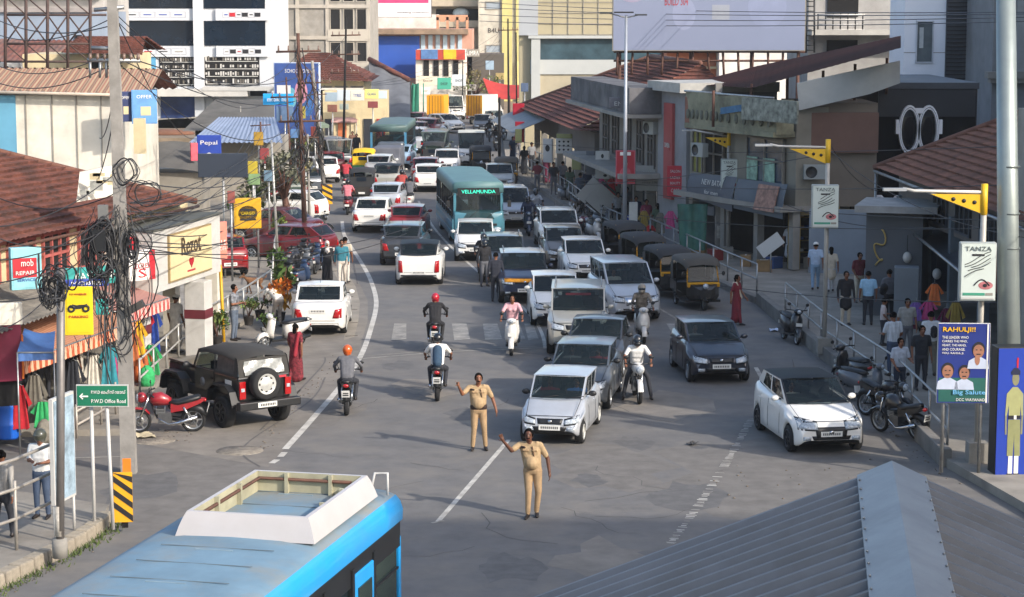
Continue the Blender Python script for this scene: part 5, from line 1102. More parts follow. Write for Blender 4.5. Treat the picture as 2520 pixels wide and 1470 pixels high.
m = MB();m.ell((0,0,0),(.9,.6,.6),M('tank_white','c4cfd2',.5),12,8);m.build('water_tank',r_,(sx(1135),-.5,zat(32,Y)))
Y = 232;r_,w_,h = facade('white_tower','tall white and yellow building closing the far end of the street','building',1178,1305,Y,-60,bmat('b8b3a6'),12);sx = lambda p_: (p_-1178)*Y/FPX
for x in (1248,1282): part(r_,'yellow_strip',(sx(x),-.15,h/2),(1.1,.3,h),M('pale_yellow','b5ad72',.8,0,.1,1))
part(r_,'lower_panel',(sx(1287),-.3,zat(195,Y)),(1.6,.3,4),M('pale_yellow2','ccc07c',.8,0,.15,1))
for y in (5,60,110,160): win(r_,sx(1196),sx(1232),zat(y+18,Y),zat(y,Y),WALLG,M('pale_glass','8d97a0',.15,0,.2,1)) if y != 60 else text('B4U',INK,r_,(sx(1215),-.03,zat(80,Y)),X,Z3,1.2,.5)
Y = 214;r_,w_,h = facade('dark_shop','dim shopfront between the corner shop and the white tower','shop',1150,1240,Y,132,bmat('4f4a45'),6)
q = thing('red_canopy','red tarpaulin canopy over the far stalls','canopy',(0,0,0));m = MB();Y = 198;m.grid(P(1205,238,Y),P(1302,236,Y),P(1296,208,Y+3),P(1188,192,Y+3),M('red_tarpaulin','a02f28',.7,0,.2,1),8,3,lambda p,u,t: p-V((0,0,.3*sin(pi*u))));m.build('sheet',q);m = MB()
for x in (1208,1255,1298): m.tube([P(x,236,Y),V((P(x,236,Y).x,Y,0))],.05,RUST,5)
m.build('post',q)
tree('small green tree beside the green netting stall',V((P(965,260,184).x,184,0)),2.9,1.0,[LEAF,LEAF2],420,3);tree('dusty brown green tree behind the yellow trucks',V((P(1170,210,206).x,206,0)),4.0,2.0,[LEAF2,M('leaf_dry','736a48',.8,0,.4,3)],600,4)
# ---------------------------------------------------------------- cream panel building and the big blank billboard
Y = 150;r_,w_,h = facade('cream_panel_building','office building clad in cream and pale grey panels with a dark glass band','building',1278,1700,Y,-80,M('cream_cladding','9d947a',.5,0,.06,.4),12);sx = lambda p_: (p_-1278)*Y/FPX
GP = M('grey_cladding','9a9ea2',.5,0,.05,.5);WP = M('white_cladding','a9acaa',.5,0,.06,.6)
part(r_,'corner_panel',(sx(1300),-.12,h-(h-zat(86,Y))/2),(sx(1325)-sx(1278),.3,h-zat(86,Y)),GP);part(r_,'white_band',(sx(1500),-.1,zat(163,Y)),(sx(1700)-sx(1310),.2,1.0),WP);part(r_,'glass_band',(sx(1512),-.08,zat(120,Y)),(sx(1700)-sx(1325),.1,1.45),M('teal_glass','3b4f58',.08,0,.5,.5));part(r_,'ledge',(sx(1500),-.3,zat(90,Y)),(sx(1700)-sx(1300),.6,.2),WP)
part(r_,'lower_wall',(sx(1500),-.03,zat(220,Y)),(sx(1700)-sx(1325),.1,2.4),M('beige_wall','a39a84',.8,0,.1,1));part(r_,'column',(sx(1318),-.25,zat(180,Y)/1),(.62,.5,5),WP)
m = MB()
for y in (6,32,58,84): m.box((sx(1512),-.03,zat(y,Y)),(sx(1700)-sx(1325),.06,.05),WALLG)
for x in range(1360,1700,37): m.box((sx(x),-.03,h-(h-zat(86,Y))/2),(.05,.06,h-zat(86,Y)),WALLG)
m.build('panel_joint',r_)
Y = 114; 
def bigb(f,w_,h,y):
    text('BUILD 304',M('red_old_letter','a03038',.7),f,(-.17*w_,y,.61*h),X,Z3,w_*.12,h*.12);disc(f,-.13*w_,.5*h,.06*w_,M('ghost_print','868da5',.8,0,.1,1),y,.22*h);rect(f,.06*w_,.52*h,w_*.09,h*.2,M('ghost_print2','8f939c',.8,0,.1,1),y)
    disc(f,.3*w_,.6*h,.1*w_,M('ghost_print3','828aa3',.8,0,.08,1),y,.3*h);disc(f,-.4*w_,.85*h,.09*w_,M('ghost_print4','8d869c',.8,0,.1,1),y,.2*h)
board('billboard','huge faded pale lavender billboard on a steel frame above the tiled roofs','billboard',1508,-55,1979,126,Y,M('faded_billboard','7c849b',.75,0,.05,.25),0,.3,WALLG,extra=bigb)
q = thing('billboard_stand','rusty steel stand carrying the huge lavender billboard','stand',(0,0,0));m = MB();rr = random.Random(4)
for k in range(13): x = 1520+k*37;m.tube([P(x,128,Y+.3),P(x+rr.uniform(-4,4),185,Y+.2)],.07,RUST,6);m.tube([P(x,128,Y+.3),P(x+18,60,Y+1.6)],.05,RUST,5)
for y in (128,150): m.tube([P(1510,y,Y+.35),P(1985,y,Y+.35)],.06,RUST,5)
for x in (1525,1700,1850,1965): m.tube([P(x,126,Y+.6),V((P(x,126,Y).x,Y+.6,0))],.1,RUST,6)
m.build('frame',q)
q = thing('billboard_ladder','steel ladder tower at the end of the lavender billboard','ladder',(0,0,0));m = MB()
for x in (1984,2004): m.tube([P(x,-30,Y),P(x,130,Y)],.05,BLACK,5)
for y in range(-20,130,12): m.tube([P(1984,y,Y),P(2004,y,Y)],.03,BLACK,5)
m.build('frame',q)
Y = 146;r_,w_,h = facade('orange_house','orange and white house glimpsed under the lavender billboard','house',1640,1760,Y,128,M('orange_wall','c07a5c',.8,0,.2,1),6);part(r_,'ledge',(w_/2,-.3,h-1.0),(w_,.7,.15),CREAM);part(r_,'roof',(w_/2,-.4,h+.1),(w_+.6,1.6,.15),TILE2);win(r_,w_*.3,w_*.7,h-2.0,h-1.3,WHITE,DARK)
r_,w_,h = facade('white_house','plain white wall glimpsed behind the billboard stand','house',1768,1990,144,122,bmat('cfccc6'),6)
Y = 118;r_,w_,h = facade('railed_building','grey building with an open railed staircase balcony above the rusty roof','building',1985,2290,Y,-15,bmat('9a9895'),9);sx = lambda p_: (p_-1985)*Y/FPX
for (y0,y1) in ((-40,50),(92,150)): part(r_,'dark_opening',(sx(2068),-.05,zat((y0+y1)/2,Y)),(sx(2110)-sx(2035),.1,(y1-y0)*Y/FPX*.8),DARK)
for y in (78,): part(r_,'slab',(w_/2,-.7,zat(y,Y)),(w_,1.5,.3),bmat('a8a59e'))
m = MB()
for k in range(4): m.tube([(sx(2000),-1.35,zat(72-k*12,Y)),(sx(2112),-1.35,zat(72-k*12,Y))],.045,WHITE,5)
for k in range(7): m.tube([(sx(2000+k*18),-1.35,zat(74,Y)),(sx(2000+k*18),-1.35,zat(34,Y))],.04,BLACK,5)
m.build('balcony_railing',r_)
# ================================================================ shops along the shaded side
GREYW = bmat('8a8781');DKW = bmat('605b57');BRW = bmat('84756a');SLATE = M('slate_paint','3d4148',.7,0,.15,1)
def rframe(A_,B_):                                  # facade from far end A to near end B, facing the street
    return frame_at((A_[0],A_[1],.2),(B_[0],B_[1],.2))
# --- far tiled shop
A,rz,L = rframe((1.4,136),(4.1,107))
root = thing('tiled_shop','far single storey shop with a steep brown tiled roof and a pale tin awning','shop',A,rz)
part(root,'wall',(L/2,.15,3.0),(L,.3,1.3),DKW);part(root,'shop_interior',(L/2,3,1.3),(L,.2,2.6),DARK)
for i in range(8): part(root,'pillar',(i*L/7,.2,1.2),(.35,.35,2.4),GREYW)
m = MB();tile_roof(m,(-.8,-1,3.55),(L+.5,-1,3.75),(L-4,6,6.9),(9,6,6.9),TILE2);tile_roof(m,(-.8,9,3.5),(-.8,-1,3.55),(9,5.9,6.9),(9,6,6.9),TILE2);tile_roof(m,(L+.5,-1,3.75),(L+.5,9,3.7),(L-4,6.1,6.9),(L-4,6,6.9),TILE2);m.build('roof',root)
m = MB();m.tube([(9,6,7.0),(L-4,6,7.0)],.14,RIDGE,6);m.tube([(9,6,7.0),(-.8,-1,3.65)],.12,RIDGE,6);m.build('ridge_tile',root)
m = MB();sheet(m,(-1,-2.6,2.75),(13,-2.6,2.75),(13,-.7,3.5),(-1,-.7,3.5),M('pale_tin','7e8488',.6,.2,.15,1),.3,.03);m.build('awning',root)
def rboard(label,px0,py0,px1,py1,Yq,face,rz_=-8,cat='sign',nm='shop_sign',**k): return board(nm,label,cat,px0,py0,px1,py1,Yq,face,rz_,**k)
GP1 = M('board_grey','8f9391',.6,0,.1,1);GP2 = M('board_olive','8a8c5a',.6,0,.12,1);WB = M('board_white','b9b9b6',.6,0,.08,1);DB = M('board_slate','565d66',.6,0,.12,1);REDB = M('board_red','a8182e',.5,0,.12,1.5)
def grid9(f,w_,h,y):
    for i in range(3):
        for j in range(3): disc(f,(-.27+.27*i)*w_,(.25+.26*j)*h,.07*w_,INK,y,.07*h,10)
rboard('small white sign with a dark emblem on the far shaded shops',1338,342,1360,400,118,WB,-35,extra=lambda f,w_,h,y: disc(f,0,.6*h,.25*w_,INK,y,.14*h))
rboard('white board with a grid of nine black symbols',1368,340,1408,378,112,WB,-12,extra=grid9)
rboard('olive green hanging board on the far shaded shops',1370,330,1408,341,111.5,GP2,-12);rboard('tall pale olive board beside the grid of symbols',1408,372,1430,418,109,GP2,-20,lines=(('shop',WB,.6,.6,.12),))
rboard('white board with brown cooking pots printed on it',1466,372,1500,440,100,WB,-15,extra=lambda f,w_,h,y: (disc(f,.15*w_,.42*h,.25*w_,M('pot_brown','6b3a30',.5),y,.13*h),disc(f,-.2*w_,.5*h,.2*w_,M('pot_red','7d4038',.5),y-.003,.1*h),disc(f,0,.82*h,.1*w_,INK,y,.08*h),disc(f,.2*w_,.12*h,.14*w_,INK,y,.05*h)))
rboard('dark narrow board next to the cooking pot board',1443,372,1464,430,103,DB,-20);rboard('grey canvas sign with embossed white lettering',1566,408,1640,470,92.5,GP1,-14,lines=(('MAKAN',WB,.62,.5,.16),('since 1980',DB,.3,.6,.08)))
rboard('red vertical sign with white lines of lettering by the grey pillar',1642,408,1682,484,89,REDB,-14,lines=(('SALON',WB,.78,.6,.09),('LADIES',WB,.58,.6,.08),('BEAUTY',WB,.4,.6,.08),('CARE',WB,.14,.5,.12)))
# --- grey two storey building with the old cornice
A,rz,L = rframe((4.3,106),(6.3,91.4));root = thing('cornice_building','dark grey two storey building with a heavy stained cornice and tall shuttered windows','building',A,rz)
part(root,'wall',(L/2,3,4.1),(L,6,2.9),bmat('77736d'));part(root,'cornice',(L/2,-.6,5.95),(L+.4,1.6,1.1),M('stained_cornice','5d5c5e',.95,0,.45,.9,.3,0,'302f31',.8));part(root,'cornice_lip',(L/2,-.7,5.3),(L+.6,1.9,.16),GREYW)
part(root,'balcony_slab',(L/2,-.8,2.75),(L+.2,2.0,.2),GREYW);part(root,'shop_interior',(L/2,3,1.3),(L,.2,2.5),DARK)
for i in range(6): part(root,'pillar',(.3+i*(L-.6)/5,.2,1.3),(.4,.4,2.6),GREYW)
for x in (2,4.5,7.5,10.5,13): win(root,x-.7,x+.7,3.0,4.9,M('shutter_frame','4d4a48',.8),M('shutter_panel','58524c',.8,0,.3,5),0,2,2)
m = MB()
for k in range(26): m.box((.2+k*(L-.4)/25,-.75+random.uniform(-.02,.02),5.95),(.3,.06,random.uniform(.3,.9)),M('cornice_stain','46454a',.95,0,.4,3)) if k % 2 else None
m.build('cornice_relief',root)
rboard('faded old name board on the stained cornice',1500,240,1632,266,93,M('faded_name','6b6a70',.9,0,.5,2),-10,lines=(('ENGLISH ICES',WB,.2,.8,.4),),nm='name_board')
# --- grey pillar tower with the red strip
A,rz,L = rframe((6.2,91.6),(7.15,88.4));root = thing('pillar_tower','grey rendered stair tower with a tall faded red vertical strip','building',A,rz)
part(root,'wall',(L/2,2,3.2),(L,4,6.4),bmat('84868a'));part(root,'red_strip',(L*.45,-.06,3.9),(1.0,.12,4.0),M('faded_red_strip','96403f',.7,0,.15,1));part(root,'cap',(L/2,1.8,6.6),(L+.5,4.4,.4),M('pale_cap','a5a39d',.8));f = part(root,'letter_box',(L*.45,-.13,4.1),(.5,.03,.3),M('faded_red_strip','96403f',.7,0,.15,1));text('CAMERA',WB,f,(L*.45,-.15,4.05),X,Z3,.6,.2)
# --- balcony building
A,rz,L = rframe((7.2,88.2),(10.55,80.6));root = thing('balcony_building','worn two storey shop building with patterned balcony walls and a posters below','building',A,rz);root['label'] = 'worn two storey shop building with patterned balcony walls under the rusty roof'
part(root,'wall',(L/2,1.3,4.2),(L,2.4,3.9),bmat('7f7b70'));part(root,'shop_interior',(L/2,1.8,1.2),(L,.2,2.4),DARK);part(root,'floor_slab',(L/2,.4,2.35),(L+.2,2.0,.2),GREYW)
BAL = bmat('86856f',dirt='3a382f',amt=.85,sc_=1.6)
for u0,u1,bw in ((.8,3.7,.5),(3.9,L-.1,.75)):
    m = MB();n = 12
    m.grid((u0,-bw,5.2),(u1,-bw,5.2),(u1,-bw-.05,6.5),(u0,-bw-.05,6.5),BAL,n,3,lambda p,u,t: p-V((0,.12*sin(pi*u),0)));m.box(((u0+u1)/2,-bw/2,5.15),(u1-u0,bw+.2,.2),BAL);m.box((u0,-bw/2,5.8),(.12,bw,1.3),BAL);m.box((u1,-bw/2,5.8),(.12,bw,1.3),BAL);o = m.build('balcony',root)
    m = MB();rr = random.Random(int(u0*10))
    for k in range(7): x = u0+.35+k*(u1-u0-.6)/6;m.ell((x,-bw-.14,5.62),(.13,.05,.2),M('balcony_pattern','5d5f54',.9,0,.4,5),8,6)
    m.tube([(u0,-bw-.1,6.52),(u1,-bw-.1,6.52)],.05,STEEL,6);m.build('relief',o)
m = MB();m.prism([V((4.4,-.97,5.75)),V((7.9,-.97,6.15)),V((7.9,-.97,6.42)),V((4.4,-.97,6.0))],(0,.03,0),M('blue_cloth_old','3f6a8c',.8,0,.3,3));o = m.build('balcony_cloth',root)
for x0,x1,gm in ((.5,1.3,M('olive_panel','7f7d3e',.8,0,.2,2)),(1.5,3.0,DARK),(4.9,7.6,M('bluish_window','3d4b5a',.15,0,.4,1))): win(root,x0,x1,3.2,4.9,M('old_frame','6e6a62',.8),gm,0,2,1)
for x in (5.3,6.6): part(root,'window_poster',(x,-.06,3.7),(.85,.03,.9),M('green_print','7ea08f',.7,0,.5,4))
m = MB();m.grid((.8,-.45,2.3),(4.6,-.5,1.95),(4.6,-.3,3.3),(.8,-.28,3.2),M('flex_slate','454c57',.6,0,.2,.8),8,4,lambda p,u,t: p-V((0,.08*sin(pi*t),0)),True);o = m.build('flex_awning',root)
text('NEW BATA',WB,o,(2.9,-.5,2.85),X,(0,.2,1),1.6,.22);text('for men',WB,o,(3.0,-.58,2.5),X,(0,.2,1),1.1,.16)
m = MB();m.grid((4.7,-.5,2.1),(L+.1,-.5,2.0),(L+.1,-.3,3.3),(4.7,-.3,3.25),M('flex_blue','4a545f',.6,0,.15,.8),6,3,lambda p,u,t: p-V((0,.08*sin(pi*t),0)),True);o = m.build('flex_awning',root);m = MB();m.box((7.2,-.52,2.7),(1.5,.04,1.0),M('food_print','8d6a5c',.7,0,.55,5),rx=-.25);m.build('food_poster',o)
for i in range(4): part(root,'pillar',(.2+i*(L-.4)/3,.2,1.2),(.3,.3,2.3),GREYW)
# rusty roof and its tilted white hoarding
q = thing('rusty_roof','long rusty red metal roof sloping up over the balcony building','roof',(0,0,0));m = MB();a,b_,c,d = P(1655,216,91),P(2217,128,80),P(2217,88,87),P(1835,166,97)
RS = M('red_rust_sheet','311512',.95,0,.3,.8,0,0,'1f0f0d',.6,spec=.1);sheet(m,P(1850,217,83),P(2217,118,78),P(2217,88,88),P(1862,163,97),RS,.3,.005,3);sheet(m,P(1690,207,91),P(1850,217,83),P(1862,163,97),P(1790,182,97),RS,.3,.005,3);m.build('sheet',q);m = MB()
for x,y in ((1765,232),(1860,215),(1950,198),(2040,182),(2120,165),(2200,150)): p = P(x,y-18,82);m.tube([p-V((0,-1.5,.2)),p-V((0,-1.5,1.6))],.06,RUST,5)
m.build('truss',q)
q = thing('tilted_hoarding','blank dirty white hoarding tilted under the rusty roof','hoarding',(0,0,0));m = MB();m.prism([P(1967,272,80.5),P(2140,232,80.5),P(2215,205,80.5),P(2215,150,80.5),P(1962,205,80.5)],(.0,.15,0),M('dirty_white','a3a5a2',.8,0,.12,.8,0,0,'6a6a66',.5));m.build('panel',q)
# brown side wall with the shop below
A,rz,L = rframe((10.62,81.2),(13.75,81.2));root = thing('brown_wall_shop','plain brown plastered shop wall above open shoe shops','shop',A,rz);part(root,'wall',(L/2,2,4.35),(L,4,3.9),M('brown_plaster','7b7064',.9,0,.1,.5,.1,0,'4c453e',.4));part(root,'brown_band',(L/2,-.15,5.2),(L,.3,1.5),M('brown_band','6d5349',.9,0,.15,.7));part(root,'shop_interior',(L/2,2.5,1.2),(L,.2,2.4),DARK)
for k in range(4):
    sh_ = MB(); 
    for j in range(4): sh_.box((.55+k*1.1,1.6,.5+j*.45),(.95,.35,.04),M('shelf_wood','8b7340',.7)); 
    for j in range(4):
        for i in range(5): sh_.box((.2+k*1.1+i*.18,1.5,.58+j*.45),(.13,.2,.1),random.Random(k*20+j*5+i).choice([WHITE,INK,M('box_blue','2f4f86',.6),M('box_brown','7d5a3e',.7),WALLG]))
    sh_.build('goods_shelf',root)
for x in (.1,L/2,L-.1): part(root,'pillar',(x,.2,1.2),(.45,.3,2.4),M('ochre_pillar','8f7a45',.8,0,.15,1))
# --- black optician building
Y = 84;a,b_ = P(2157,300,Y),P(2400,300,Y);w_ = b_.x-a.x;h = zat(210,Y)
root = thing('black_optician_building','black cube shaped optician building with huge white spectacles on the front','shop building',(a.x,Y,0));BLK = M('black_cladding','080a0e',.7,0,.15,.6,spec=.2)
part(root,'wall',(w_/2,5,h/2+1.35),(w_,10,h-2.7),BLK);part(root,'parapet',(w_/2,5,h+.02),(w_+.2,10.2,.24),M('black_coping','3a3f47',.5));part(root,'band',(w_/2,-.06,h-.65),(w_-.06,.1,1.05),M('grey_band','1d2129',.5,0,.1,1))
part(root,'side_wall',(w_+.03,5,h/2+1.35),(.06,9.9,h-2.75),M('deep_black','0c0d11',.6));part(root,'shop_interior',(w_/2,2.5,1.35),(w_,.2,2.7),M('shop_blue','1d2c40',.5,0,.4,1));part(root,'pillar',(.1,.3,1.35),(.3,.6,2.7),BLK)
m = MB();cx,cz = w_*.42,zat(316,Y);LW = M('sign_silver','e6e6ea',.4,0,.05,2);LB = M('lens_dark','17181c',.2,0,.2,2)
for s in (-1,1):
    n = 30; 
    def el(r1,r2,y): return [V((cx+s*.37+r1*.52*cos(2*pi*i/n),y,cz+r2*.8*sin(2*pi*i/n))) for i in range(n)]
    m.loft([el(.8,1.2,-.05),el(.8,1.2,-.3),el(.6,1.0,-.3),el(.58,.98,-.1)],LW,False,False);m.loft([el(.6,.95,-.08),el(.35,.6,-.1)],LB,False)
    m.loft([el(.71,1.1,-.306),el(.69,1.07,-.306)],LB,False,False)
    m.box((cx+s*.84,-.18,cz+.12),(.12,.24,.55),LW)
m.box((cx,-.2,cz+.74),(.3,.22,.2),LW);m.build('spectacles_sign',root)
m = MB();m.box((w_*.3,-.3,2.35),(w_*.85,.25,1.1),BLK);f = m.build('fascia',root);m = MB()
for s in (-1,1): m.tube([V((w_*.12+s*.45+.33*cos(t)*(1+.12*cos(2*t)),-.46,2.55+.26*sin(t))) for t in [2*pi*i/6 for i in range(7)]],.06,LW,6)
m.box((w_*.12,-.46,2.68),(.3,.06,.09),LW);m.build('spectacles_logo',f);text('lens',LW,f,(w_*.13,-.43,1.84),X,Z3,1.0,.32)
m = MB();rr = random.Random(9)
for k in range(5):
    for j in range(4): m.box((.25+k*.85-1.2,1.2,.55+j*.5),(.7,.1,.36),rr.choice([M('display_white','8d95a0',.4),M('display_blue','2f4a75',.4),DARK]))
m.build('display_case',root)
# --- tiled corner shop on the near side
A,rz,L = rframe((13.35,75),(14.0,55));root = thing('corner_tiled_shop','near corner shop with a low brown tiled roof and a dark open front','shop',A,rz);e = 4.25
m = MB();tile_roof(m,(-.3,-.6,e),(L+1,-.6,e),(L+1,5.4,e+3.1),(5.4,5.4,e+3.1),M('dark_brown_tiles','78503f',.9,0,.35,1.9,.2,0,'40302a',.5));tile_roof(m,(-.3,11,e),(-.3,-.6,e),(5.4,5.4,e+3.1),(5.4,5.5,e+3.1),TILE2);m.build('roof',root)
m = MB();m.tube([(-.35,-.65,e+.06),(5.4,5.4,e+3.2)],.12,RIDGE,7);m.build('ridge_tile',root);m = MB();m.tube([(-.35,-.66,e-.06),(L+1,-.66,e-.1)],.05,STEEL,6);m.tube([(-.3,-.6,e),(-.3,-.6,2.0),(.6,-.5,1.9)],.045,STEEL,6);m.build('gutter',root)
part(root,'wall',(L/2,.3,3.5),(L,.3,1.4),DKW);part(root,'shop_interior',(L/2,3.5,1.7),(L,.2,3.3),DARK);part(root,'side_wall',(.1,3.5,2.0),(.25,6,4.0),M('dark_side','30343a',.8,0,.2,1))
for i in range(6): part(root,'pillar',(.4+i*(L-.8)/5,.2,1.7),(.3,.3,3.4),M('steel_pillar','5d6870',.6))
for x in (6.5,9.5,12.5,15.5): win(root,x-.9,x+.9,3.0,3.9,SLATE,DARK,.15,3,0)
part(root,'brick_wall',(L-3,-.2,2.6),(6,.2,1.3),M('red_brick_wall','6b3f35',.9,0,.3,4)); 
# grey kiosk box and flex canopy below the eave
q = thing('grey_kiosk','grey clad kiosk block with a curly gold emblem and white balls hung on it','kiosk',(11.4,69,.2),R(-16));part(q,'wall',(.9,1.2,1.7),(1.8,2.4,3.4),M('kiosk_grey','54585d',.7,0,.1,1));part(q,'roof',(1.0,.9,3.5),(2.6,3.2,.22),M('kiosk_roof','8b8b89',.8));m = MB();m.tube([(.5+.16*sin(t*1.4)-.02*t,-.05,2.7-.16*t+.12*cos(t*2)) for t in [i*.3 for i in range(24)]],.03,M('gold_emblem','b39a5c',.4,.4),6);m.build('curl_emblem',q)
for x,z in ((1.35,1.95),(2.3,1.45)): m = MB();m.ell((x,-.25,z),(.14,.14,.18),WHITE,12,8);m.tube([(x,-.25,z+.15),(x,-.2,z+.7)],.012,BLACK,4);m.build('hanging_ball',q)
q = thing('flex_canopy','sagging dark grey flex canopy stretched over the clothes stall','canopy',(0,0,0));m = MB();m.grid(P(2250,585,69.5),P(2400,690,61),P(2430,590,65),P(2290,555,73),M('dark_flex','4a4d52',.7,0,.2,.8),8,5,lambda p,u,t: p-V((0,0,.25*sin(pi*u)*sin(pi*t))),True);m.build('sheet',q);m = MB();m.tube([P(2230,560,70),P(2362,668,62),P(2362,700,62)],.05,STEEL,6);m.tube([P(2362,668,62),V((P(2362,668,62).x,62,.2))],.05,STEEL,6);m.build('frame',q)
part(thing('grey_hoarding_wall','pale grey site hoarding wall behind the waiting people','wall',(12.2,80,.2),R(-14)),'panel',(1.2,0,1.2),(4.6,.15,2.4),M('pale_hoarding','7d858e',.7,0,.15,.8))
part(thing('grey_cabinet','tall grey metal cabinet among the people on the shaded pavement','cabinet',G(2228,805,.2),R(-10)),'case',(0,0,.95),(.75,.6,1.9),M('cabinet_grey','6d757c',.5,.2,.1,1),bevel=.02)
# --- white tower and grey tower beyond
Y = 104;a,b_ = P(2220,300,Y),P(2446,300,Y);w_ = b_.x-a.x;root = thing('white_tower_block','white clad tower with a dark louvred strip and two tall windows','building',(a.x,Y,0));part(root,'wall',(w_/2,2,5.5),(w_,4,11),M('white_panels','e0e4ec',.5,0,.04,.6));sx = lambda p_: (p_-2220)*Y/FPX
m = MB();m.box((sx(2354),-.08,5.5),(sx(2388)-sx(2322),.2,10.9),SLATE)
for k in range(34): m.box((sx(2354),-.2,4.2+k*.19),(sx(2388)-sx(2322),.06,.06),BLACK)
m.build('louvre_strip',root)
for x0,x1,y0,y1 in ((2250,2290,52,152),(2378,2432,48,152)):
    o = win(root,sx(x0),sx(x1),zat(y1,Y),zat(y0,Y),M('white_frame','b5bac2',.5),M('tower_glass','5b6468',.08,0,.35,.8),0,1,0,'window',.06);part(o,'blind',(sx(x0+(x1-x0)*.3),-.03,zat((y0+y1)/2-10,Y)),((x1-x0)*.25*Y/FPX,.03,(y1-y0)*.5*Y/FPX),M('pale_blind','aab0b2',.7))
for x in range(4): part(root,'panel_joint',(w_/2,-.006,6+x*1.9),(w_,.012,.03),WALLG)
Y = 98;a = P(2438,300,Y);root = thing('grey_tower','grey rendered tower with a moulded ledge at the frame edge','building',(a.x,Y,0));part(root,'wall',(3,4,5.5),(6,8,11),bmat('7d7f82'));part(root,'ledge',(3,-.2,zat(182,Y)),(6.6,.8,.3),GREYW);part(root,'ledge',(3,-.15,zat(196,Y)),(6.3,.6,.2),GREYW);part(root,'pilaster',(1.3,-.1,8.8),(.6,.3,4.2),bmat('9a9c9c'))
# --- unseen buildings added outside the picture to throw the shade
part(thing('shading_building','unseen concrete building added beyond the frame to shade the junction','building',(33,5,0)),'wall',(0,0,9.5),(23,30,19),GREYC)
part(thing('shading_block','unseen plain block added beyond the frame to shade the corner shop','building',(31,61,0)),'wall',(0,0,8.5),(17,30,17),WHITE);part(thing('shading_tower','unseen tall plain block added beyond the frame to shade the white tower','building',(33,90,0)),'wall',(0,0,9),(13,20,18),WHITE)  # added shade casters, kept white to bounce light into the shaded side
part(thing('shading_low_building','unseen plain building added beyond the frame to shade the road by the poster stand','building',(19.6,52,0)),'wall',(0,0,3.7),(12,12,7.4),bmat('8d887f'))
# clothes at the shaded shops
for i,(x,y,Yq,c,hh,wh) in enumerate(((2255,745,65,'7a5aa0',.6,'purple top on the shaded clothes stall'),(2285,742,64.5,'b8487a',.6,'pink top on the shaded clothes stall'),(2300,700,65,'d0703a',.7,'orange cloth under the grey flex canopy'),(2330,760,62.5,'5e1f3c',.9,'maroon dress at the near end of the clothes stall'),(2245,800,66,'5e1f3c',1.1,'long maroon dress beside the grey cabinet'),(2310,800,63,'22252c',1.0,'black dress among the maroon ones'),(2352,745,61.5,'8f7a3a',1.1,'olive cloth on the leaning rack'),(1585,520,92,'8f7a3a',.9,'olive dress in the shaded shops near the tall pole'),(1625,525,90,'6f6a60',.9,'grey patterned dress near the dangling pink one'),(1650,520,89,'b8487a',.8,'faded pink dress below the red vertical sign'),(1600,555,91,'b3202c',.6,'red bag hung near the red vertical sign'),(1700,540,86,'2e7f8c',.9,'teal sheet hung behind the black three wheelers'),(1680,525,87,'5e1f3c',.9,'dark maroon dress behind the three wheelers'),(1545,530,94,'1f3f8f',.8,'dark blue shirt hung past the tall pole'),(1505,440,100,'b3202c',.8,'red shirt hung under the cooking pot board'),(1480,440,102,'b8487a',1.0,'long magenta dress hung under the cooking pot board'))): garment(x,y,Yq,c,hh*.9,.34,'clothes hung outside the shaded shops',wh,-15)
# clutter on the shaded side
CB = M('cardboard','8a6f4c',.9,0,.2,3)
for i,(x,y,c,lb) in enumerate(((1880,668,CB,'stacked cardboard carton by the end of the pipe railing'),(1905,660,M('crate_blue','27477a',.6),'blue plastic crate beside the cardboard cartons'),(1835,655,CB,'cardboard carton in front of the shoe shops'),(1760,640,M('crate_red','7d2a2a',.6),'red plastic crate behind the street lamp post'),(1720,628,CB,'cardboard carton behind the three wheelers'),(2130,668,M('crate_green','2f5a48',.6),'green plastic crate by the optician shop'),(1995,660,WALLG,'grey box by the shop steps'))):
    q = thing('goods_crate',lb,'crate',G(x,y,.2),i*.7,'crates and cartons on the shaded pavement');m = MB();m.box((0,0,.2),(.55,.4,.4),c);m.box((0,0,.41),(.57,.42,.04),c);m.build('box',q,bevel=.015);part(q,'lid',(0,0,.44),(.3,.06,.02),WHITE)
q = thing('display_counter','blue display counter with glass top at the optician front','counter',G(2105,660,.2),R(-8));part(q,'base',(0,0,.45),(2.4,.7,.9),M('counter_blue','1f4f8c',.5,0,.2,1),bevel=.02);part(q,'glass_top',(0,0,1.05),(2.3,.65,.3),GLASS);part(q,'top_frame',(0,0,1.22),(2.4,.7,.04),STEEL)
q = thing('tilted_price_board','tilted white price board on a stand near the white robed figure','board',G(1895,672,.2),R(-20));m = MB();m.box((0,0,1.05),(1.0,.05,.5),WB,ry=R(-38));m.build('panel',q);m = MB();m.tube([(0,.05,1.0),(0,.1,0)],.03,STEEL,6);m.build('stand',q)
for i,(x,y,Yq,lb) in enumerate(((1720,385,86.2,'air conditioner unit beside the olive window panel'),(1600,330,92.4,'air conditioner unit between the tall shutters of the cornice building'),(2000,440,81,'air conditioner unit on the brown plastered wall'))):
    q = thing('air_conditioner',lb,'air conditioner',P(x,y,Yq)-V((0,.35,0)),R(-60 if i < 2 else 0),'air conditioners on the shaded shops');part(q,'case',(0,0,.28),(.8,.3,.55),GP1,bevel=.02);m = MB();m.lathe([(.22,-.16),(.22,-.15),(.06,-.155),(.001,-.155)],BLACK,16,'Y',(-.12,0,.28));m.build('fan',q)
q = thing('drain_pipe','pale drain pipe running down the brown plastered wall','pipe',(0,0,0));m = MB();m.tube([P(1965,300,81.1),P(1965,505,81.1),P(1975,515,80.6)],.06,WALLG,7);m.build('pipe',q)
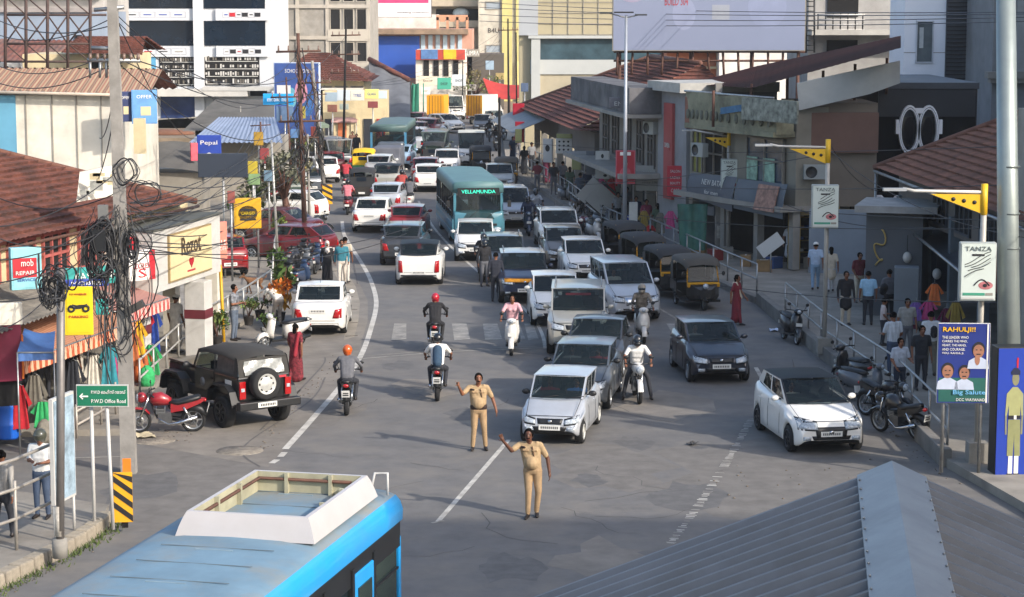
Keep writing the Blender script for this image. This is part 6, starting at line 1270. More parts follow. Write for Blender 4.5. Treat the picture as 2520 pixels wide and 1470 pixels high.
q = thing('stall_umbrella','dark green folded tarpaulin hanging behind the rank of three wheelers','tarpaulin',P(1705,560,84));m = MB();m.grid((-.5,0,-.9),(.5,0,-.9),(.6,.2,.9),(-.6,.2,.9),M('tarp_green','2c5a52',.7,0,.3,2),8,4,lambda p,u,t: p+V((0,.12*sin(u*13),0)),True);m.build('sheet',q)
for (x0,y0,x1,y1,Yq,c,rz_,lb,tx) in ((1690,240,1740,318,86.6,M('brick_pink','7d5546',.85,0,.3,3),-60,'brick pink panel at the far end of the patterned balcony',''),(1838,245,1948,300,80.2,M('old_mural','7d8076',.85,0,.6,4),-64,'weathered painted board on the near balcony front',''),(1700,505,1755,528,87,DB,-55,'slate blue strip sign over the dark shop mouth',''),(1960,515,2150,530,80.9,M('ochre_sign','7d6a40',.7,0,.2,1),0,'ochre strip sign along the shoe shops',''),(1268,300,1290,350,126,REDB,-20,'dark red box sign at the far end of the shaded shops',''),(1262,255,1290,300,134,REDB,-10,'maroon hanging sign by the pale tin awning',''),(1268,318,1284,352,122,GP2,-10,'small olive yellow sign near the short black pole','')):
    board('shop_sign',lb,'sign',x0,y0,x1,y1,Yq,c,rz_,.08,lines=((tx,WB,.35,.6,.35),) if tx else ())
# ================================================================ railings, poles, lamps, boards and wires
railing('long grey pipe railing from the glass shop corner down to the poster stand',[P(0,0,1)]*0+px((1932,790),(2020,868),(2100,925),(2205,1000),(2330,1135)),1.05)
railing('grey pipe railing that ends with a white post behind the three wheelers',px((1862,738),(1790,705),(1690,655),(1600,610)),1.05)
railing('distant pipe railing along the crowded shaded footpath',px((1560,610),(1480,572),(1400,505),(1330,458),(1270,425)),1.0,post=1.6)
railing('second distant railing dividing the crowded shaded footpath',px((1520,520),(1440,480),(1370,440),(1300,415)),1.0,post=1.6)
railing('pale pipe railing on the corner pavement beside the helmeted man',px((-120,1440),(42,1380),(140,1330)),1.3,M('pale_pipe','a39c92',.5,.3,.2,4),.2,1.6,(.45,.88,1.3),.032)
railing('silver pipe railing hung with plants from the white pillar to the parked sedan',px((345,985),(440,890),(520,835),(600,790),(668,740)),.95,M('silver_pipe','aaa9a4',.4,.4,.15,4),.15,2.2,(.45,.95),.03)
railing('low pipe railing behind the road sign at the side road',px((190,1095),(250,1060),(320,1010)),.8,M('pale_pipe','a39c92',.5,.3,.2,4),.15,1.5,(.4,.8),.03)
railing('thin pale railing beside the parked scooters and plants',px((672,720),(676,660),(690,590),(715,540)),.95,M('silver_pipe','aaa9a4',.4,.4,.15,4),.15,2.0,(.5,.95),.025)
CONC = M('pole_concrete','8d8983',.9,0,.2,2.5,.25,0,'5f5a54',.5)
# the big wire pole
b0 = G(318,1165);q = thing('utility_pole','tall leaning concrete utility pole loaded with tangled black cable coils','utility pole',b0);Yp = b0.y
def pp(x,y,Yq=None): return P(x,y,Yq or Yp)-b0
m = MB();pts = [V((0,0,0)),pp(306,800),pp(292,420),pp(275,-40)];m.loft([[p+V((sx_*k,sy_*k,0)) for sx_,sy_ in ((-.13,-.1),(.13,-.1),(.13,.1),(-.13,.1))] for p,k in zip(pts,(1.25,1.1,.95,.8))],CONC,False);m.build('post',q)
m = MB()
for (x0,y0,x1,y1) in ((215,148,345,150),(232,25,305,18),(225,118,290,120)): m.tube([pp(x0,y0),pp(x1,y1)],.05,STEEL,6)
for x in (222,240,258,305,322,340): m.tube([pp(x,148),pp(x,132)],[.05,.03],M('insulator','6e5a50',.3,0,.1,5),6)
for x in (222,246,262): m.tube([pp(x,150),pp(x,192)],.03,STEEL,5)
m.build('cross_arm',q)
rr = random.Random(11);GCAB = M('cable_grey','4a4a4c',.7)
def coil(parent,c,r1,r2,n,mat=CABLE,thick=.014,jit=.1,nm='cable_coil'):
    m = MB()
    for k in range(n):
        a0 = rr.uniform(0,6.3);cx,cz = rr.gauss(0,jit),rr.gauss(0,jit);s_ = rr.uniform(.75,1.1);ty = rr.uniform(-.25,.25)
        th = thick*rr.uniform(.55,1.15);m.tube([c+V((cx+r1*s_*cos(a),ty*sin(a+a0)*.6-.18,cz+r2*s_*sin(a)+.04*sin(3*a+a0))) for a in [2*pi*i/22 for i in range(23)]],th,mat if k % 4 else GCAB,5,False)
    return m.build(nm,parent)
for (x,y,a,b_,n) in ((252,625,.28,.55,20),(258,585,.22,.4,12),(328,605,.13,.3,9),(315,424,.24,.27,5),(368,470,.3,.25,3),(285,800,.3,.5,5),(268,690,.25,.5,9)): coil(q,pp(x,y),a,b_,n,jit=.05)
m = MB()
for k in range(52):
    x0 = rr.uniform(225,345);y0 = rr.uniform(500,640);x1 = x0+rr.gauss(0,30);y1 = y0+rr.uniform(60,330);p0,p1 = pp(x0,y0)+V((0,-.15,0)),pp(x1,y1)+V((0,-.2,0));bow = rr.gauss(0,.25)
    m.tube([p0.lerp(p1,t)+V((bow*sin(pi*t),-.1*sin(pi*t),0)) for t in [i/9 for i in range(10)]],rr.uniform(.005,.015),CABLE if k % 3 else GCAB,4,False)
m.build('hanging_cables',q);m = MB();m.box(pp(250,590)+V((0,-.2,0)),(.3,.2,.45),BLACK);m.box(pp(258,520)+V((0,-.2,0)),(.2,.16,.3),M('junction_grey','6c6c6a',.6));m.box(pp(335,755)+V((0,-.15,0)),(.42,.2,.16),M('junction_dark','3f3d3a',.7),ry=-.5);m.build('junction_box',q)
# grey tube pole beside it
b1 = G(148,1372,.2);q1 = thing('steel_pole','grey steel tube pole with a bundle of cable looped on its head','pole',b1);m = MB();m.tube([V((0,0,0)),P(150,660,b1.y)-b1],.075,M('grey_pole','77726e',.5,.4,.15,4),10);m.tube([V((0,0,0)),V((0,0,.35))],.14,GREYC,10);m.tube([V((0,0,.4)),V((0,0,.95))],.08,M('flaking_white','b5aea2',.8,0,.35,9),10);m.build('post',q1)
coil(q1,P(148,690,b1.y)-b1,.2,.24,11,thick=.016);coil(q1,P(128,715,b1.y)-b1,.09,.22,8,thick=.014)
# green road sign, banner seen edge-on, striped marker
b2 = G(262,1305,.1);q = thing('road_sign','green road sign with a white arrow on two slim white posts','road sign',b2);Yq = b2.y
GRN = M('sign_green','0f6b4d',.5,0,.06,2)
def pq(x,y): return P(x,y,Yq)-b2
w_ = 130*Yq/FPX;h = 56*Yq/FPX;c = pq(253,1001);m = MB();m.box(c+V((0,0,h/2)),(w_,.05,h),WHITE);m.build('border',q);m = MB();m.box(c+V((0,-.028,h/2)),(w_*.965,.012,h*.9),GRN);f = m.build('panel',q)
m = MB();z = c.z+h*.48;m.prism([V((c.x-w_*.44,c.y-.036,z)),V((c.x-w_*.38,c.y-.036,z+.06)),V((c.x-w_*.365,c.y-.036,z+.045)),V((c.x-w_*.4,c.y-.036,z+.014)),V((c.x-w_*.27,c.y-.036,z+.014)),V((c.x-w_*.27,c.y-.036,z-.014)),V((c.x-w_*.4,c.y-.036,z-.014)),V((c.x-w_*.365,c.y-.036,z-.045)),V((c.x-w_*.38,c.y-.036,z-.06))],(0,-.01,0),ORW);m.build('arrow',f)
text('P.W.D ഓഫീസ് റോഡ്',ORW,f,c+V((w_*.12,-.034,h*.6)),X,Z3,w_*.66,h*.17);text('P.W.D Office Road',ORW,f,c+V((w_*.12,-.034,h*.18)),X,Z3,w_*.66,h*.17)
for x,b_ in ((262,0),(222,.6)): m = MB();m.tube([pq(x,1000)+V((0,.05+b_*.1,0)),V((pq(x,1000).x+(.06 if x > 250 else 0),.05+b_*.1,0 if x > 250 else .0))],.035,WHITE,8);m.build('post',q)
b3 = G(160,1318,.2);q = thing('banner_frame','tall white framed banner turned edge on beside the grey tube pole','banner',b3,R(77));m = MB();hh = (1318-955)*b3.y/FPX;m.box((0,.0,hh*.62),(.95,.07,hh*.74),WHITE);m.build('frame',q);m = MB();m.box((0,-.045,hh*.62),(.85,.015,hh*.7),M('banner_print','8fa3b0',.6,0,.5,4));m.box((0,.045,hh*.62),(.85,.015,hh*.7),WHITE);m.build('print',q)
for x in (-.42,.42): m = MB();m.tube([(x,0,0),(x,0,hh*.3)],.03,WHITE,7);m.build('leg',q)
b4 = G(305,1300,.1);q = thing('hazard_marker','upright hazard marker board with yellow and black diagonal stripes','hazard marker',b4,R(6));w_ = 47*b4.y/FPX;h = 128*b4.y/FPX
m = MB();m.box((0,0,h/2+.12),(w_,.03,h),M('marker_yellow','dca019',.5,0,.08,3));m.build('panel',q);m = MB()
for k in range(4):
    z0 = .12+h*(.05+.26*k);p = []
    for (xx,zz) in ((-w_/2,z0+.24),(-w_/2,z0+.24+.12),(w_/2,z0+.08),(w_/2,z0-.04)): p.append(V((xx,-.022,min(max(zz,.125),h+.115))))
    m.prism(p,(0,.006,0),INK)
m.build('stripe',q);m = MB();m.box((.02,.05,.3),(.12,.06,.6),DARK);m.build('post',q);m = MB();m.box((.08,.04,h+.25),(.16,.03,.26),M('marker_orange','d8781a',.5));m.build('top_plate',q)
# street lamps with yellow gussets and advertisement boxes
YG = M('gusset_yellow','d6a91b',.5,0,.1,3);ADW = M('advert_white','c4ccc4',.5,0,.04,2)
def lamp(px_,pyb,pyt,armx,army,bx0,by0,bx1,by1,label,blabel,z0=.2):
    b_ = G(px_,pyb,z0);Yq = b_.y;q = thing('street_lamp',label,'street lamp',b_,0,'street lamps with advertisement boxes');top = P(px_,pyt,Yq)-b_;s = Yq/FPX
    m = MB();m.tube([V((0,0,0)),V((0,0,top.z))],.065,M('lamp_post','a8a49c',.5,.3,.15,3),10);m.box((0,0,.22),(.42,.42,.45),GREYC);m.build('post',q)
    m = MB();m.tube([V((0,0,top.z-.65)),V((0,0,top.z+.02))],.075,YG,10);m.tube([V((0,0,top.z-1.7)),V((0,0,top.z-1.45))],.072,YG,10);m.build('yellow_collar',q)
    a = P(armx,army,Yq)-b_;z = P(px_,pyt+18,Yq).z-b_.z
    m = MB();m.tube([V((0,0,z)),V((a.x*.86,0,a.z)),V((a.x,0,a.z+.05))],.035,WHITE,7);m.build('arm',q)
    m = MB();m.box((a.x-.18,0,a.z+.03),(.5,.16,.06),M('lamp_grey','8d9194',.5));m.build('lamp_head',q)
    m = MB();m.prism([V((-.02,-.02,z-.05)),V((a.x*.66,-.02,z-.04)),V((-.02,-.02,z-.48))],(0,.04,0),YG);o = m.build('gusset',q)
    m = MB()
    for k in range(3): m.lathe([(.045,-.03),(.045,.03),(.001,.03),(.045,-.03),(.001,-.03)],INK,10,'Y',(a.x*(.12+.13*k),0,z-.22+.035*k))
    m.build('gusset_hole',o)
    w_,h = (bx1-bx0)*s,(by1-by0)*s;c = P((bx0+bx1)/2,by1,Yq)
    r_ = thing('advert_box',blabel,'advertisement box',c-V((0,.16,0)),R(-4),'advertisement boxes on the street lamps');m = MB();m.box((0,0,h/2),(w_,.24,h),M('advert_case','9aa09c',.5));m.build('case',r_,bevel=.02)
    m = MB();m.box((.01,-.125,h/2),(w_*.93,.012,h*.95),ADW);f = m.build('panel',r_);y = -.135
    text('TANZA',M('advert_grey','59605e',.5),f,(0,y,.86*h),X,Z3,w_*.72,h*.075);rect(f,0,.79*h,w_*.34,h*.035,INK,y)
    m = MB();rr_ = random.Random(px_)
    for k in range(5):
        pt = [V((lerp(-.36,.34,t)*w_,y,h*(.42+.055*k+.2*t+.02*sin(5*t+k)))) for t in [i/8 for i in range(9)]];m.tube(pt[rr_.randint(0,2):9-rr_.randint(0,2)],.01,M('brush_dark','4b524e',.6),5)
    m.build('brush_art',f);disc(f,.22*w_,.27*h,.2*w_,M('eye_pink','b06a6c',.6,0,.3,6),y,.07*h);m = MB();m.tube([V((-.1*w_+.42*w_*t,y,h*(.27+.1*sin(pi*t)))) for t in [i/8 for i in range(9)]],.014,INK,5);m.build('eye_art',f);disc(f,.2*w_,.27*h,.06*w_,INK,y-.006,.03*h)
    rect(f,-.1*w_,.12*h,w_*.6,h*.045,M('advert_green','3f8f74',.5),y);rect(f,.32*w_,.12*h,w_*.2,h*.045,WALLG,y);rect(f,0,.05*h,w_*.9,h*.03,WHITE,y-.002)
    return q
lamp(1790,635,318,1705,323,1772,390,1814,476,'street lamp with a yellow gusset beside the concrete pole','advertisement box with brush strokes, smallest and farthest of the three lamp boxes')
lamp(2028,868,345,1895,360,1994,453,2060,560,'street lamp with a yellow gusset in front of the brown wall','advertisement box with brush strokes, hung in front of the brown shop wall')
lamp(2403,1136,455,2222,470,2354,592,2443,737,'street lamp with a yellow gusset standing behind the blue poster','advertisement box with brush strokes, largest one beside the thick steel pole')
b_ = G(2480,1130,.2);q = thing('steel_mast','thick grey galvanised steel mast rising out of the picture','mast',b_+V((0,-.2,0)));m = MB();t_ = P(2470,-60,b_.y)-b_;m.tube([V((0,0,0)),V((t_.x,0,t_.z))],[.26,.2],M('mast_steel','8f9896',.45,.5,.12,1.5,.05),18);m.build('post',q);m = MB()
for y in (410,525,610): p = P(2478,y,b_.y)-b_;m.tube([p,p+V((0,0,.03))],.24,M('mast_band','5f6664',.5,.4),18)
m.build('band',q)
b_ = G(1537,605,.2);q = thing('tall_lamp_post','tall slim grey lamp post with twin lamp arms in front of the lavender billboard','lamp post',b_);m = MB();t_ = P(1537,38,b_.y)-b_;m.tube([V((0,0,0)),V((0,0,t_.z))],[.1,.055],M('pale_pole','9aa0a8',.5,.4,.1,2),9);m.build('post',q);m = MB()
for dx,dz in ((-.75,.1),(.55,.02)): m.tube([V((0,0,t_.z-.1)),V((dx,0,t_.z+dz))],.03,STEEL,6);m.box((dx*1.1,0,t_.z+dz),(.5,.2,.07),M('lamp_dark','33363a',.5))
m.box((-.1,-.05,t_.z+.12),(.8,.25,.06),BLACK);m.build('lamp_arm',q);m = MB();m.box((.35,0,b_.z+1.15),(.35,.2,.95),M('meter_white','a8aaa6',.6));m.build('meter_box',q)
board('pole_advert','red advert box with a standing woman fixed on the tall slim lamp post','advertisement',1515,370,1563,453,91.5,M('crimson_advert','9e1026',.5,0,.15,1.5),-6,.15,M('pink_rim','b0525f',.6),extra=lambda f,w_,h,y: (rect(f,0,.9*h,w_*.55,h*.1,ORW,y),disc(f,0,.6*h,.11*w_,M('poster_face','b98a7d',.7),y,.085*h),disc(f,-.01*w_,.67*h,.12*w_,M('poster_hair','2a1416',.7),y+.004,.06*h),disc(f,0,.3*h,.3*w_,M('poster_dress','b04a55',.7,0,.3,6),y,.2*h)))
b_ = G(1772,625,.2);q = thing('concrete_pole','weathered concrete pole with notches beside the first street lamp','utility pole',b_);m = MB();t_ = P(1769,205,b_.y)-b_;m.loft([[V((t_.x*k+sx_*s,sy_*s,t_.z*k)) for sx_,sy_ in ((-.17,-.12),(.17,-.12),(.17,.12),(-.17,.12))] for k,s in ((0,1.15),(.5,1),(1,.75))],CONC,False);m.build('post',q);m = MB();m.box((0,-.15,.9),(.3,.04,.5),M('paper_scraps','a7a49c',.9,0,.5,9));m.build('torn_poster',q);m = MB();m.box((.03,-.16,2.4),(.26,.04,.4),M('paper_scraps','a7a49c',.9,0,.5,9));m.build('torn_poster',q)
# rusty poles on the sunny side, with cross arms
for (xb,yb,xt,yt,r,mt,lb,arms) in ((752,628,733,82,.11,RUST,'rust brown steel utility pole in front of the blue billboard',(300,128)),(800,492,768,150,.12,CONC,'grey concrete utility pole behind the rusty one',(205,)),(844,420,852,40,.09,DARK,'thin dark pole with bare antenna arms above the tile house',(88,135,180)),(684,640,668,345,.06,M('silver_pipe','aaa9a4',.4,.4,.15,4),'slim silver pole rising from the plants',()),(1252,300,1250,46,.1,DARK,'dark lamp pole in front of the white and yellow tower',(75,)),(1272,300,1270,80,.08,DARK,'thin black pole just beside the dark lamp pole',()),(1229,442,1229,240,.1,DARK,'short black pole at the edge of the far footpath',()),(718,470,704,190,.07,RUST,'thin brown pole beside the blue billboard',(240,)),(590,420,592,262,.06,CONC,'thin grey post over the pale blue shed',()),(642,385,644,290,.05,STEEL,'slim steel post near the small signs',())):
    b_ = G(xb,yb,.1);q = thing('utility_pole' if arms else 'slim_pole',lb,'pole',b_);t_ = P(xt,yt,b_.y)-b_;m = MB();m.tube([V((0,0,0)),t_],[r,r*.65],mt,8);m.build('post',q)
    for y in arms:
        z = P(xt,y,b_.y).z-b_.z;k = z/t_.z;m = MB();m.tube([V((t_.x*k-.9,0,z)),V((t_.x*k+.9,0,z+.04))],.045,RUST,5)
        for xx in (-.8,-.4,.4,.8): m.tube([V((t_.x*k+xx,0,z)),V((t_.x*k+xx,0,z+.25))],[.045,.03],M('insulator','6e5a50',.3,0,.1,5),6)
        m.build('cross_arm',q)
    if r > .1:
        rr = random.Random(xb);coil(q,P(xt+(xb-xt)*.55,lerp(yt,yb,.55),b_.y)-b_,.22,.4,8,thick=.018);m = MB()
        for k in range(26): z0 = rr.uniform(.35,.95)*t_.z;z1 = z0-rr.uniform(.6,2.4);kk = z0/t_.z;m.tube([V((t_.x*kk+rr.gauss(0,.1),-.12,z0)),V((t_.x*kk+rr.gauss(0,.25),-.2,(z0+z1)/2)),V((t_.x*z1/t_.z+rr.gauss(0,.15),-.12,z1))],rr.uniform(.012,.022),CABLE if k % 3 else RUST,4,False)
        m.build('hanging_cables',q)
b_ = G(806,505);q = thing('hazard_marker','small leaning marker with black and yellow stripes at the concrete pole foot','hazard marker',b_,R(8));m = MB();m.box((0,0,.55),(.5,.05,1.0),M('marker_yellow','dca019',.5,0,.08,3));m.build('panel',q);m = MB()
for k in range(3): m.prism([V((-.25,-.03,.2+.3*k+.22)),V((-.25,-.03,.2+.3*k+.36)),V((.25,-.03,.2+.3*k+.1)),V((.25,-.03,.2+.3*k-.04))],(0,.005,0),INK)
m.build('stripe',q);part(q,'post',(0,.05,.2),(.1,.06,.4),DARK)
# blank diamond boards leaning at the shaded footpath
q = thing('leaning_board','pair of blank grey boards leaning as a diamond over the shaded footpath','board',P(1482,492,97));m = MB();s = .92
m.box((0,0,.0),(1.15,.06,1.05),M('blank_board','9b9892',.8,0,.08,1),ry=R(42));m.box((-.6,.08,.42),(.55,.06,1.15),M('blank_board','9b9892',.8,0,.08,1),ry=R(42));m.build('panel',q);m = MB();m.tube([(.2,0,-.7),(.6,.1,-1.6)],.05,WHITE,6);m.tube([(-.8,.1,0),(.1,0,-.8)],.05,BLACK,5);m.tube([(0,.1,.8),(1.2,.1,-.2)],.06,BLACK,5);m.build('frame',q)
# posters by the thick mast
Yq = 45.2
def poster(f,w_,h,y):
    FACE = M('print_skin','9a6a52',.7,0,.2,6);FHAIR = M('print_hair','1b1a20',.7);FW = M('print_white','b8c0d0',.7,0,.1,4)
    rect(f,0,.17*h,w_*.93,h*.3,M('print_green','1f5a50',.6,0,.15,2),y+.003); 
    text('RAHULJI!!',M('print_yellow','d8a51c',.5),f,(-.1*w_,y-.004,.88*h),X,Z3,w_*.62,h*.075,bold=.02)
    for k,s in enumerate(('THE LEADER WHO','CARRIES THE MIND,','HEART, THE HAND,','AND COURAGE.','YOU, RAHUL JI.')): text(s,ORW,f,(-.42*w_,y-.004,(.81-.05*k)*h),X,Z3,w_*(.5-.02*k),h*.032,center=False)
    for (x,z,r) in ((.28,.66,.13),(-.3,.4,.13),(.02,.38,.12)):
        m = MB();m.prism([V((x*w_+a*r*w_,y+.004,z*h+b*r*w_)) for a,b in ((-1.6,-2.7),(1.6,-2.7),(1.4,-1.5),(.4,-.95),(-.4,-.95),(-1.4,-1.5))],(0,-.012,0),FW);m.build('printed_shirt',f);disc(f,x*w_,(z+.02)*h,r*w_*.95,FHAIR,y-.004,r*w_*1.1);disc(f,x*w_,z*h-.01,r*w_*.8,FACE,y-.008,r*w_*1.0)
        for s in (-1,1): disc(f,x*w_+s*r*w_*.3,z*h+.02,.022,FHAIR,y-.012,.012)
        rect(f,x*w_,z*h-r*w_*.5,r*w_*.6,.02,FHAIR,y-.012)
    disc(f,.26*w_,.55*h,.05*w_,FACE,y-.012,.07*h);rect(f,.45*w_,.5*h,w_*.03,h*.98,ORW,y-.004)
    text('Big Salute',M('print_sky','6fb0d8',.5),f,(.12*w_,y-.02,.1*h),X,Z3,w_*.62,h*.07,bold=.01);text('DCC WAYANAD',ORW,f,(.15*w_,y-.004,.03*h),X,Z3,w_*.55,h*.035)
board('poster_stand','blue and green poster with yellow heading and three printed faces','poster',2303,790,2432,992,Yq,M('print_blue','1e2f78',.5,0,.15,1),-3,.08,WHITE,extra=poster,posts=(-.36,.36),fr=.01,ground=.2)
def cadet(f,w_,h,y):
    KH = M('print_khaki','9a9a68',.7,0,.12,4);FACE = M('print_skin2','7d7a5c',.7,0,.15,6)
    disc(f,.02*w_,.77*h,.1*w_,FACE,y,.05*h);m = MB(); 
    def pol(l,mt,yy=y-.004): m.prism([V((a*w_,yy,b_*h)) for a,b_ in l],(0,.004,0),mt)
    pol([(-.22,.66),(-.06,.71),(.08,.71),(.24,.66),(.26,.5),(.2,.5),(.17,.58),(.17,.49),(-.15,.49),(-.15,.58),(-.2,.5),(-.25,.5)],KH);pol([(-.16,.47),(.18,.47),(.2,.2),(.04,.2),(.02,.36),(0,.2),(-.17,.2)],M('print_khaki2','85865a',.7,0,.12,4));pol([(-.16,.475),(.18,.475),(.18,.5),(-.16,.5)],INK,y-.009)
    pol([(-.25,.5),(-.2,.5),(-.19,.36),(-.24,.36)],FACE);pol([(.21,.5),(.26,.5),(.25,.36),(.2,.36)],FACE);pol([(-.12,.2),(-.01,.2),(-.01,.07),(-.13,.07)],ORW);pol([(.04,.2),(.16,.2),(.16,.07),(.04,.07)],ORW);pol([(-.16,.07),(0,.07),(0,.04),(-.17,.04)],INK);pol([(.03,.07),(.19,.07),(.2,.04),(.03,.04)],INK)
    pol([(-.1,.8),(.14,.8),(.14,.83),(.06,.85),(-.04,.85),(-.12,.82)],M('beret_navy','141c38',.7));pol([(.04,.85),(.08,.85),(.09,.92),(.05,.93),(.03,.9)],REDP);rect(f,.03*w_,.487*h,w_*.07,h*.03,ORW,y-.012);m.build('cadet_print',f)
board('cadet_board','tall royal blue board printed with a cadet in khaki and a red plume','poster',2436,840,2526,1182,45.3,M('royal_blue_board','1b3a9c',.5,0,.06,1),4,.5,BLACK,extra=cadet,fr=.02); 
q = thing('board_base','dark metal cabinet under the cadet board','cabinet',P(2490,1275,45)+V((0,.2,0)),0);part(q,'case',(0,0,.35),(.75,.5,1.0),M('dark_metal','3f4244',.6,.3,.2,2),bevel=.02);part(q,'leg',(-.2,0,-.25),(.1,.4,.5),DARK)
# overhead wires
WM = M('wire_dark','2a2a2d',.7);n_ = 0
def wire(a,b_,d,r=.012,mat=WM,label=None):
    m = MB();m.tube(sag(a,b_,d,22),r,mat,4,False);o = m.build('overhead_wire');tag(o,label,'wire','overhead wires');return o
T = lambda x,y: P(x,y,Yp)
LBL1 = 'thin black overhead cable running from the coil laden concrete pole towards the shaded side';LBL2 = 'thin black overhead cable strung from the coil laden concrete pole to the sunny shops';LBL3 = 'grey overhead cable crossing high over the street near the lavender billboard';LBL4 = 'low overhead cable crossing the street from the utility pole to the lamp posts'
for (x,y,X1,Y1,D1,d) in ((275,20,500,330,118,1.2),(280,30,735,130,91,1.5),(285,150,735,300,91,1.2),(300,148,800,210,112,1.0),(340,150,850,90,135,1.5),(300,440,750,360,91,.8),(306,500,560,500,75,.5),(306,520,740,420,91,.6),(306,560,640,520,80,.5),(308,600,750,480,91,.8),(308,620,680,500,85,.7),(275,40,640,260,118,.8)): wire(T(x,y),P(X1,Y1,D1),d,.014,WM,'thin black overhead cable running from the coil laden concrete pole towards the rusty poles')
for (x,y,X1,Y1,D1,d) in ((292,420,-40,560,42,.3),(298,500,-40,640,41,.35),(300,520,-60,700,40,.4),(300,540,-60,560,44,.5),(296,470,-40,470,48,.4),(285,260,215,470,60,.5),(280,230,245,340,66,.3),(150,670,250,560,47,.2),(150,690,-60,820,40,.3),(306,640,-60,740,40,.3),(290,120,-60,130,70,.6),(290,150,-60,180,60,.5),(285,40,-60,60,66,.5),(285,60,-60,20,60,.4)): wire(T(x,y),P(X1,Y1,D1),d,.013,WM,LBL2)
for (y0,y1,D0,D1) in ((18,30,100,92),(36,38,100,92),(52,48,100,92),(6,26,104,94)): wire(P(1180,y0,D0*1.4),P(2560,y1+4,D1*.9),.25,.018,M('wire_grey','4d4f55',.6),LBL3)
for (x0,y0,D0,x1,y1,D1,d) in ((1230,415,120,2480,455,55,.5),(1240,345,125,2480,360,60,.4),(1560,470,92,2560,545,50,.25),(1500,520,95,2560,560,50,.3),(1300,455,110,2030,380,63,.3),(2030,360,63,2560,590,45,.5),(1780,410,90,2300,560,64,.8),(308,600,Yp,1000,575,70,.6),(308,615,Yp,1010,560,70,.4),(306,590,Yp,900,548,80,.4),(1690,690,80,2480,745,47,.2),(2040,350,63,2160,470,70,.3)): wire(P(x0,y0,D0),P(x1,y1,D1),d,.012,WM,LBL4)
# plants on the sunny side
POT = M('black_pot','2b2826',.7); 
for i,(x,y,h,mt,lb,ls) in enumerate(((535,850,.75,[LEAF,LEAF2],'bushy green potted plant by the checked shirt man',.09),(520,828,.5,[LEAF2],'small olive potted plant beside the bushy one',.08),(690,790,1.1,[LEAFY,M('leaf_orange','b5661c',.7,0,.3,4)],'orange and yellow croton plant beside the white sedan',.16),(700,745,1.2,[LEAF,LEAF2],'tall bright green plant behind the croton',.17),(680,690,.9,[LEAF],'green leafy plant beside the parked scooters',.12),(612,800,.5,[LEAF2],'small potted plant hung on the railing',.07),(640,785,.45,[LEAF],'little dark green pot on the railing near the sedan',.07),(655,830,.5,[LEAF2,LEAF],'low green plant at the foot of the railing',.08),(690,600,1.0,[LEAF2],'olive plant beside the thin pale railing',.12))): plant(lb,G(x,y,.15),h,mt,.42,170,POT,leafsize=ls,seed=i+3)
LD = M('leaf_grey','6f705c',.85,0,.45,3)
for i,(x,y,h,cr,mt,lb) in enumerate(((700,560,3.2,1.1,[LD],'dusty grey green tree among the parked bikes by the rusty pole'),(655,520,2.4,.9,[LD],'small grey leaved tree between the signs and the dark green car'),(625,560,1.9,.8,[LD,LEAF],'green bushy tree behind the yellow and black stall sign'),(640,430,2.2,1.0,[LEAF2,LD],'olive tree under the pale blue shed roof'),(735,430,2.6,1.0,[LD,LEAF2],'grey green tree at the foot of the blue billboard'),(790,330,2.6,1.2,[LEAF2],'olive tree in front of the far open shops'))): tree(lb,G(x,y,.15),h,cr,mt,480,i+20,'trees among the roadside stalls')
for i,(x,y,w_,c,lb) in enumerate(((850,362,2.6,'b8908a','pale pink umbrella like canopy over a fruit stall by the blue bus'),(880,345,2.2,'b5704f','orange brown canopy over the stall beside the blue bus'),(690,345,2.2,'c9c4b8','off white canopy over a stall under the blue billboard'),(650,385,2.2,'4a6a9c','blue canopy over a small stall near the small signs'),(620,480,1.8,'a8483c','red canopy over a cart behind the slate hoarding'),(668,455,1.8,'b8a37a','tan canopy over a cart beside the grey leaved tree'),(775,380,2.0,'5d6a5c','grey green canopy over a stall behind the concrete pole'))):
    q = thing('market_stall',lb,'stall',G(x,y,.1),R(i*23),'roadside stalls');m = MB();mt = M('canopy_'+c,c,.8,0,.2,2);h = w_/2
    for k in range(4): a,b_ = [V((h*cos(t),h*sin(t),2.0)) for t in (pi/4+k*pi/2,3*pi/4+k*pi/2)];m.grid(a,b_,V((0,0,2.5)),V((0,0,2.5)),mt,3,2);m.grid(a-V((0,0,.2)),b_-V((0,0,.2)),b_,a,mt)
    m.build('canopy',q)
    for k in range(4): m = MB();t = pi/4+k*pi/2;m.tube([(h*.95*cos(t),h*.95*sin(t),0),(h*.95*cos(t),h*.95*sin(t),2)],.03,STEEL,6);m.build('post',q)
    part(q,'counter',(0,0,.45),(w_*.6,w_*.4,.9),M('stall_wood','6d5640',.8,0,.3,3));m = MB();rr = random.Random(i)
    for k in range(24): m.ell((rr.uniform(-.28,.28)*w_,rr.uniform(-.17,.17)*w_,.95+rr.random()*.12),.09,rr.choice([LEAFY,REDP,LEAF,M('fruit_orange','c46a1c',.5),CREAM]),7,5)
    m.build('fruit',q)
rr = random.Random(31);m = MB();GV = M('rubble','675f55',.95,0,.35,4)
for k in range(260):
    t = rr.random();x,y = rr.choice([(lerp(330,480,t),lerp(1075,1065,t)+rr.gauss(0,12)),(lerp(0,270,t),lerp(1462,1305,t)+rr.gauss(6,7)),(lerp(2025,2330,t),lerp(905,1175,t)+rr.gauss(6,6)),(lerp(1700,2400,t),lerp(1180,1240,t)+rr.gauss(0,40)),(lerp(640,840,t),lerp(1090,880,t)+rr.gauss(0,14))]);c = G(x,y,.01);s_ = rr.uniform(.008,.03);m.ell(c,(s_*1.3,s_,s_*.7),GV,5,3)
struct(m.build('gravel'),'stuff')
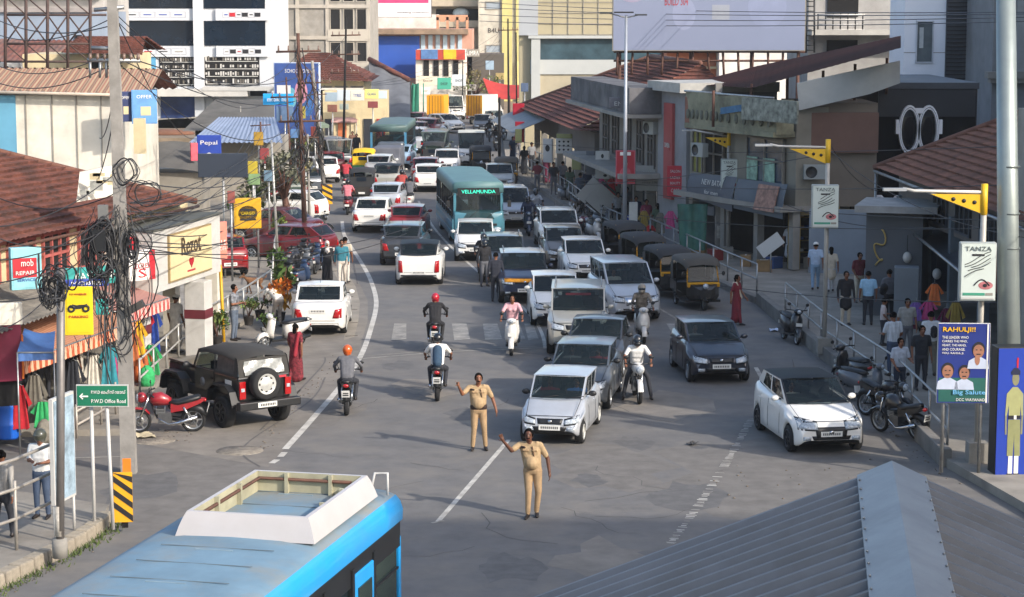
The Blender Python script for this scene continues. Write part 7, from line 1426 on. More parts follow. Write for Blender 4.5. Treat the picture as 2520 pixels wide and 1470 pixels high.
for i,(x,y,c,lb) in enumerate(((1918,815,'b8c4d8','blue and white plastic bag lying at the kerb by the black scooter'),(1705,1095,'4a4743','dark crumpled scrap lying on the road'),(355,1075,'b5a98c','torn cardboard sheet on the ground by the red motorcycle'))):
    m = MB();m.grid((-.16,-.1,.0),(.16,-.1,.0),(.14,.12,.0),(-.15,.1,.0),M('litter_'+c,c,.8,0,.3,9),5,4,lambda p,u,t: p+V((0,0,.02+.05*abs(sin(u*7+t*5)))));o = m.build('litter',None,G(x,y),i);o.scale = (2,2,1) if i in (0,2) else (1,1,1);tag(o,lb,'litter')
for i,(x0,y0,x1,y1,Yq,c,lb,tx) in enumerate(((806,258,830,276,150,'8a5a4a','brown shop board low in the row of open shops',''),(836,256,858,270,150,'9aa39a','grey green shop board low in the row of open shops',''),(905,250,930,266,152,'7d3a3a','dark red shop board at the end of the row of open shops',''),(1150,208,1172,224,205,'a8a29a','pale board on the dim shopfront',''),(1195,150,1215,172,212,'7a8ea0','blue grey board high on the dim shopfront',''),(1220,180,1240,196,211,'9c8a5a','ochre board on the dim shopfront',''),(1282,205,1300,226,149,'4a5a74','navy board at the foot of the cream panel building',''),(735,262,752,292,120,'9a8f3a','olive yellow hanging board behind the rusty pole',''),(715,318,738,340,112,'4a6f9c','blue stall board behind the rusty pole',''),(765,312,784,336,118,'8f4038','brick red stall board behind the concrete pole',''),(650,420,672,446,90,'6f8a9c','pale blue stall board beside the slim silver pole',''),(742,395,762,415,102,'a08a4a','tan stall board hung on the rusty pole',''),(560,470,578,500,78,'8a4a42','rust red plate on the fence near the stall sign',''))):
    board('stall_sign',lb,'sign',x0,y0,x1,y1,Yq,M('stall_'+c,c,.7,0,.25,2),(i*37) % 30-15,.1,lines=((tx,ORW,.35,.6,.3),) if tx else (),posts=(0,),group='small boards in the far shop rows')
for i,(x,y,xt,yt,lb) in enumerate(((762,560,757,330,'thin grey pole beside the rusty one'),(788,470,781,225,'thin dark pole behind the concrete pole'),(648,520,641,300,'thin pole among the stall trees'),(872,345,873,205,'thin pole before the row of open shops'),(1138,290,1139,150,'thin pole before the far corner shop'))):
    b_ = G(x,y,.1);q = thing('slim_pole',lb,'pole',b_,0,'thin poles along the sunny side');m = MB();t_ = P(xt,yt,b_.y)-b_;m.tube([V((0,0,0)),t_],[.07,.045],(CONC,DARK,RUST)[i % 3],7);m.build('post',q);m = MB();m.tube([t_-V((.5,0,.2)),t_+V((.5,0,-.15))],.03,RUST,5);m.build('cross_arm',q)
    for k in range(3): wire(b_+t_-V((.3-.3*k,0,.15)),P(320+k*8,500+k*35,Yp) if i < 3 else P(1230,80+k*20,190),.9,.012,WM,'thin black cable hung between the slim poles and the big wire pole' if i < 3 else 'thin black cable strung across the far street')
# ================================================================ vehicles in the jam
WP = paint('white_car_paint','dedcd6');SIL = paint('silver_car_paint','b4b8bd',.6,.25,.35);GRY = paint('slate_car_paint','50575e',.6,.2,.35);DGR = paint('charcoal_car_paint','33373d',.6,.2,.33);NAVY = paint('navy_car_paint','222c44',.6,.1,.3);RED = paint('red_car_paint','7d131c',.6,0,.3);MAR = paint('maroon_car_paint','57171f',.6,.1,.3);BKP = paint('black_car_paint','17181c',.6,0,.3);LSIL = paint('beige_silver_paint','a9a79e',.6,.25,.35);IND = paint('dark_blue_black_paint','1f2430',.6,.1,.3);LBL = paint('ice_blue_paint','9fb9d0',.6,.1,.35);BRN = paint('grey_brown_paint','5f5a55',.6,.2,.35)
ONC,OUT,PK = 'cars queueing towards the junction','cars driving up the street','cars parked along the street'
KC = [car('alto',1352,1083,-11,'small silver hatchback leading the queue right behind the two policemen',SIL,group=ONC,mirmat=BLACK,grille=BLACK,lamp=(.5,.66),pz=.44)]
KC.append(car('hatch',1415,1000,-9,'slate grey hatchback with a red cloth inside its windscreen, directly behind the small silver hatchback',GRY,group=ONC,mirmat=BLACK))
car('sedan',1452,925,-9,'charcoal saloon with a bright chrome front, third in the queue',DGR,group=ONC,style='alloy',mirmat=BLACK,grille=CHROME)
def stick(root,bvh,p): 
    m = MB();m.box((0,p['yA']+.42,p['H']-.2),(.75,.012,.09),M('red_sticker','b01f2c',.5),rx=-.9);m.build('sun_strip',root)
car('bigsuv',1422,868,-2,'beige silver sport utility with black roof rails and a red strip on its windscreen',LSIL,group=ONC,marks=(stick,),mirmat=LSIL)
KC.append(car('mpv',1568,783,9,'large silver people carrier with a wide chrome grille at the crossing',SIL,group=ONC,gz=(.55,.8),grille=CHROME,grille_w=.5))
car('hatch',1372,795,2,'white hatchback squeezed between the beige silver sport utility and the silver people carrier',WP,group=ONC)
car('suv',1292,740,2,'navy blue compact sport utility with an orange yellow garland on its bonnet',NAVY,roof=paint('grey_roof_paint','8d949c',.6,.2),group=ONC,marks=(lambda root,bvh,p: patch(bvh,[(-.7,.78),(.5,.78),(.5,.9),(-.7,.9)],'front',M('garland','c9861c',.8,0,.4,9),'garland',root,.03),))
car('hatch',1447,690,4,'white hatchback in the middle of the queue with an empty clean bonnet',WP,group=ONC)
car('suv',1240,690,2,'dark grey sport utility behind the navy one',DGR,group=ONC)
car('hatch',1395,655,3,'dark brown hatchback between two white cars',BRN,group=ONC)
car('suv',1382,612,4,'white compact sport utility in front of the scooter riders',WP,group=ONC)
car('hatch',1170,637,1,'white hatchback right in front of the teal bus',WP,group=ONC,grille_w=.5)
car('mpv',1270,556,6,'silver people carrier beside the teal bus',SIL,group=ONC)
loc,a = place(1178,584,6.5,4.5,lift=.35);TQ = paint('teal_bus_paint','1f86a8',.5,0,.4);bus('teal private bus with a lit green destination board in the jam',loc,a,10,paint('teal_grey_paint','437a8a',.4),TQ,M('pale_teal_roof','54797c',.55,0,.15,.8,0,0,'4f6f6d',.4),'VELLAMUNDA',group='buses').scale = (.93,.9,.87)
m = MB();b_ = None
car('van',1160,408,1,'white minibus van facing the jam far up the street',WP,cat='van',group=ONC,L=4.8,roof=M('cream_roof','c4c0b0',.5))
car('hatch',1232,470,3,'pale silver hatchback behind the brown three wheelers',LSIL,group=ONC);car('hatch',1098,428,0,'white domed car roof just behind the teal bus',WP,group=ONC)
car('hatch',1190,326,1,'grey car behind the white minibus van',BRN,group=ONC);car('sedan',1218,315,3,'dark grey saloon at the far bend near the yellow truck',GRY,group=ONC)
car('sedan',1082,334,32,'white saloon turning at the far bend',WP,group=ONC);car('hatch',1128,324,34,'white hatchback turning at the far bend behind the white saloon',WP,group=ONC)
# going up the street
S_BK = M('gloss_black_roof','090a0c',.5,0,.1,3,spec=.15)
car('sport',1030,695,180,'white hatchback with a black roof and red tail lamps driving up the street',WP,'rear',roof=S_BK,group=OUT,tall_tail=True)
car('suv',988,648,178,'charcoal sport utility just ahead of the black roofed white hatchback',DGR,'rear',group=OUT);car('hatch',998,585,178,'red hatchback ahead of the charcoal sport utility',RED,'rear',group=OUT)
car('sedan',908,567,176,'white saloon seen from behind on the empty stretch next to the edge line',WP,'rear',group=OUT,tall_tail=False);car('hatch',948,522,177,'silver hatchback ahead of the white saloon',SIL,'rear',group=OUT)
car('hatch',950,468,178,'grey hatchback with a black roof in the slow lane',LSIL,'rear',roof=S_BK,group=OUT);car('hatch',930,440,178,'white hatchback nose to tail with a red one',WP,'rear',group=OUT);car('hatch',925,428,178,'red hatchback mostly hidden by white hatchbacks',RED,'rear',group=OUT)
car('hatch',1045,448,179,'red hatchback beside the rear of the teal bus',RED,'rear',group=OUT);car('hatch',1052,468,179,'white hatchback hard against the side of the teal bus',WP,'rear',group=OUT)
car('hatch',982,412,178,'ice blue and white car behind the blue bus',LBL,'rear',group=OUT);car('van',1068,402,179,'dark green van seen from behind near the white minibus',paint('dark_green_paint','3c4a42',.4),'rear',cat='van',group=OUT,style='steel')
car('mpv',1018,374,178,'silver van seen from behind ahead of the dark green van',SIL,'rear',group=OUT);car('hatch',1022,345,176,'dark maroon car far up the street',MAR,'rear',group=OUT);car('hatch',1048,336,170,'red car far up the street beside the white turning saloon',RED,'rear',group=OUT);car('hatch',1020,318,175,'dim red car just below the yellow trucks',MAR,'rear',group=OUT)
loc,a = place(956,396,179,4.7,'rear',lift=.4);bus('blue bus seen from behind with a wide rear window',loc,a,9.4,paint('steel_blue_paint','3c7896',.4),M('green_band','3a6a5f',.5),M('dark_teal_roof','4c6260',.5,0,.2,1),'',group='buses',rear=True).scale = (1,1,.86)
YB = M('box_yellow','dc9a10',.5,0,.08,1);YB2 = M('box_yellow_dirty','d09214',.5,0,.1,1,0,0,'6d4a1a',.6)
loc,a = place(1070,299,172,1.9,'rear');truck('small truck with a plain bright yellow box at the far bend',loc,a,YB,YB,group='yellow box trucks').scale = (.72,.72,.8);loc,a = place(1163,304,152,2.1,'rear');truck('truck with a dirty yellow barred rear door and a white box side',loc,a,WHITE,YB2,group='yellow box trucks').scale = (.75,.8,.85);car('van',1124,292,20,'white pickup van between the two yellow trucks',WP,cat='van',L=4.2)
# black pickup tarpaulin / goods carrier in the slow lane
q = thing('goods_carrier','grey open goods carrier with a tarpaulin covered load','truck',*place(950,428,178,2.0,'rear'));part(q,'load',(0,.4,1.1),(1.7,2.6,1.2),M('grey_load','5c5f68',.8,0,.2,2),bevel=.1);part(q,'tailboard',(0,1.75,.85),(1.72,.08,.5),M('tail_grey','75777c',.6));part(q,'cab',(0,-1.5,1.1),(1.6,1.1,1.5),GRY,bevel=.15)
for s in (-1,1): add_wheel(q,(s*.7,1.1,.3),.3,.2,'steel');add_wheel(q,(s*.7,-1.3,.3),.3,.2,'steel')
# parked on the sunny side
q = car('sedan',782,818,181,'parked white saloon with its driver side door open on the sunny kerb',WP,'rear',group=PK,pr=.8)
m = MB();m.box((0,.5,.72),(.06,1.0,.8),WP);m.box((0,.5,1.22),(.05,.95,.1),BLACK);o = m.build('open_door',q,(.84,-.85,.02),R(55),bevel=.02)
for k in range(0):
    pass
car('hatch',797,540,250,'white hatchback parked askew among the bikes behind the rusty pole',WP,'rear',group=PK,tall_tail=True);car('hatch',815,636,246,'bright red car parked behind the rusty pole',paint('dark_red_paint','650e17'),'rear',group=PK);car('sedan',780,590,248,'dark maroon car parked nose in beside the bright red one',MAR,'rear',group=PK)
car('hatch',770,478,205,'dark grey car parked behind the concrete pole',GRY,'rear',group=PK);car('hatch',725,492,200,'dark green car parked beside the plants',paint('bottle_green','2d3f38',.6),'rear',group=PK);car('van',838,425,200,'silver grey van parked near the yellow topped three wheeler',GRY,'rear',cat='van',group=PK);car('hatch',825,432,200,'red and white car parked at the far sunny kerb',RED,'rear',group=PK);car('hatch',808,446,200,'white car parked at the far sunny kerb',WP,'rear',group=PK);car('hatch',828,352,195,'white car parked far up near the open shops',WP,'rear',group=PK)
car('hatch',568,674,205,'bright red car standing on the shop forecourt behind the white fascia',RED,'rear',group=PK,z=.15)
KC.append(car('hatch',1776,934,6,'dark blue black hatchback entering the junction beside the three wheelers',IND,group='cars in the kerb lane',tall_tail=False,mirmat=IND))
KC.append(car('sport',2046,1106,9,'white hatchback with a glossy black roof turning in at the shaded kerb',WP,roof=S_BK,group='cars in the kerb lane',gz=(.42,.66),grille_w=.5,lamp=(.58,.8),mirmat=WP,pz=.5,lamp_in=.42))
car('hatch',1300,1826,180,'white car roof just entering at the bottom of the picture',WP,'rear',group=OUT)
# the black open jeep
def jeep():
    loc,a = place(660,1040,180+37,1.95,'rear');q = thing('black_jeep','black soft top jeep with a spare wheel on its tailgate parked on the sunny shoulder','jeep',loc,a);K = M('jeep_black','0b0c0f',.35,0,.1,3,0,.5);SOFT = M('soft_top','34322f',.85,0,.12,4,.1);L2 = 1.95
    m = MB();m.box((0,.75,.95),(1.46,2.1,.7),K);m.box((0,-1.15,.98),(1.3,1.5,.52),K,taper=.96);m.box((0,-.1,.7),(1.5,3.4,.28),BLACK);m.build('body',q,bevel=.05)
    m = MB();m.box((0,-1.18,1.26),(1.22,1.5,.06),K);m.build('bonnet',q,bevel=.03)
    for s in (-1,1):
        for y in (-1.22,1.18):
            m = MB();pr = [(-.62,.58),(-.52,.88),(-.3,1.02),(.3,1.02),(.52,.88),(.64,.58)]
            m.loft([[V((s*.66,y+a_,z)),V((s*.92,y+a_,z)),V((s*.92,y+a_,z+.06)),V((s*.66,y+a_,z+.06))] for a_,z in pr],BLACK,False);m.build('wheel_arch',q,fix=True);add_wheel(q,(s*.76,y,.39),.39,.26,'black')
        m = MB();m.box((s*.735,.18,1.0),(.03,.95,.62),K);o = m.build('door',q,bevel=.01);part(o,'handle',(s*.76,.52,1.12),(.03,.16,.03),BLACK);disc_ = MB();disc_.lathe([(.11,-.004),(.11,.004),(.001,.004)],M('jeep_decal','6e7072',.6,0,.3,9),16,'X',(s*.755,.1,.98));disc_.build('decal',o)
        part(q,'side_badge',(s*.74,1.35,1.12),(.012,.3,.12),PLATE);part(q,'side_step',(s*.8,0,.45),(.2,1.3,.06),BLACK)
        m = MB();m.box((s*.63,1.83,.98),(.16,.05,.42),REDLAMP);m.box((s*.63,1.85,.99),(.09,.04,.08),LAMP);m.build('taillight',q)
        m = MB();m.ell((s*.95,-.35,1.35),(.11,.06,.09),BLACK,10,6);m.tube([(s*.74,-.32,1.28),(s*.95,-.35,1.32)],.015,BLACK,5);m.build('wing_mirror',q)
        m = MB();m.ell((s*.46,-1.92,1.0),(.13,.05,.13),LAMP,14,8);m.build('headlight',q)
        m = MB();m.grid((s*.71,-.28,1.32),(s*.71,.62,1.32),(s*.64,.62,1.74),(s*.64,-.1,1.74),GLASS,2,2);m.build('side_window',q)
        m = MB();m.grid((s*.72,.72,1.32),(s*.72,1.7,1.32),(s*.65,1.6,1.72),(s*.65,.72,1.72),M('plastic_window','4c4d4c',.25,0,.3,4),3,2);m.build('side_window',q)
    m = MB()
    def rg(y,w_,z): return [V((-w_,y,z-.12)),V((-w_*.96,y,z-.02)),V((0,y,z+.05)),V((w_*.96,y,z-.02)),V((w_,y,z-.12))]
    m.loft([rg(-.18,.68,1.78),rg(.3,.7,1.84),rg(1.0,.71,1.85),rg(1.55,.7,1.8),rg(1.72,.68,1.72)],SOFT,True,False,False)
    for s in (-1,1):
        for (y0,y1) in ((.62,.74),(1.6,1.8)): m.grid((s*.73,y0,1.28),(s*.73,y1,1.28),(s*.69,y1-.08,1.72),(s*.69,y0,1.76),SOFT)
        m.grid((s*.735,-.28,1.28),(s*.735,1.8,1.28),(s*.725,1.78,1.34),(s*.725,-.25,1.34),SOFT);m.grid((s*.725,-.42,1.3),(s*.725,-.32,1.3),(s*.68,-.1,1.76),(s*.68,-.2,1.76),BLACK)
    m.grid((-.7,1.8,1.28),(.7,1.8,1.28),(.68,1.7,1.72),(-.68,1.7,1.72),SOFT,4,2);m.build('soft_top',q)
    m = MB();m.grid((-.55,1.815,1.33),(.55,1.815,1.33),(.53,1.735,1.66),(-.53,1.735,1.66),M('clear_plastic','8d8f8d',.2,0,.35,5,.35),10,5,lambda p,u,t: p+V((0,.025*sin(u*14+t*6),0)),True);m.build('rear_window',q)
    m = MB();m.grid((-.66,-.42,1.3),(.66,-.42,1.3),(.62,-.18,1.75),(-.62,-.18,1.75),GLASS);m.build('windshield',q)
    m = MB();m.lathe([(.25,-.11),(.36,-.13),(.39,-.08),(.39,.08),(.36,.13),(.25,.11)],RUBBER,26,'Y');o = m.build('spare_wheel',q,(.1,1.99,1.12));m = MB();m.lathe([(.27,.1),(.24,.115),(.2,.06),(.16,.085),(.06,.1),(.001,.11)],M('steel_wheel','b9b9b4',.5,.3,.15,8),24,'Y')
    for k in range(8): m.box((.185*cos(k*pi/4),.08,.185*sin(k*pi/4)),(.03,.02,.05),INK,ry=-k*pi/4)
    m.build('rim',o)
    m = MB();m.box((0,2.0,.62),(1.7,.2,.2),BLACK);m.build('rear_bumper',q,bevel=.03);m = MB();m.box((.1,2.11,.63),(.52,.012,.12),PLATE);[m.box((-.1+k*.047,2.12,.63),(.026,.006,.06),INK) for k in range(9)];m.build('number_plate',q)
    part(q,'front_bumper',(0,-1.98,.62),(1.6,.16,.2),BLACK,bevel=.03);part(q,'lettering_bar',(-.42,1.815,1.22),(.36,.02,.05),M('red_letter','b3303c',.5));m = MB()
    for k in range(7): m.box((-.3+k*.1,-1.91,1.02),(.04,.03,.34),INK)
    m.build('grille',q);m = MB();[m.box((x,.3,1.2),(.48,.14,.6),CABIN) for x in (-.35,.35)];m.build('seats',q)
jeep()
# three wheelers
AB = paint('auto_black','1d1e20',.5);AY = M('auto_yellow','c9911c',.5,0,.1,2);HOOD = M('auto_hood','47433d',.85,0,.15,2,.1);HG = M('hood_black','2b2c2e',.8,0,.15,2,.1)
for i,(x,y,rz_,lb) in enumerate(((1738,757,9,'black and yellow auto rickshaw with a brown hood, at the front of its rank'),(1672,728,12,'black and yellow auto rickshaw, second in the rank behind the brown hooded one'),(1612,690,14,'dark auto rickshaw, third in the rank'),(1566,655,15,'dark auto rickshaw, last in the rank by the end of the railing'))):
    loc,a = place(x,y,rz_,1.3);rickshaw(lb,loc,a,AB,AY,'auto rickshaws waiting in the rank',HOOD if i == 0 else HG,AY)
for (x,y,rz_,lo,up,hd,lb) in ((890,492,180,AB,AY,HG,'black backed auto rickshaw driving up the street'),(893,435,180,paint('auto_green','1e7a46',.5),YEL,M('auto_yellow_hood','d9b01a',.7,0,.1,2),'green and yellow auto rickshaw driving up the street'),(1065,415,178,AB,AY,HG,'dark auto rickshaw tucked behind the dark green van')):
    loc,a = place(x,y,rz_,1.33,'rear');rickshaw(lb,loc,a,lo,up,'auto rickshaws in the jam',hd)
for (x,y,lb) in ((1185,428,'black auto rickshaw in front of the white minibus'),(1250,462,'brown hooded auto rickshaw facing down beside the far footpath')):
    loc,a = place(x,y,3,1.3);rickshaw(lb,loc,a,AB,AY,'auto rickshaws in the jam',HG if x < 1200 else HOOD,AY if x > 1200 else None)
# two wheelers
def two(fn,px_,py_,rz_,label,col,front=False,z=0,lean=0,group=None):
    a = R(rz_);f = V((sin(a),-cos(a),0));q = G(px_,py_,z);loc = q-f*.66 if front else q+f*.68
    return fn(label,col,loc,a,group,lean)
BRED = paint('bike_red','8f1420',.6);BBLK = paint('bike_black','1b1c1f',.5);BBLU = paint('bike_blue','1f3350',.5);BWHT = paint('scooter_white','cfccc6',.5);BGRY = paint('scooter_grey','55595e',.5);BMAR = paint('scooter_maroon','6f1526',.6)
B1 = two(motorbike,853,1023,181,'black motorcycle under the rider in the orange helmet',BBLK);B2 = two(motorbike,1076,988,180,'black motorcycle under the rider in the white shirt going away',BBLK);B3 = two(motorbike,1070,868,180,'dark motorcycle under the rider in the red helmet',BBLK)
B4 = two(scooter,1258,876,-2,'white and black scooter under the woman in pink',BWHT,True);B5 = two(motorbike,1574,995,2,'white fronted motorcycle under the rider in the white shirt coming on',BWHT,True);B6 = two(scooter,1585,846,2,'white scooter under the camouflage jacket rider',BWHT,True)
q = two(motorbike,480,1062,-83,'red parked motorcycle leaning in front of the black jeep',BRED,lean=.12)
two(scooter,1962,850,12,'black scooter parked alone by the end of the long railing',BBLK,True,lean=.1);two(scooter,2132,960,205,'black scooter parked at the kerb with a helmet on its mirror',BBLK,lean=.1);two(scooter,2175,1000,40,'grey scooter parked against the black motorcycle at the kerb',BGRY,True,lean=.1);two(motorbike,2262,1085,213,'black motorcycle parked last in the row before the poster stand',BBLK,lean=.1)
two(motorbike,2222,1042,35,'black motorcycle squeezed between the grey scooter and the last parked motorcycle',BBLK,True,lean=.1)
two(scooter,742,850,305,'white scooter parked between the jeep and the white saloon',BWHT,lean=.1)
PKB = 'bikes parked along the sunny kerb'
for (x,y,rz_,fn,c,lb) in ((735,720,170,scooter,BBLU,'dark blue scooter parked behind the white saloon'),(700,690,150,motorbike,BBLK,'black motorcycle parked beside the dark blue scooter'),(722,660,160,scooter,BBLK,'black scooter with a pale mirror parked in the row by the plants'),(690,640,140,motorbike,BBLK,'black motorcycle half hidden by the slim silver pole'),(748,668,160,motorbike,BBLK,'black motorcycle in front of the bright red parked car'),(775,676,175,scooter,BBLU,'blue scooter in front of the bright red parked car'),(718,700,200,scooter,BBLK,'black scooter tucked between the croton and the white saloon'),(745,590,130,motorbike,BBLK,'black motorcycle behind the bright red parked car'),(760,690,185,scooter,BGRY,'grey scooter parked close to the two women'),(640,520,120,motorbike,BRED,'red motorcycle parked near the yellow and black stall sign'),(668,560,130,scooter,BWHT,'white scooter parked behind the slim silver pole')):
    two(fn,x,y,rz_,lb,c,lean=.08,group=PKB)
PKS = 'scooters parked along the shaded footpath'
for (x,y,rz_,fn,c,lb) in ((1470,600,15,scooter,BWHT,'white scooter parked beside the white sport utility'),(1440,590,20,motorbike,BMAR,'maroon motorcycle parked beside the white sport utility'),(1500,575,30,scooter,BGRY,'grey scooter parked near the tall slim lamp post'),(1545,640,25,motorbike,BBLK,'black motorcycle parked at the tail of the three wheeler rank'),(1590,640,30,scooter,BBLK,'black scooter parked at the tail of the three wheeler rank'),(1440,540,25,motorbike,BBLK,'black motorcycle parked along the crowded footpath'),(1405,505,25,scooter,BGRY,'grey scooter parked along the crowded footpath')): two(fn,x,y,rz_,lb,c,True,lean=.1,group=PKS)
B7 = two(scooter,1302,582,3,'dark blue scooter beside the white sport utility',BBLU,True);B8 = two(scooter,1322,560,4,'black scooter behind the dark blue scooter',BBLK,True)
B9 = two(scooter,855,530,180,'pink red scooter riding up close to the sunny kerb',BMAR);B10 = two(scooter,1008,520,180,'white scooter riding up between the queues',BWHT);B11 = two(motorbike,988,500,180,'red motorcycle riding up behind the white hatchbacks',BRED);B12 = two(motorbike,1205,350,2,'black motorcycle far up beside the white minibus',BBLK,True);B15 = two(scooter,1222,372,4,'dark scooter by the short black pole',BBLK,True);B16 = two(motorbike,1240,352,2,'grey motorcycle by the far kerb',BGRY,True);B17 = two(scooter,1212,330,2,'white scooter near the far bend',BWHT,True);B13 = two(scooter,850,470,178,'dark scooter ahead of the pink red scooter',BBLK);B14 = two(motorbike,1192,690,3,'black motorcycle between the white hatchback and the grey sport utility',BBLK,True)
# ---------------------------------------------------------------- the blue bus in front and the tin roof
def front_bus():
    a = R(-13.2);far = G(990,1206,3.35);ax = V((sin(R(13.2)),cos(R(13.2)),0));L = 11.0;W_ = 2.62
    rt = V((ax.y,-ax.x,0));c = far-rt*W_/2-ax*L/2;q = thing('blue_bus','bright blue bus with a dusty roof and a white roof carrier at the junction','bus',V((c.x,c.y,0)),-R(13.2));w_ = W_/2
    BL = M('bus_sky_blue','1a9be0',.38,0,.06,2,0,.5,'6f8796',.2);RF = M('bus_roof_dusty','6b8798',.8,0,.16,1.3,.05,0,'85837a',1)
    m = MB();m.box((0,0,.8),(W_,L-.02,1.0),BL);m.box((0,L/2-.05,1.5),(W_-.04,.1,2.4),BL)
    for s in (-1,1): m.box((s*(w_-.04),0,1.32),(.08,L-.04,.04),BLACK)
    m.build('body',q,bevel=.04)
    m = MB(); 
    def rr_(y,k=1): return [V((x*k,y,z)) for x,z in ((w_+.0,2.93),(w_+.01,3.08),(w_-.03,3.2),(w_-.1,3.28),(w_-.25,3.33),(w_*.5,3.375),(0,3.39),(-w_*.5,3.375),(-w_+.25,3.33),(-w_+.1,3.28),(-w_+.03,3.2),(-w_-.01,3.08),(-w_,2.93))]
    ys = [-L/2+i*L/14 for i in range(15)];m.loft([rr_(y) for y in ys],RF,True,True,False);me_k = m._s(BL)
    for i,f in enumerate(m.f):
        if len(f) == 4 and (f[0] % 13 in (0,1,2,9,10,11) or (f[0] % 13 in (3,8) and False)): m.m[i] = me_k
    m.build('roof',q);m = MB()
    for i in range(1,14,2): m.box((0,ys[i],3.388),(.5,.03,.012),M('roof_rib','7e929c',.6))
    m.build('roof_rib',q)
    # carrier: sloped white sides, open middle
    cx0,cx1,cy0,cy1 = -.66,.98,2.35,L/2-.6;wl = M('carrier_white','b9b4b2',.5,0,.04,2,0,0,'a89f94',.25);inn = M('carrier_inside','a9a48a',.8,0,.2,2,0,0,'6f6a55',.4)
    o_ = [(cx0-.12,cy0-.12),(cx1+.12,cy0-.12),(cx1+.12,cy1+.1),(cx0-.12,cy1+.1)];t_ = [(cx0,cy0),(cx1,cy0),(cx1,cy1),(cx0,cy1)];t2 = [(cx0+.06,cy0+.06),(cx1-.06,cy0+.06),(cx1-.06,cy1-.06),(cx0+.06,cy1-.06)];m = MB()
    for i in range(4):
        j = (i+1) % 4;A_,B_ = o_[i],o_[j];C_,D_ = t_[j],t_[i];m.grid((*A_,3.36),(*B_,3.36),(*C_,3.67),(*D_,3.67),wl,6,3,lambda p,u,t: p+V((0,0,.03*sin(pi*t))),True)
        m.poly([(*t_[i],3.67),(*t_[j],3.67),(*t2[j],3.67),(*t2[i],3.67)],wl);m.poly([(*t2[i],3.67),(*t2[j],3.67),(*t2[j],3.38),(*t2[i],3.38)],inn)
    m.build('roof_carrier',q);m = MB()
    for i in range(14):
        m.box((0,ys[i]+.12,3.388),(1.5,.014,.008),M('roof_seam','647279',.7));pass
    m.build('roof_seam',q);m = MB()
    for y in (cy0+(cy1-cy0)*f for f in (.33,.66)): m.box((cx0+.09,y,3.52),(.07,.05,.3),inn);m.box((cx1-.09,y,3.52),(.07,.05,.3),inn)
    m.box((cx0+.5,cy1-.09,3.52),(.05,.07,.3),inn);m.box((cx1-.5,cy1-.09,3.52),(.05,.07,.3),inn);m.tube([(cx0+.1,cy0+.3,3.58),(cx0+.1,cy1-.1,3.58),(cx1-.2,cy1-.1,3.58)],.025,RUST,6);m.build('carrier_frame',q)
    m = MB();m.tube([(cx1+.05,cy1+.05,3.5),(cx1+.05,cy1+.2,3.66),(cx1+.22,cy1+.25,3.66),(cx1+.22,cy1+.25,3.35)],.02,WHITE,6);m.build('ladder_hook',q)
    # right flank: windows, door, pillars
    DG = M('bus_tint','28332c',.08,0,.4,1)
    for s in (-1,1):
        part(q,'window_band',(s*(w_-.05),0,2.74),(.06,L-.1,.36),BLACK)
        y = L/2-.15;wins = [(1.2,0),(.95,1)]+[(1.15,0)]*7; 
        for (wd,dr_) in wins:
            y0 = y-wd
            if dr_ and s > 0:
                m = MB();m.box((w_-.02,(y+y0)/2,1.6),(.05,wd-.06,2.2),BL);d_ = m.build('door',q,bevel=.02);part(d_,'window',(w_+.012,(y+y0)/2,1.95),(.02,wd-.36,1.1),DG);m = MB();m.tube([(w_+.05,y-.12,1.2),(w_+.05,y-.12,2.1)],.018,WHITE,6);m.build('handle',d_)
            else:
                m = MB();m.box((s*(w_-.05),(y+y0)/2,1.95),(.03,wd-.1,1.24),DG if y > 4 else GLASS);o = m.build('side_window',q);part(o,'frame',(s*(w_-.02),(y+y0)/2,2.28),(.03,wd-.08,.035),BLACK)
                if s > 0 and y < 4: m = MB();m.tube([(w_-.3,(y+y0)/2,1.5),(w_-.25,(y+y0)/2+.1,2.0),(w_-.35,(y+y0)/2+.3,2.2)],.025,WHITE,6);m.build('grab_handle',o)
            part(q,'pillar',(s*(w_-.03),y0,2.05),(.07,.1,1.5),BLACK);y = y0-.02
    m = MB()
    for k in range(8):
        for x in (-.75,.75): m.box((x,L/2-2.8-k*1.0,1.6),(.85,.14,.8),M('bus_seat_grey','5d564f',.8,0,.2,5),rx=.15)
    m.box((0,0,1.28),(W_-.2,L-.3,.06),CABIN);m.build('seats',q)
    f = MB();f.box((w_+.004,L/2-.6,1.0),(.01,.5,.35),M('yellow_emblem','d9a31a',.5,0,.2,4));f.build('emblem',q)
    for s in (-1,1):
        for y in (-L/2+2.2,L/2-2.8): add_wheel(q,(s*(w_-.16),y,.48),.48,.28,'steel')
    part(q,'rear_window',(0,L/2+.005,2.1),(W_*.8,.02,.9),DGLASS);part(q,'windshield',(0,-L/2-.005,2.1),(W_*.9,.02,1.2),DGLASS)
front_bus()
q = thing('metal_roof_shed','grey ribbed metal shed roof with a wide ridge cap beside the junction','shed roof',(0,0,0));pk = G(2195,1158,5.0);rd = (G(2250,1470,5.0)-pk).normalized();ln = 9.0;lf = V((rd.y,-rd.x,0));lf = lf if lf.x < 0 else -lf
GMT = M('grey_roof_metal','6c6e72',.6,.2,.12,.9,0,0,'57544f',.7);sl = math.tan(R(22.5));run = 5.2
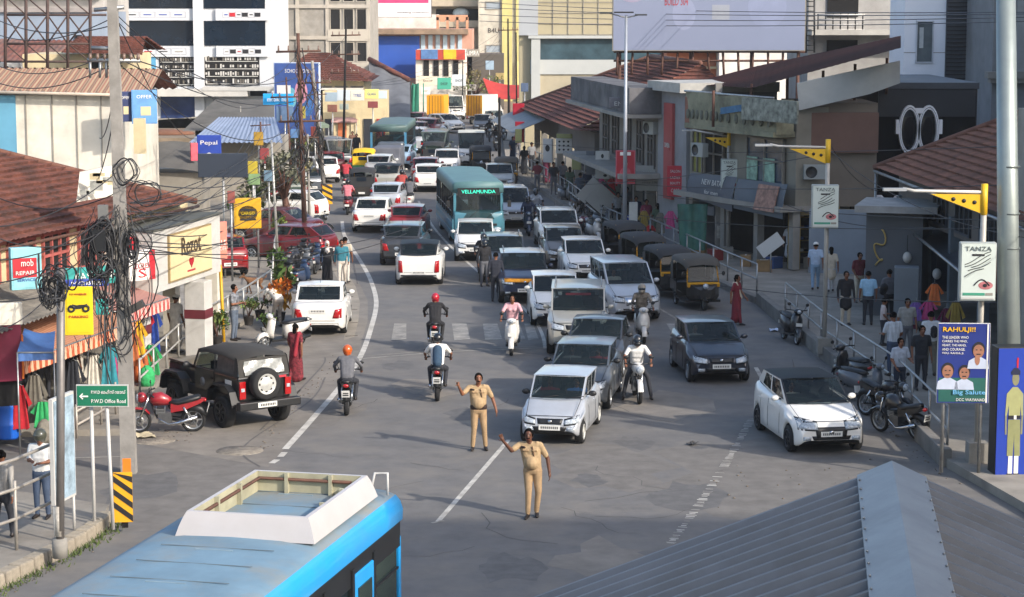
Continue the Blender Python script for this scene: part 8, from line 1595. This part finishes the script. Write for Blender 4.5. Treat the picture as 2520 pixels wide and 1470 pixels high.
def roofside(d,nm):
    m = MB();dn = V((d.x,d.y,-sl));n = 26;a0 = pk
    m.grid(pk+dn*run,pk+dn*run+rd*ln,pk+rd*ln,pk,GMT,1,1)
    m.grid(pk+dn*run,pk+dn*run-V((0,0,.12)),pk-V((0,0,.12)),pk,GMT)
    m.build(nm,q);m = MB();nr = (dn.cross(rd)).normalized();nr = nr if nr.z > 0 else -nr;k = 0
    while k*.39+.08 < ln:
        a = pk+rd*(k*.39+.08);e = rd*.045
        m.loft([[p-e*1.6,p-e*.7+nr*.07,p+e*.7+nr*.07,p+e*1.6] for p in (a+dn*.1,a+dn*run)],GMT,False,True,False);k += 1
    m.build('rib',q)
roofside(lf,'sheet');roofside(-lf,'sheet')
m = MB();CAPM = M('ridge_cap_metal','808386',.5,.3,.12,1.2,0,0,'a3a7a8',.5)
for d in (lf,-lf): dn = V((d.x,d.y,-sl));m.grid(pk+dn*.38+V((0,0,.085))-rd*.05,pk+dn*.38+V((0,0,.085))+rd*ln,pk+V((0,0,.1))+rd*ln,pk+V((0,0,.1))-rd*.05,CAPM,1,1);m.grid(pk+dn*.38+V((0,0,.085))-rd*.05,pk+dn*.38+V((0,0,.085))+rd*ln,pk+dn*.38+V((0,0,.05))+rd*ln,pk+dn*.38+V((0,0,.05))-rd*.05,CAPM)
m.build('ridge_cap',q);m = MB()
for k in range(14):
    for d in (lf,-lf): dn = V((d.x,d.y,-sl));m.ell(pk+dn*.36+rd*(.3+k*.45)+V((0,0,.1)),.014,STEEL,6,4)
m.build('roof_screw',q);m = MB()
for d in (lf,-lf):
    for k in (.3,ln-.3): e = pk+V((d.x,d.y,-sl))*(run-.3)+rd*k;m.tube([e,V((e.x,e.y,0))],.07,STEEL,8)
m.build('post',q)
# ================================================================ people
def at(px_,py_,z=0): return G(px_,py_,z)
KHAKI = cloth('a38a68','khaki_cloth');KHAKI2 = cloth('9c8160','khaki_trousers');BELT = M('brown_belt','30201a',.5,0,.1,9)
def cop_extra(b,p):
    c = V(p['chest']);[b.limb(c+V((s*.085-.04,-.1,.0)),c+V((s*.085+.04,-.1,.0)),.02,.02,KHAKI2) for s in (-1,1)];b.limb(c+V((-.16,-.085,.06)),c+V((-.1,-.1,.06)),.02,.02,M('name_tab','2a1d18',.5));b.limb(c+V((.04,-.1,.09)),c+V((.08,-.115,-.1)),.012,.012,M('lanyard','5a4028',.6));b.limb(c+V((.12,-.03,.14)),c+V((.17,.0,.12)),.03,.03,KHAKI)
RPR = cloth('6b2029','red_print',None,.7,16)
COP = dict(STAND,hip=(0,0,.92),chest=(-.01,-.02,1.31),head=(.0,-.06,1.6),el=((-.36,-.17,1.28),(.31,.02,1.14)),wr=((-.44,-.3,1.47),(.38,-.04,.91)),kn=((-.1,-.03,.49),(.12,-.03,.49)),an=((-.13,.0,.08),(.15,.03,.08)))
person('policeman in khaki uniform with a dark belt standing and pointing up with one arm',at(1178,1108),R(3),KHAKI,KHAKI2,COP,SKIN,belt=BELT,hgt=1.78,vox=.0095,belly=.02,moustache=True,hands={0: dict(d=(-.25,-.2,.95),n=(.3,-.9,0),point=(0,),thumb=-1),1: dict(d=(.15,-.1,-1),n=(-1,0,0),curl=.3)},extra=cop_extra)
COP2 = dict(STAND,hip=(.02,0,.92),chest=(-.02,-.03,1.3),head=(-.05,-.07,1.58),el=((-.36,-.18,1.3),(.3,.03,1.12)),wr=((-.5,-.3,1.5),(.34,-.02,.86)),kn=((-.05,-.08,.5),(.13,.0,.48)),an=((-.06,-.1,.08),(.09,.06,.08)))
person('heavier policeman in khaki uniform striding forward with an open raised hand',at(1308,1272),R(-6),KHAKI,KHAKI2,COP2,SKIN2,belt=None,hgt=1.8,vox=.0095,belly=.06,moustache=True,hands={0: dict(d=(-.35,-.25,.9),n=(.3,-.95,.1),spread=.5,curl=.15,thumb=-1),1: dict(d=(.1,-.1,-1),n=(-1,0,0),curl=.5)},extra=cop_extra)
WS = cloth('d6d4cf','white_shirt');DT = cloth('2a2c33','dark_trousers');JEAN = cloth('3f4d63','blue_jeans');GREY = cloth('5c5d62','grey_cloth');BLK_ = cloth('1c1c20','black_cloth');TEALC = cloth('2f6f7d','teal_cloth');PINK = cloth('c79aa0','pink_cloth');REDC = cloth('8f2230','red_sari');MARC = cloth('6b1a28','maroon_cloth');LBC = cloth('8fb6cf','light_blue_cloth');BEI = cloth('b8ab97','beige_cloth');CHK = cloth('6d7076','checked_cloth',None,.8,14);STRP = cloth('8a8680','striped_cloth',(14,1,1),.45,2);CAMO = cloth('6e665c','camouflage_cloth',None,.6,10);ORH = M('orange_helmet','c2571a',.3,0,.05,3,0,.6);RDH = M('red_helmet','a81a2a',.3,0,.05,3,0,.6);BKH = M('black_helmet','1a1b1e',.3,0,.05,3,0,.6);WHC = M('white_cap','d0cec8',.8);GRH = M('olive_helmet','45463a',.4,0,.1,3,0,.4)
def rider(bk,label,top,bottom,pose=RIDE,**k):
    k.setdefault('sleeve','long');return person(label,bk.location.copy(),bk.rotation_euler[2],top,bottom,pose,group=k.pop('group','riders in the traffic'),**k)
STOPR = dict(RIDE,kn=((-.26,-.02,.62),(.26,-.02,.62)),an=((-.36,.02,.08),(.36,.02,.08)))
rider(B1,'rider in a dark grey jacket and bright orange helmet seen from behind',GREY,DT,helmet=(False,ORH));rider(B2,'rider in a white shirt with a blue backpack and black helmet seen from behind',WS,DT,sleeve='short',helmet=(True,BKH),extra=lambda b,p: b.limb(V(p['chest'])+V((0,.17,.02)),V(p['hip'])+V((0,.2,.1)),.13,.13,cloth('2a4258','blue_bag')));rider(B3,'rider in a black jacket with red sleeves and a red helmet',BLK_,BLK_,helmet=(True,RDH),sleeve='long')
rider(B4,'woman in a pale pink top riding a scooter down the street',PINK,cloth('c7c2ba','pale_trousers'),SCOOT,sleeve='short',female=True,helmet=None,hair=True);rider(B5,'rider in a white shirt and black helmet stopped with both feet down',WS,DT,STOPR,helmet=(True,BKH),sleeve='short');rider(B6,'scooter rider in a camouflage jacket and white and brown helmet',CAMO,DT,SCOOT,helmet=(True,M('pale_helmet','8d8578',.4,0,.3,9)))
rider(B7,'dark dressed rider on the dark blue scooter',cloth('23304a','navy_cloth'),DT,SCOOT,helmet=(True,BKH));rider(B8,'rider in a pale shirt and dark helmet behind the dark blue scooter',cloth('a9adb5','pale_shirt'),DT,SCOOT,helmet=(True,BKH),sleeve='short');rider(B9,'rider in a pink shirt seen from behind close to the sunny kerb',cloth('c0707a','rose_cloth'),DT,SCOOT,helmet=(False,BKH),sleeve='short');rider(B10,'rider in dark grey on the white scooter between the queues',GREY,DT,SCOOT,helmet=(True,BKH));rider(B11,'rider in red seen from behind among the white hatchbacks',cloth('9c3f3a','brick_cloth'),DT,helmet=(True,BKH));rider(B12,'rider in black far up beside the white minibus',BLK_,DT,helmet=(True,BKH));rider(B15,'rider in dark clothes by the short black pole',BLK_,DT,SCOOT,helmet=(True,BKH),vox=.02);rider(B16,'rider in a grey shirt by the far kerb',GREY,DT,vox=.02);rider(B17,'rider in white near the far bend',WS,DT,SCOOT,vox=.02);rider(B13,'rider in a red shirt ahead of the pink shirted one',cloth('a8323c','red_shirt'),DT,SCOOT,sleeve='short');rider(B14,'helmeted rider in black threading past the grey sport utility',BLK_,DT,helmet=(True,BKH))
def P1(x,y,rz_,label,top,bottom,pose=STAND,z=0,**k): return person(label,at(x,y,z),R(rz_),top,bottom,pose,**k)
P1(105,1275,-10,'man in a white shirt and olive helmet looking at his phone by the railing',WS,JEAN,PHONE,.2,helmet=(False,GRH),sleeve='short',hgt=1.74);P1(8,1330,170,'man in a grey striped shirt at the picture edge with his back turned',STRP,DT,WALK,.2,sleeve='long',hgt=1.72)
P1(434,868,150,'man in a white cap and white shirt at the shop pillars',WS,cloth('cfcac2','white_mundu'),STAND,.15,cap=WHC,skirt=(cloth('cfcac2','white_mundu'),.3),sleeve='short');P1(577,838,75,'man in a checked shirt standing on the forecourt holding a phone',CHK,cloth('55606f','grey_jeans'),PHONE,.15)
BEND = dict(STAND,hip=(0,.12,.88),chest=(0,-.2,1.12),head=(0,-.42,1.2),el=((-.22,-.4,.98),(.22,-.4,.98)),wr=((-.16,-.55,.85),(.16,-.55,.85)))
P1(682,805,215,'man in white bending into the open door of the white saloon',WS,cloth('9a8f86','khaki_grey'),BEND,.0,sleeve='short');P1(728,940,160,'woman in a red patterned sari walking beside the black jeep',RPR,RPR,WALK,0,female=True,skirt=(RPR,.14),scarf=REDC,hgt=1.6)
P1(842,704,5,'man in a teal shirt and pale trousers walking down along the edge line',TEALC,cloth('bfb5a8','cream_trousers'),WALK,0,sleeve='long');P1(806,698,8,'woman in a black dress and white headscarf beside the man in teal',BLK_,BLK_,WALK,0,female=True,skirt=(BLK_,.2),veil=cloth('c9beb5','white_scarf'),hgt=1.58,sleeve='long')
P1(1192,705,20,'person in black standing between the waiting cars',BLK_,GREY,STAND,0,sleeve='long',helmet=(True,BKH));P1(1220,742,180,'person in dark navy standing beside the navy sport utility',cloth('20232e','ink_cloth'),DT,STAND,0,sleeve='long')
P1(1812,800,60,'woman in a maroon dress with a pale shawl crossing the kerb',MARC,MARC,WALK,0,female=True,skirt=(MARC,.22),scarf=BEI,hgt=1.62);P1(1944,655,15,'figure in a long white robe and white headscarf by the shop steps',cloth('a9a9ac','white_robe'),DT,WALK,.2,female=True,skirt=(cloth('a9a9ac','white_robe'),.45),veil=cloth('bdbcb9','white_veil'))
CROWD = 'people on the shaded pavement'
for (x,y,rz_,lb,t,b_,ps,kw) in ((2006,715,175,'man in a pale blue shirt and white cap walking away behind the lamp post',cloth('a3b4c9','pale_blue'),cloth('7d96ad','pale_jeans'),WALK,dict(cap=WHC)),(2044,720,178,'woman in cream with tied dark hair walking beside the white capped man',cloth('c4b5a0','cream_cloth'),cloth('b8b4b4','pale_cotton'),WALK,dict(female=True,long_top=True,hgt=1.6)),(2080,800,5,'broad person in a black kurta standing at the railing',BLK_,BEI,STAND,dict(sleeve='long',long_top=True)),(2113,745,20,'person in a dark red top standing behind the crowd',cloth('6b2a33','wine_cloth'),BEI,TALK,{}),(2135,800,178,'man in a light blue shirt with his back turned at the railing',LBC,DT,STAND,{}),(2152,752,0,'man in a grey shirt facing the street behind the light blue shirt',cloth('8d8f93','ash_cloth'),GREY,STAND,{}),(2187,795,200,'man with a black shoulder bag beside the grey cabinet',GREY,BLK_,TALK,dict(extra=lambda b,p: b.limb(V(p['hip'])+V((.2,-.05,.1)),V(p['hip'])+V((.22,.05,.25)),.12,.12,BLK_))),(2172,850,90,'boy in a pale shirt leaning on the railing',cloth('b8a9a5','pale_rose'),DT,TALK,dict(hgt=1.4)),(2196,925,200,'man in a white striped shirt and jeans leaning over the long railing',cloth('b7bcc2','white_stripe',(16,1,1),.4,2),JEAN,TALK,dict(hgt=1.74)),(2230,880,5,'man in a beige grey shirt facing the street behind the railing',cloth('8f8d88','stone_cloth'),GREY,STAND,{}),(2288,925,185,'man in a white shirt with his back turned next to the poster',cloth('bfc1c4','soft_white'),cloth('6d6a60','olive_grey'),STAND,dict(hgt=1.76,extra=lambda b,p: b.limb(V(p['chest'])+V((-.05,.15,-.05)),V(p['hip'])+V((-.05,.15,.2)),.09,.09,BLK_))),(2212,985,20,'man on the pavement in white and dark blue behind the parked scooters',cloth('aab0bb','blue_white'),cloth('222a3a','ink_blue'),TALK,dict(hgt=1.6)),(2265,960,10,'person in dark clothes behind the railing by the parked motorcycle',cloth('23252b','charcoal_cloth'),DT,STAND,{})):
    kw.setdefault('group',CROWD);P1(x,y,rz_,lb,t,b_,ps,.2,**kw)
rr = random.Random(21);far = 'people crowding the far shaded footpath'
cols = [('23252b','charcoal'),('6b2a33','wine red'),('5c5d62','grey'),('8d8f93','pale grey'),('20304a','navy'),('7a3048','plum'),('55606f','slate blue'),('3d4f3d','dark green')]
spots = ((1290,430,0),(1308,420,3),(1322,470,1),(1345,452,5),(1362,480,0),(1385,470,2),(1402,492,7),(1428,510,6),(1445,495,4),(1262,400,4),(1275,388,1),(1520,560,3),(1542,552,2),(1565,572,4),(1590,585,5),(1618,592,7),(1502,540,0),(1480,520,1))
wh = ('at the rails of the far footpath','under the red box sign','by the railing of the crowded footpath','near the nine symbol board','in front of the far tiled shop','below the olive boards','under the cooking pot board','by the leaning diamond boards','behind the leaning diamond boards','beside the short black pole','past the short black pole','near the tall slim lamp post','just beyond the tall slim lamp post','under the grey canvas sign','below the red vertical sign','at the end of the three wheeler rank','left of the meter box'.replace('left of','close to'),'between the two footpath railings')
for i,(x,y,c) in enumerate(spots):
    c,nm = cols[c];fem = i % 3 == 0;P1(x,y,rr.choice([0,180,20,200,160]),'%s in %s %s' % ('woman' if fem else 'man',nm,wh[i]),cloth(c,'crowd_cloth_'+c),DT if i % 2 else GREY,rr.choice([WALK,STAND,TALK]),.2,female=fem,group=far,vox=.022,hgt=rr.uniform(1.58,1.75),skirt=(cloth(c,'crowd_cloth_'+c),.2) if fem else None)
for (x,y,rz_,lb,t,b_,kw) in ((702,375,170,'man in a salmon shirt and navy trousers by the stalls',cloth('b0705e','salmon_shirt'),cloth('3d4058','navy_trousers'),{}),(690,372,10,'man in grey next to the salmon shirt man',GREY,cloth('3d4058','navy_trousers'),{}),(868,385,0,'person in brown by the far parked cars',cloth('7d5a48','brown_shirt'),DT,{}),(878,392,0,'person in black beside the blue bus',BLK_,DT,{}),(632,470,0,'person in red among the stalls',cloth('b03a3c','scarlet_cloth'),GREY,{}),(176,985,40,'woman in a dark dress standing in the clothes shop entrance',BLK_,BLK_,dict(female=True,skirt=(BLK_,.2))),(110,985,20,'seated looking woman in green inside the dark shop',cloth('2f4a3c','deep_green'),DT,dict(female=True)),(850,696,170,'person in beige walking away just beyond the man in teal',BEI,cloth('c7c0b6','ivory_trousers'),{})):
    kw.setdefault('group','people on the sunny side');P1(x,y,rz_,lb,t,b_,STAND,.15 if x < 720 else 0,vox=.02,**kw)
SIT = dict(STAND,hip=(0,.12,.52),chest=(0,.17,.93),head=(0,.13,1.21),el=((-.24,0,.78),(.24,0,.78)),wr=((-.16,-.28,.9),(.16,-.28,.9)),kn=((-.12,-.35,.55),(.12,-.35,.55)),an=((-.12,-.6,.25),(.12,-.6,.25)))
for k,x,c,lb in ((0,-.32,'a8323c','driver in red inside the small silver hatchback'),(0,.32,'3a6ab0','passenger in blue inside the small silver hatchback'),(1,-.34,'5c5d62','driver in grey inside the slate grey hatchback'),(1,.34,'8f2230','passenger in dark red inside the slate grey hatchback'),(2,-.36,'b8b5b0','driver in pale shirt inside the silver people carrier'),(3,-.36,'8d8f93','driver in grey inside the dark hatchback beside the three wheelers'),(4,-.36,'c0bdb6','driver in a pale shirt inside the black roofed white hatchback')):
    q = KC[k];a = q.rotation_euler[2];y = (-.86,-.92,-1.3,-.92,-.95)[k]+.9;z = (0,.06,.2,.06,.06)[k];d = Matrix.Rotation(a,3,'Z') @ V((x,y,0));person(lb,q.location+d+V((0,0,z)),a,cloth(c,'car_shirt_'+c),DT,SIT,vox=.02,group='people inside the waiting cars')
finish_people()
HZ = bpy.data.materials.new('haze_air');HZ.use_nodes = True;hn = HZ.node_tree.nodes;hn.remove(hn['Principled BSDF']);pv = hn.new('ShaderNodeVolumePrincipled');pv.inputs['Color'].default_value = (.86,.9,.95,1);pv.inputs['Density'].default_value = .00018
HZ.node_tree.links.new(pv.outputs[0],hn['Material Output'].inputs['Volume']);m = MB();m.box((0,250,14),(2200,2700,32),HZ);struct(m.build('haze'),'stuff')
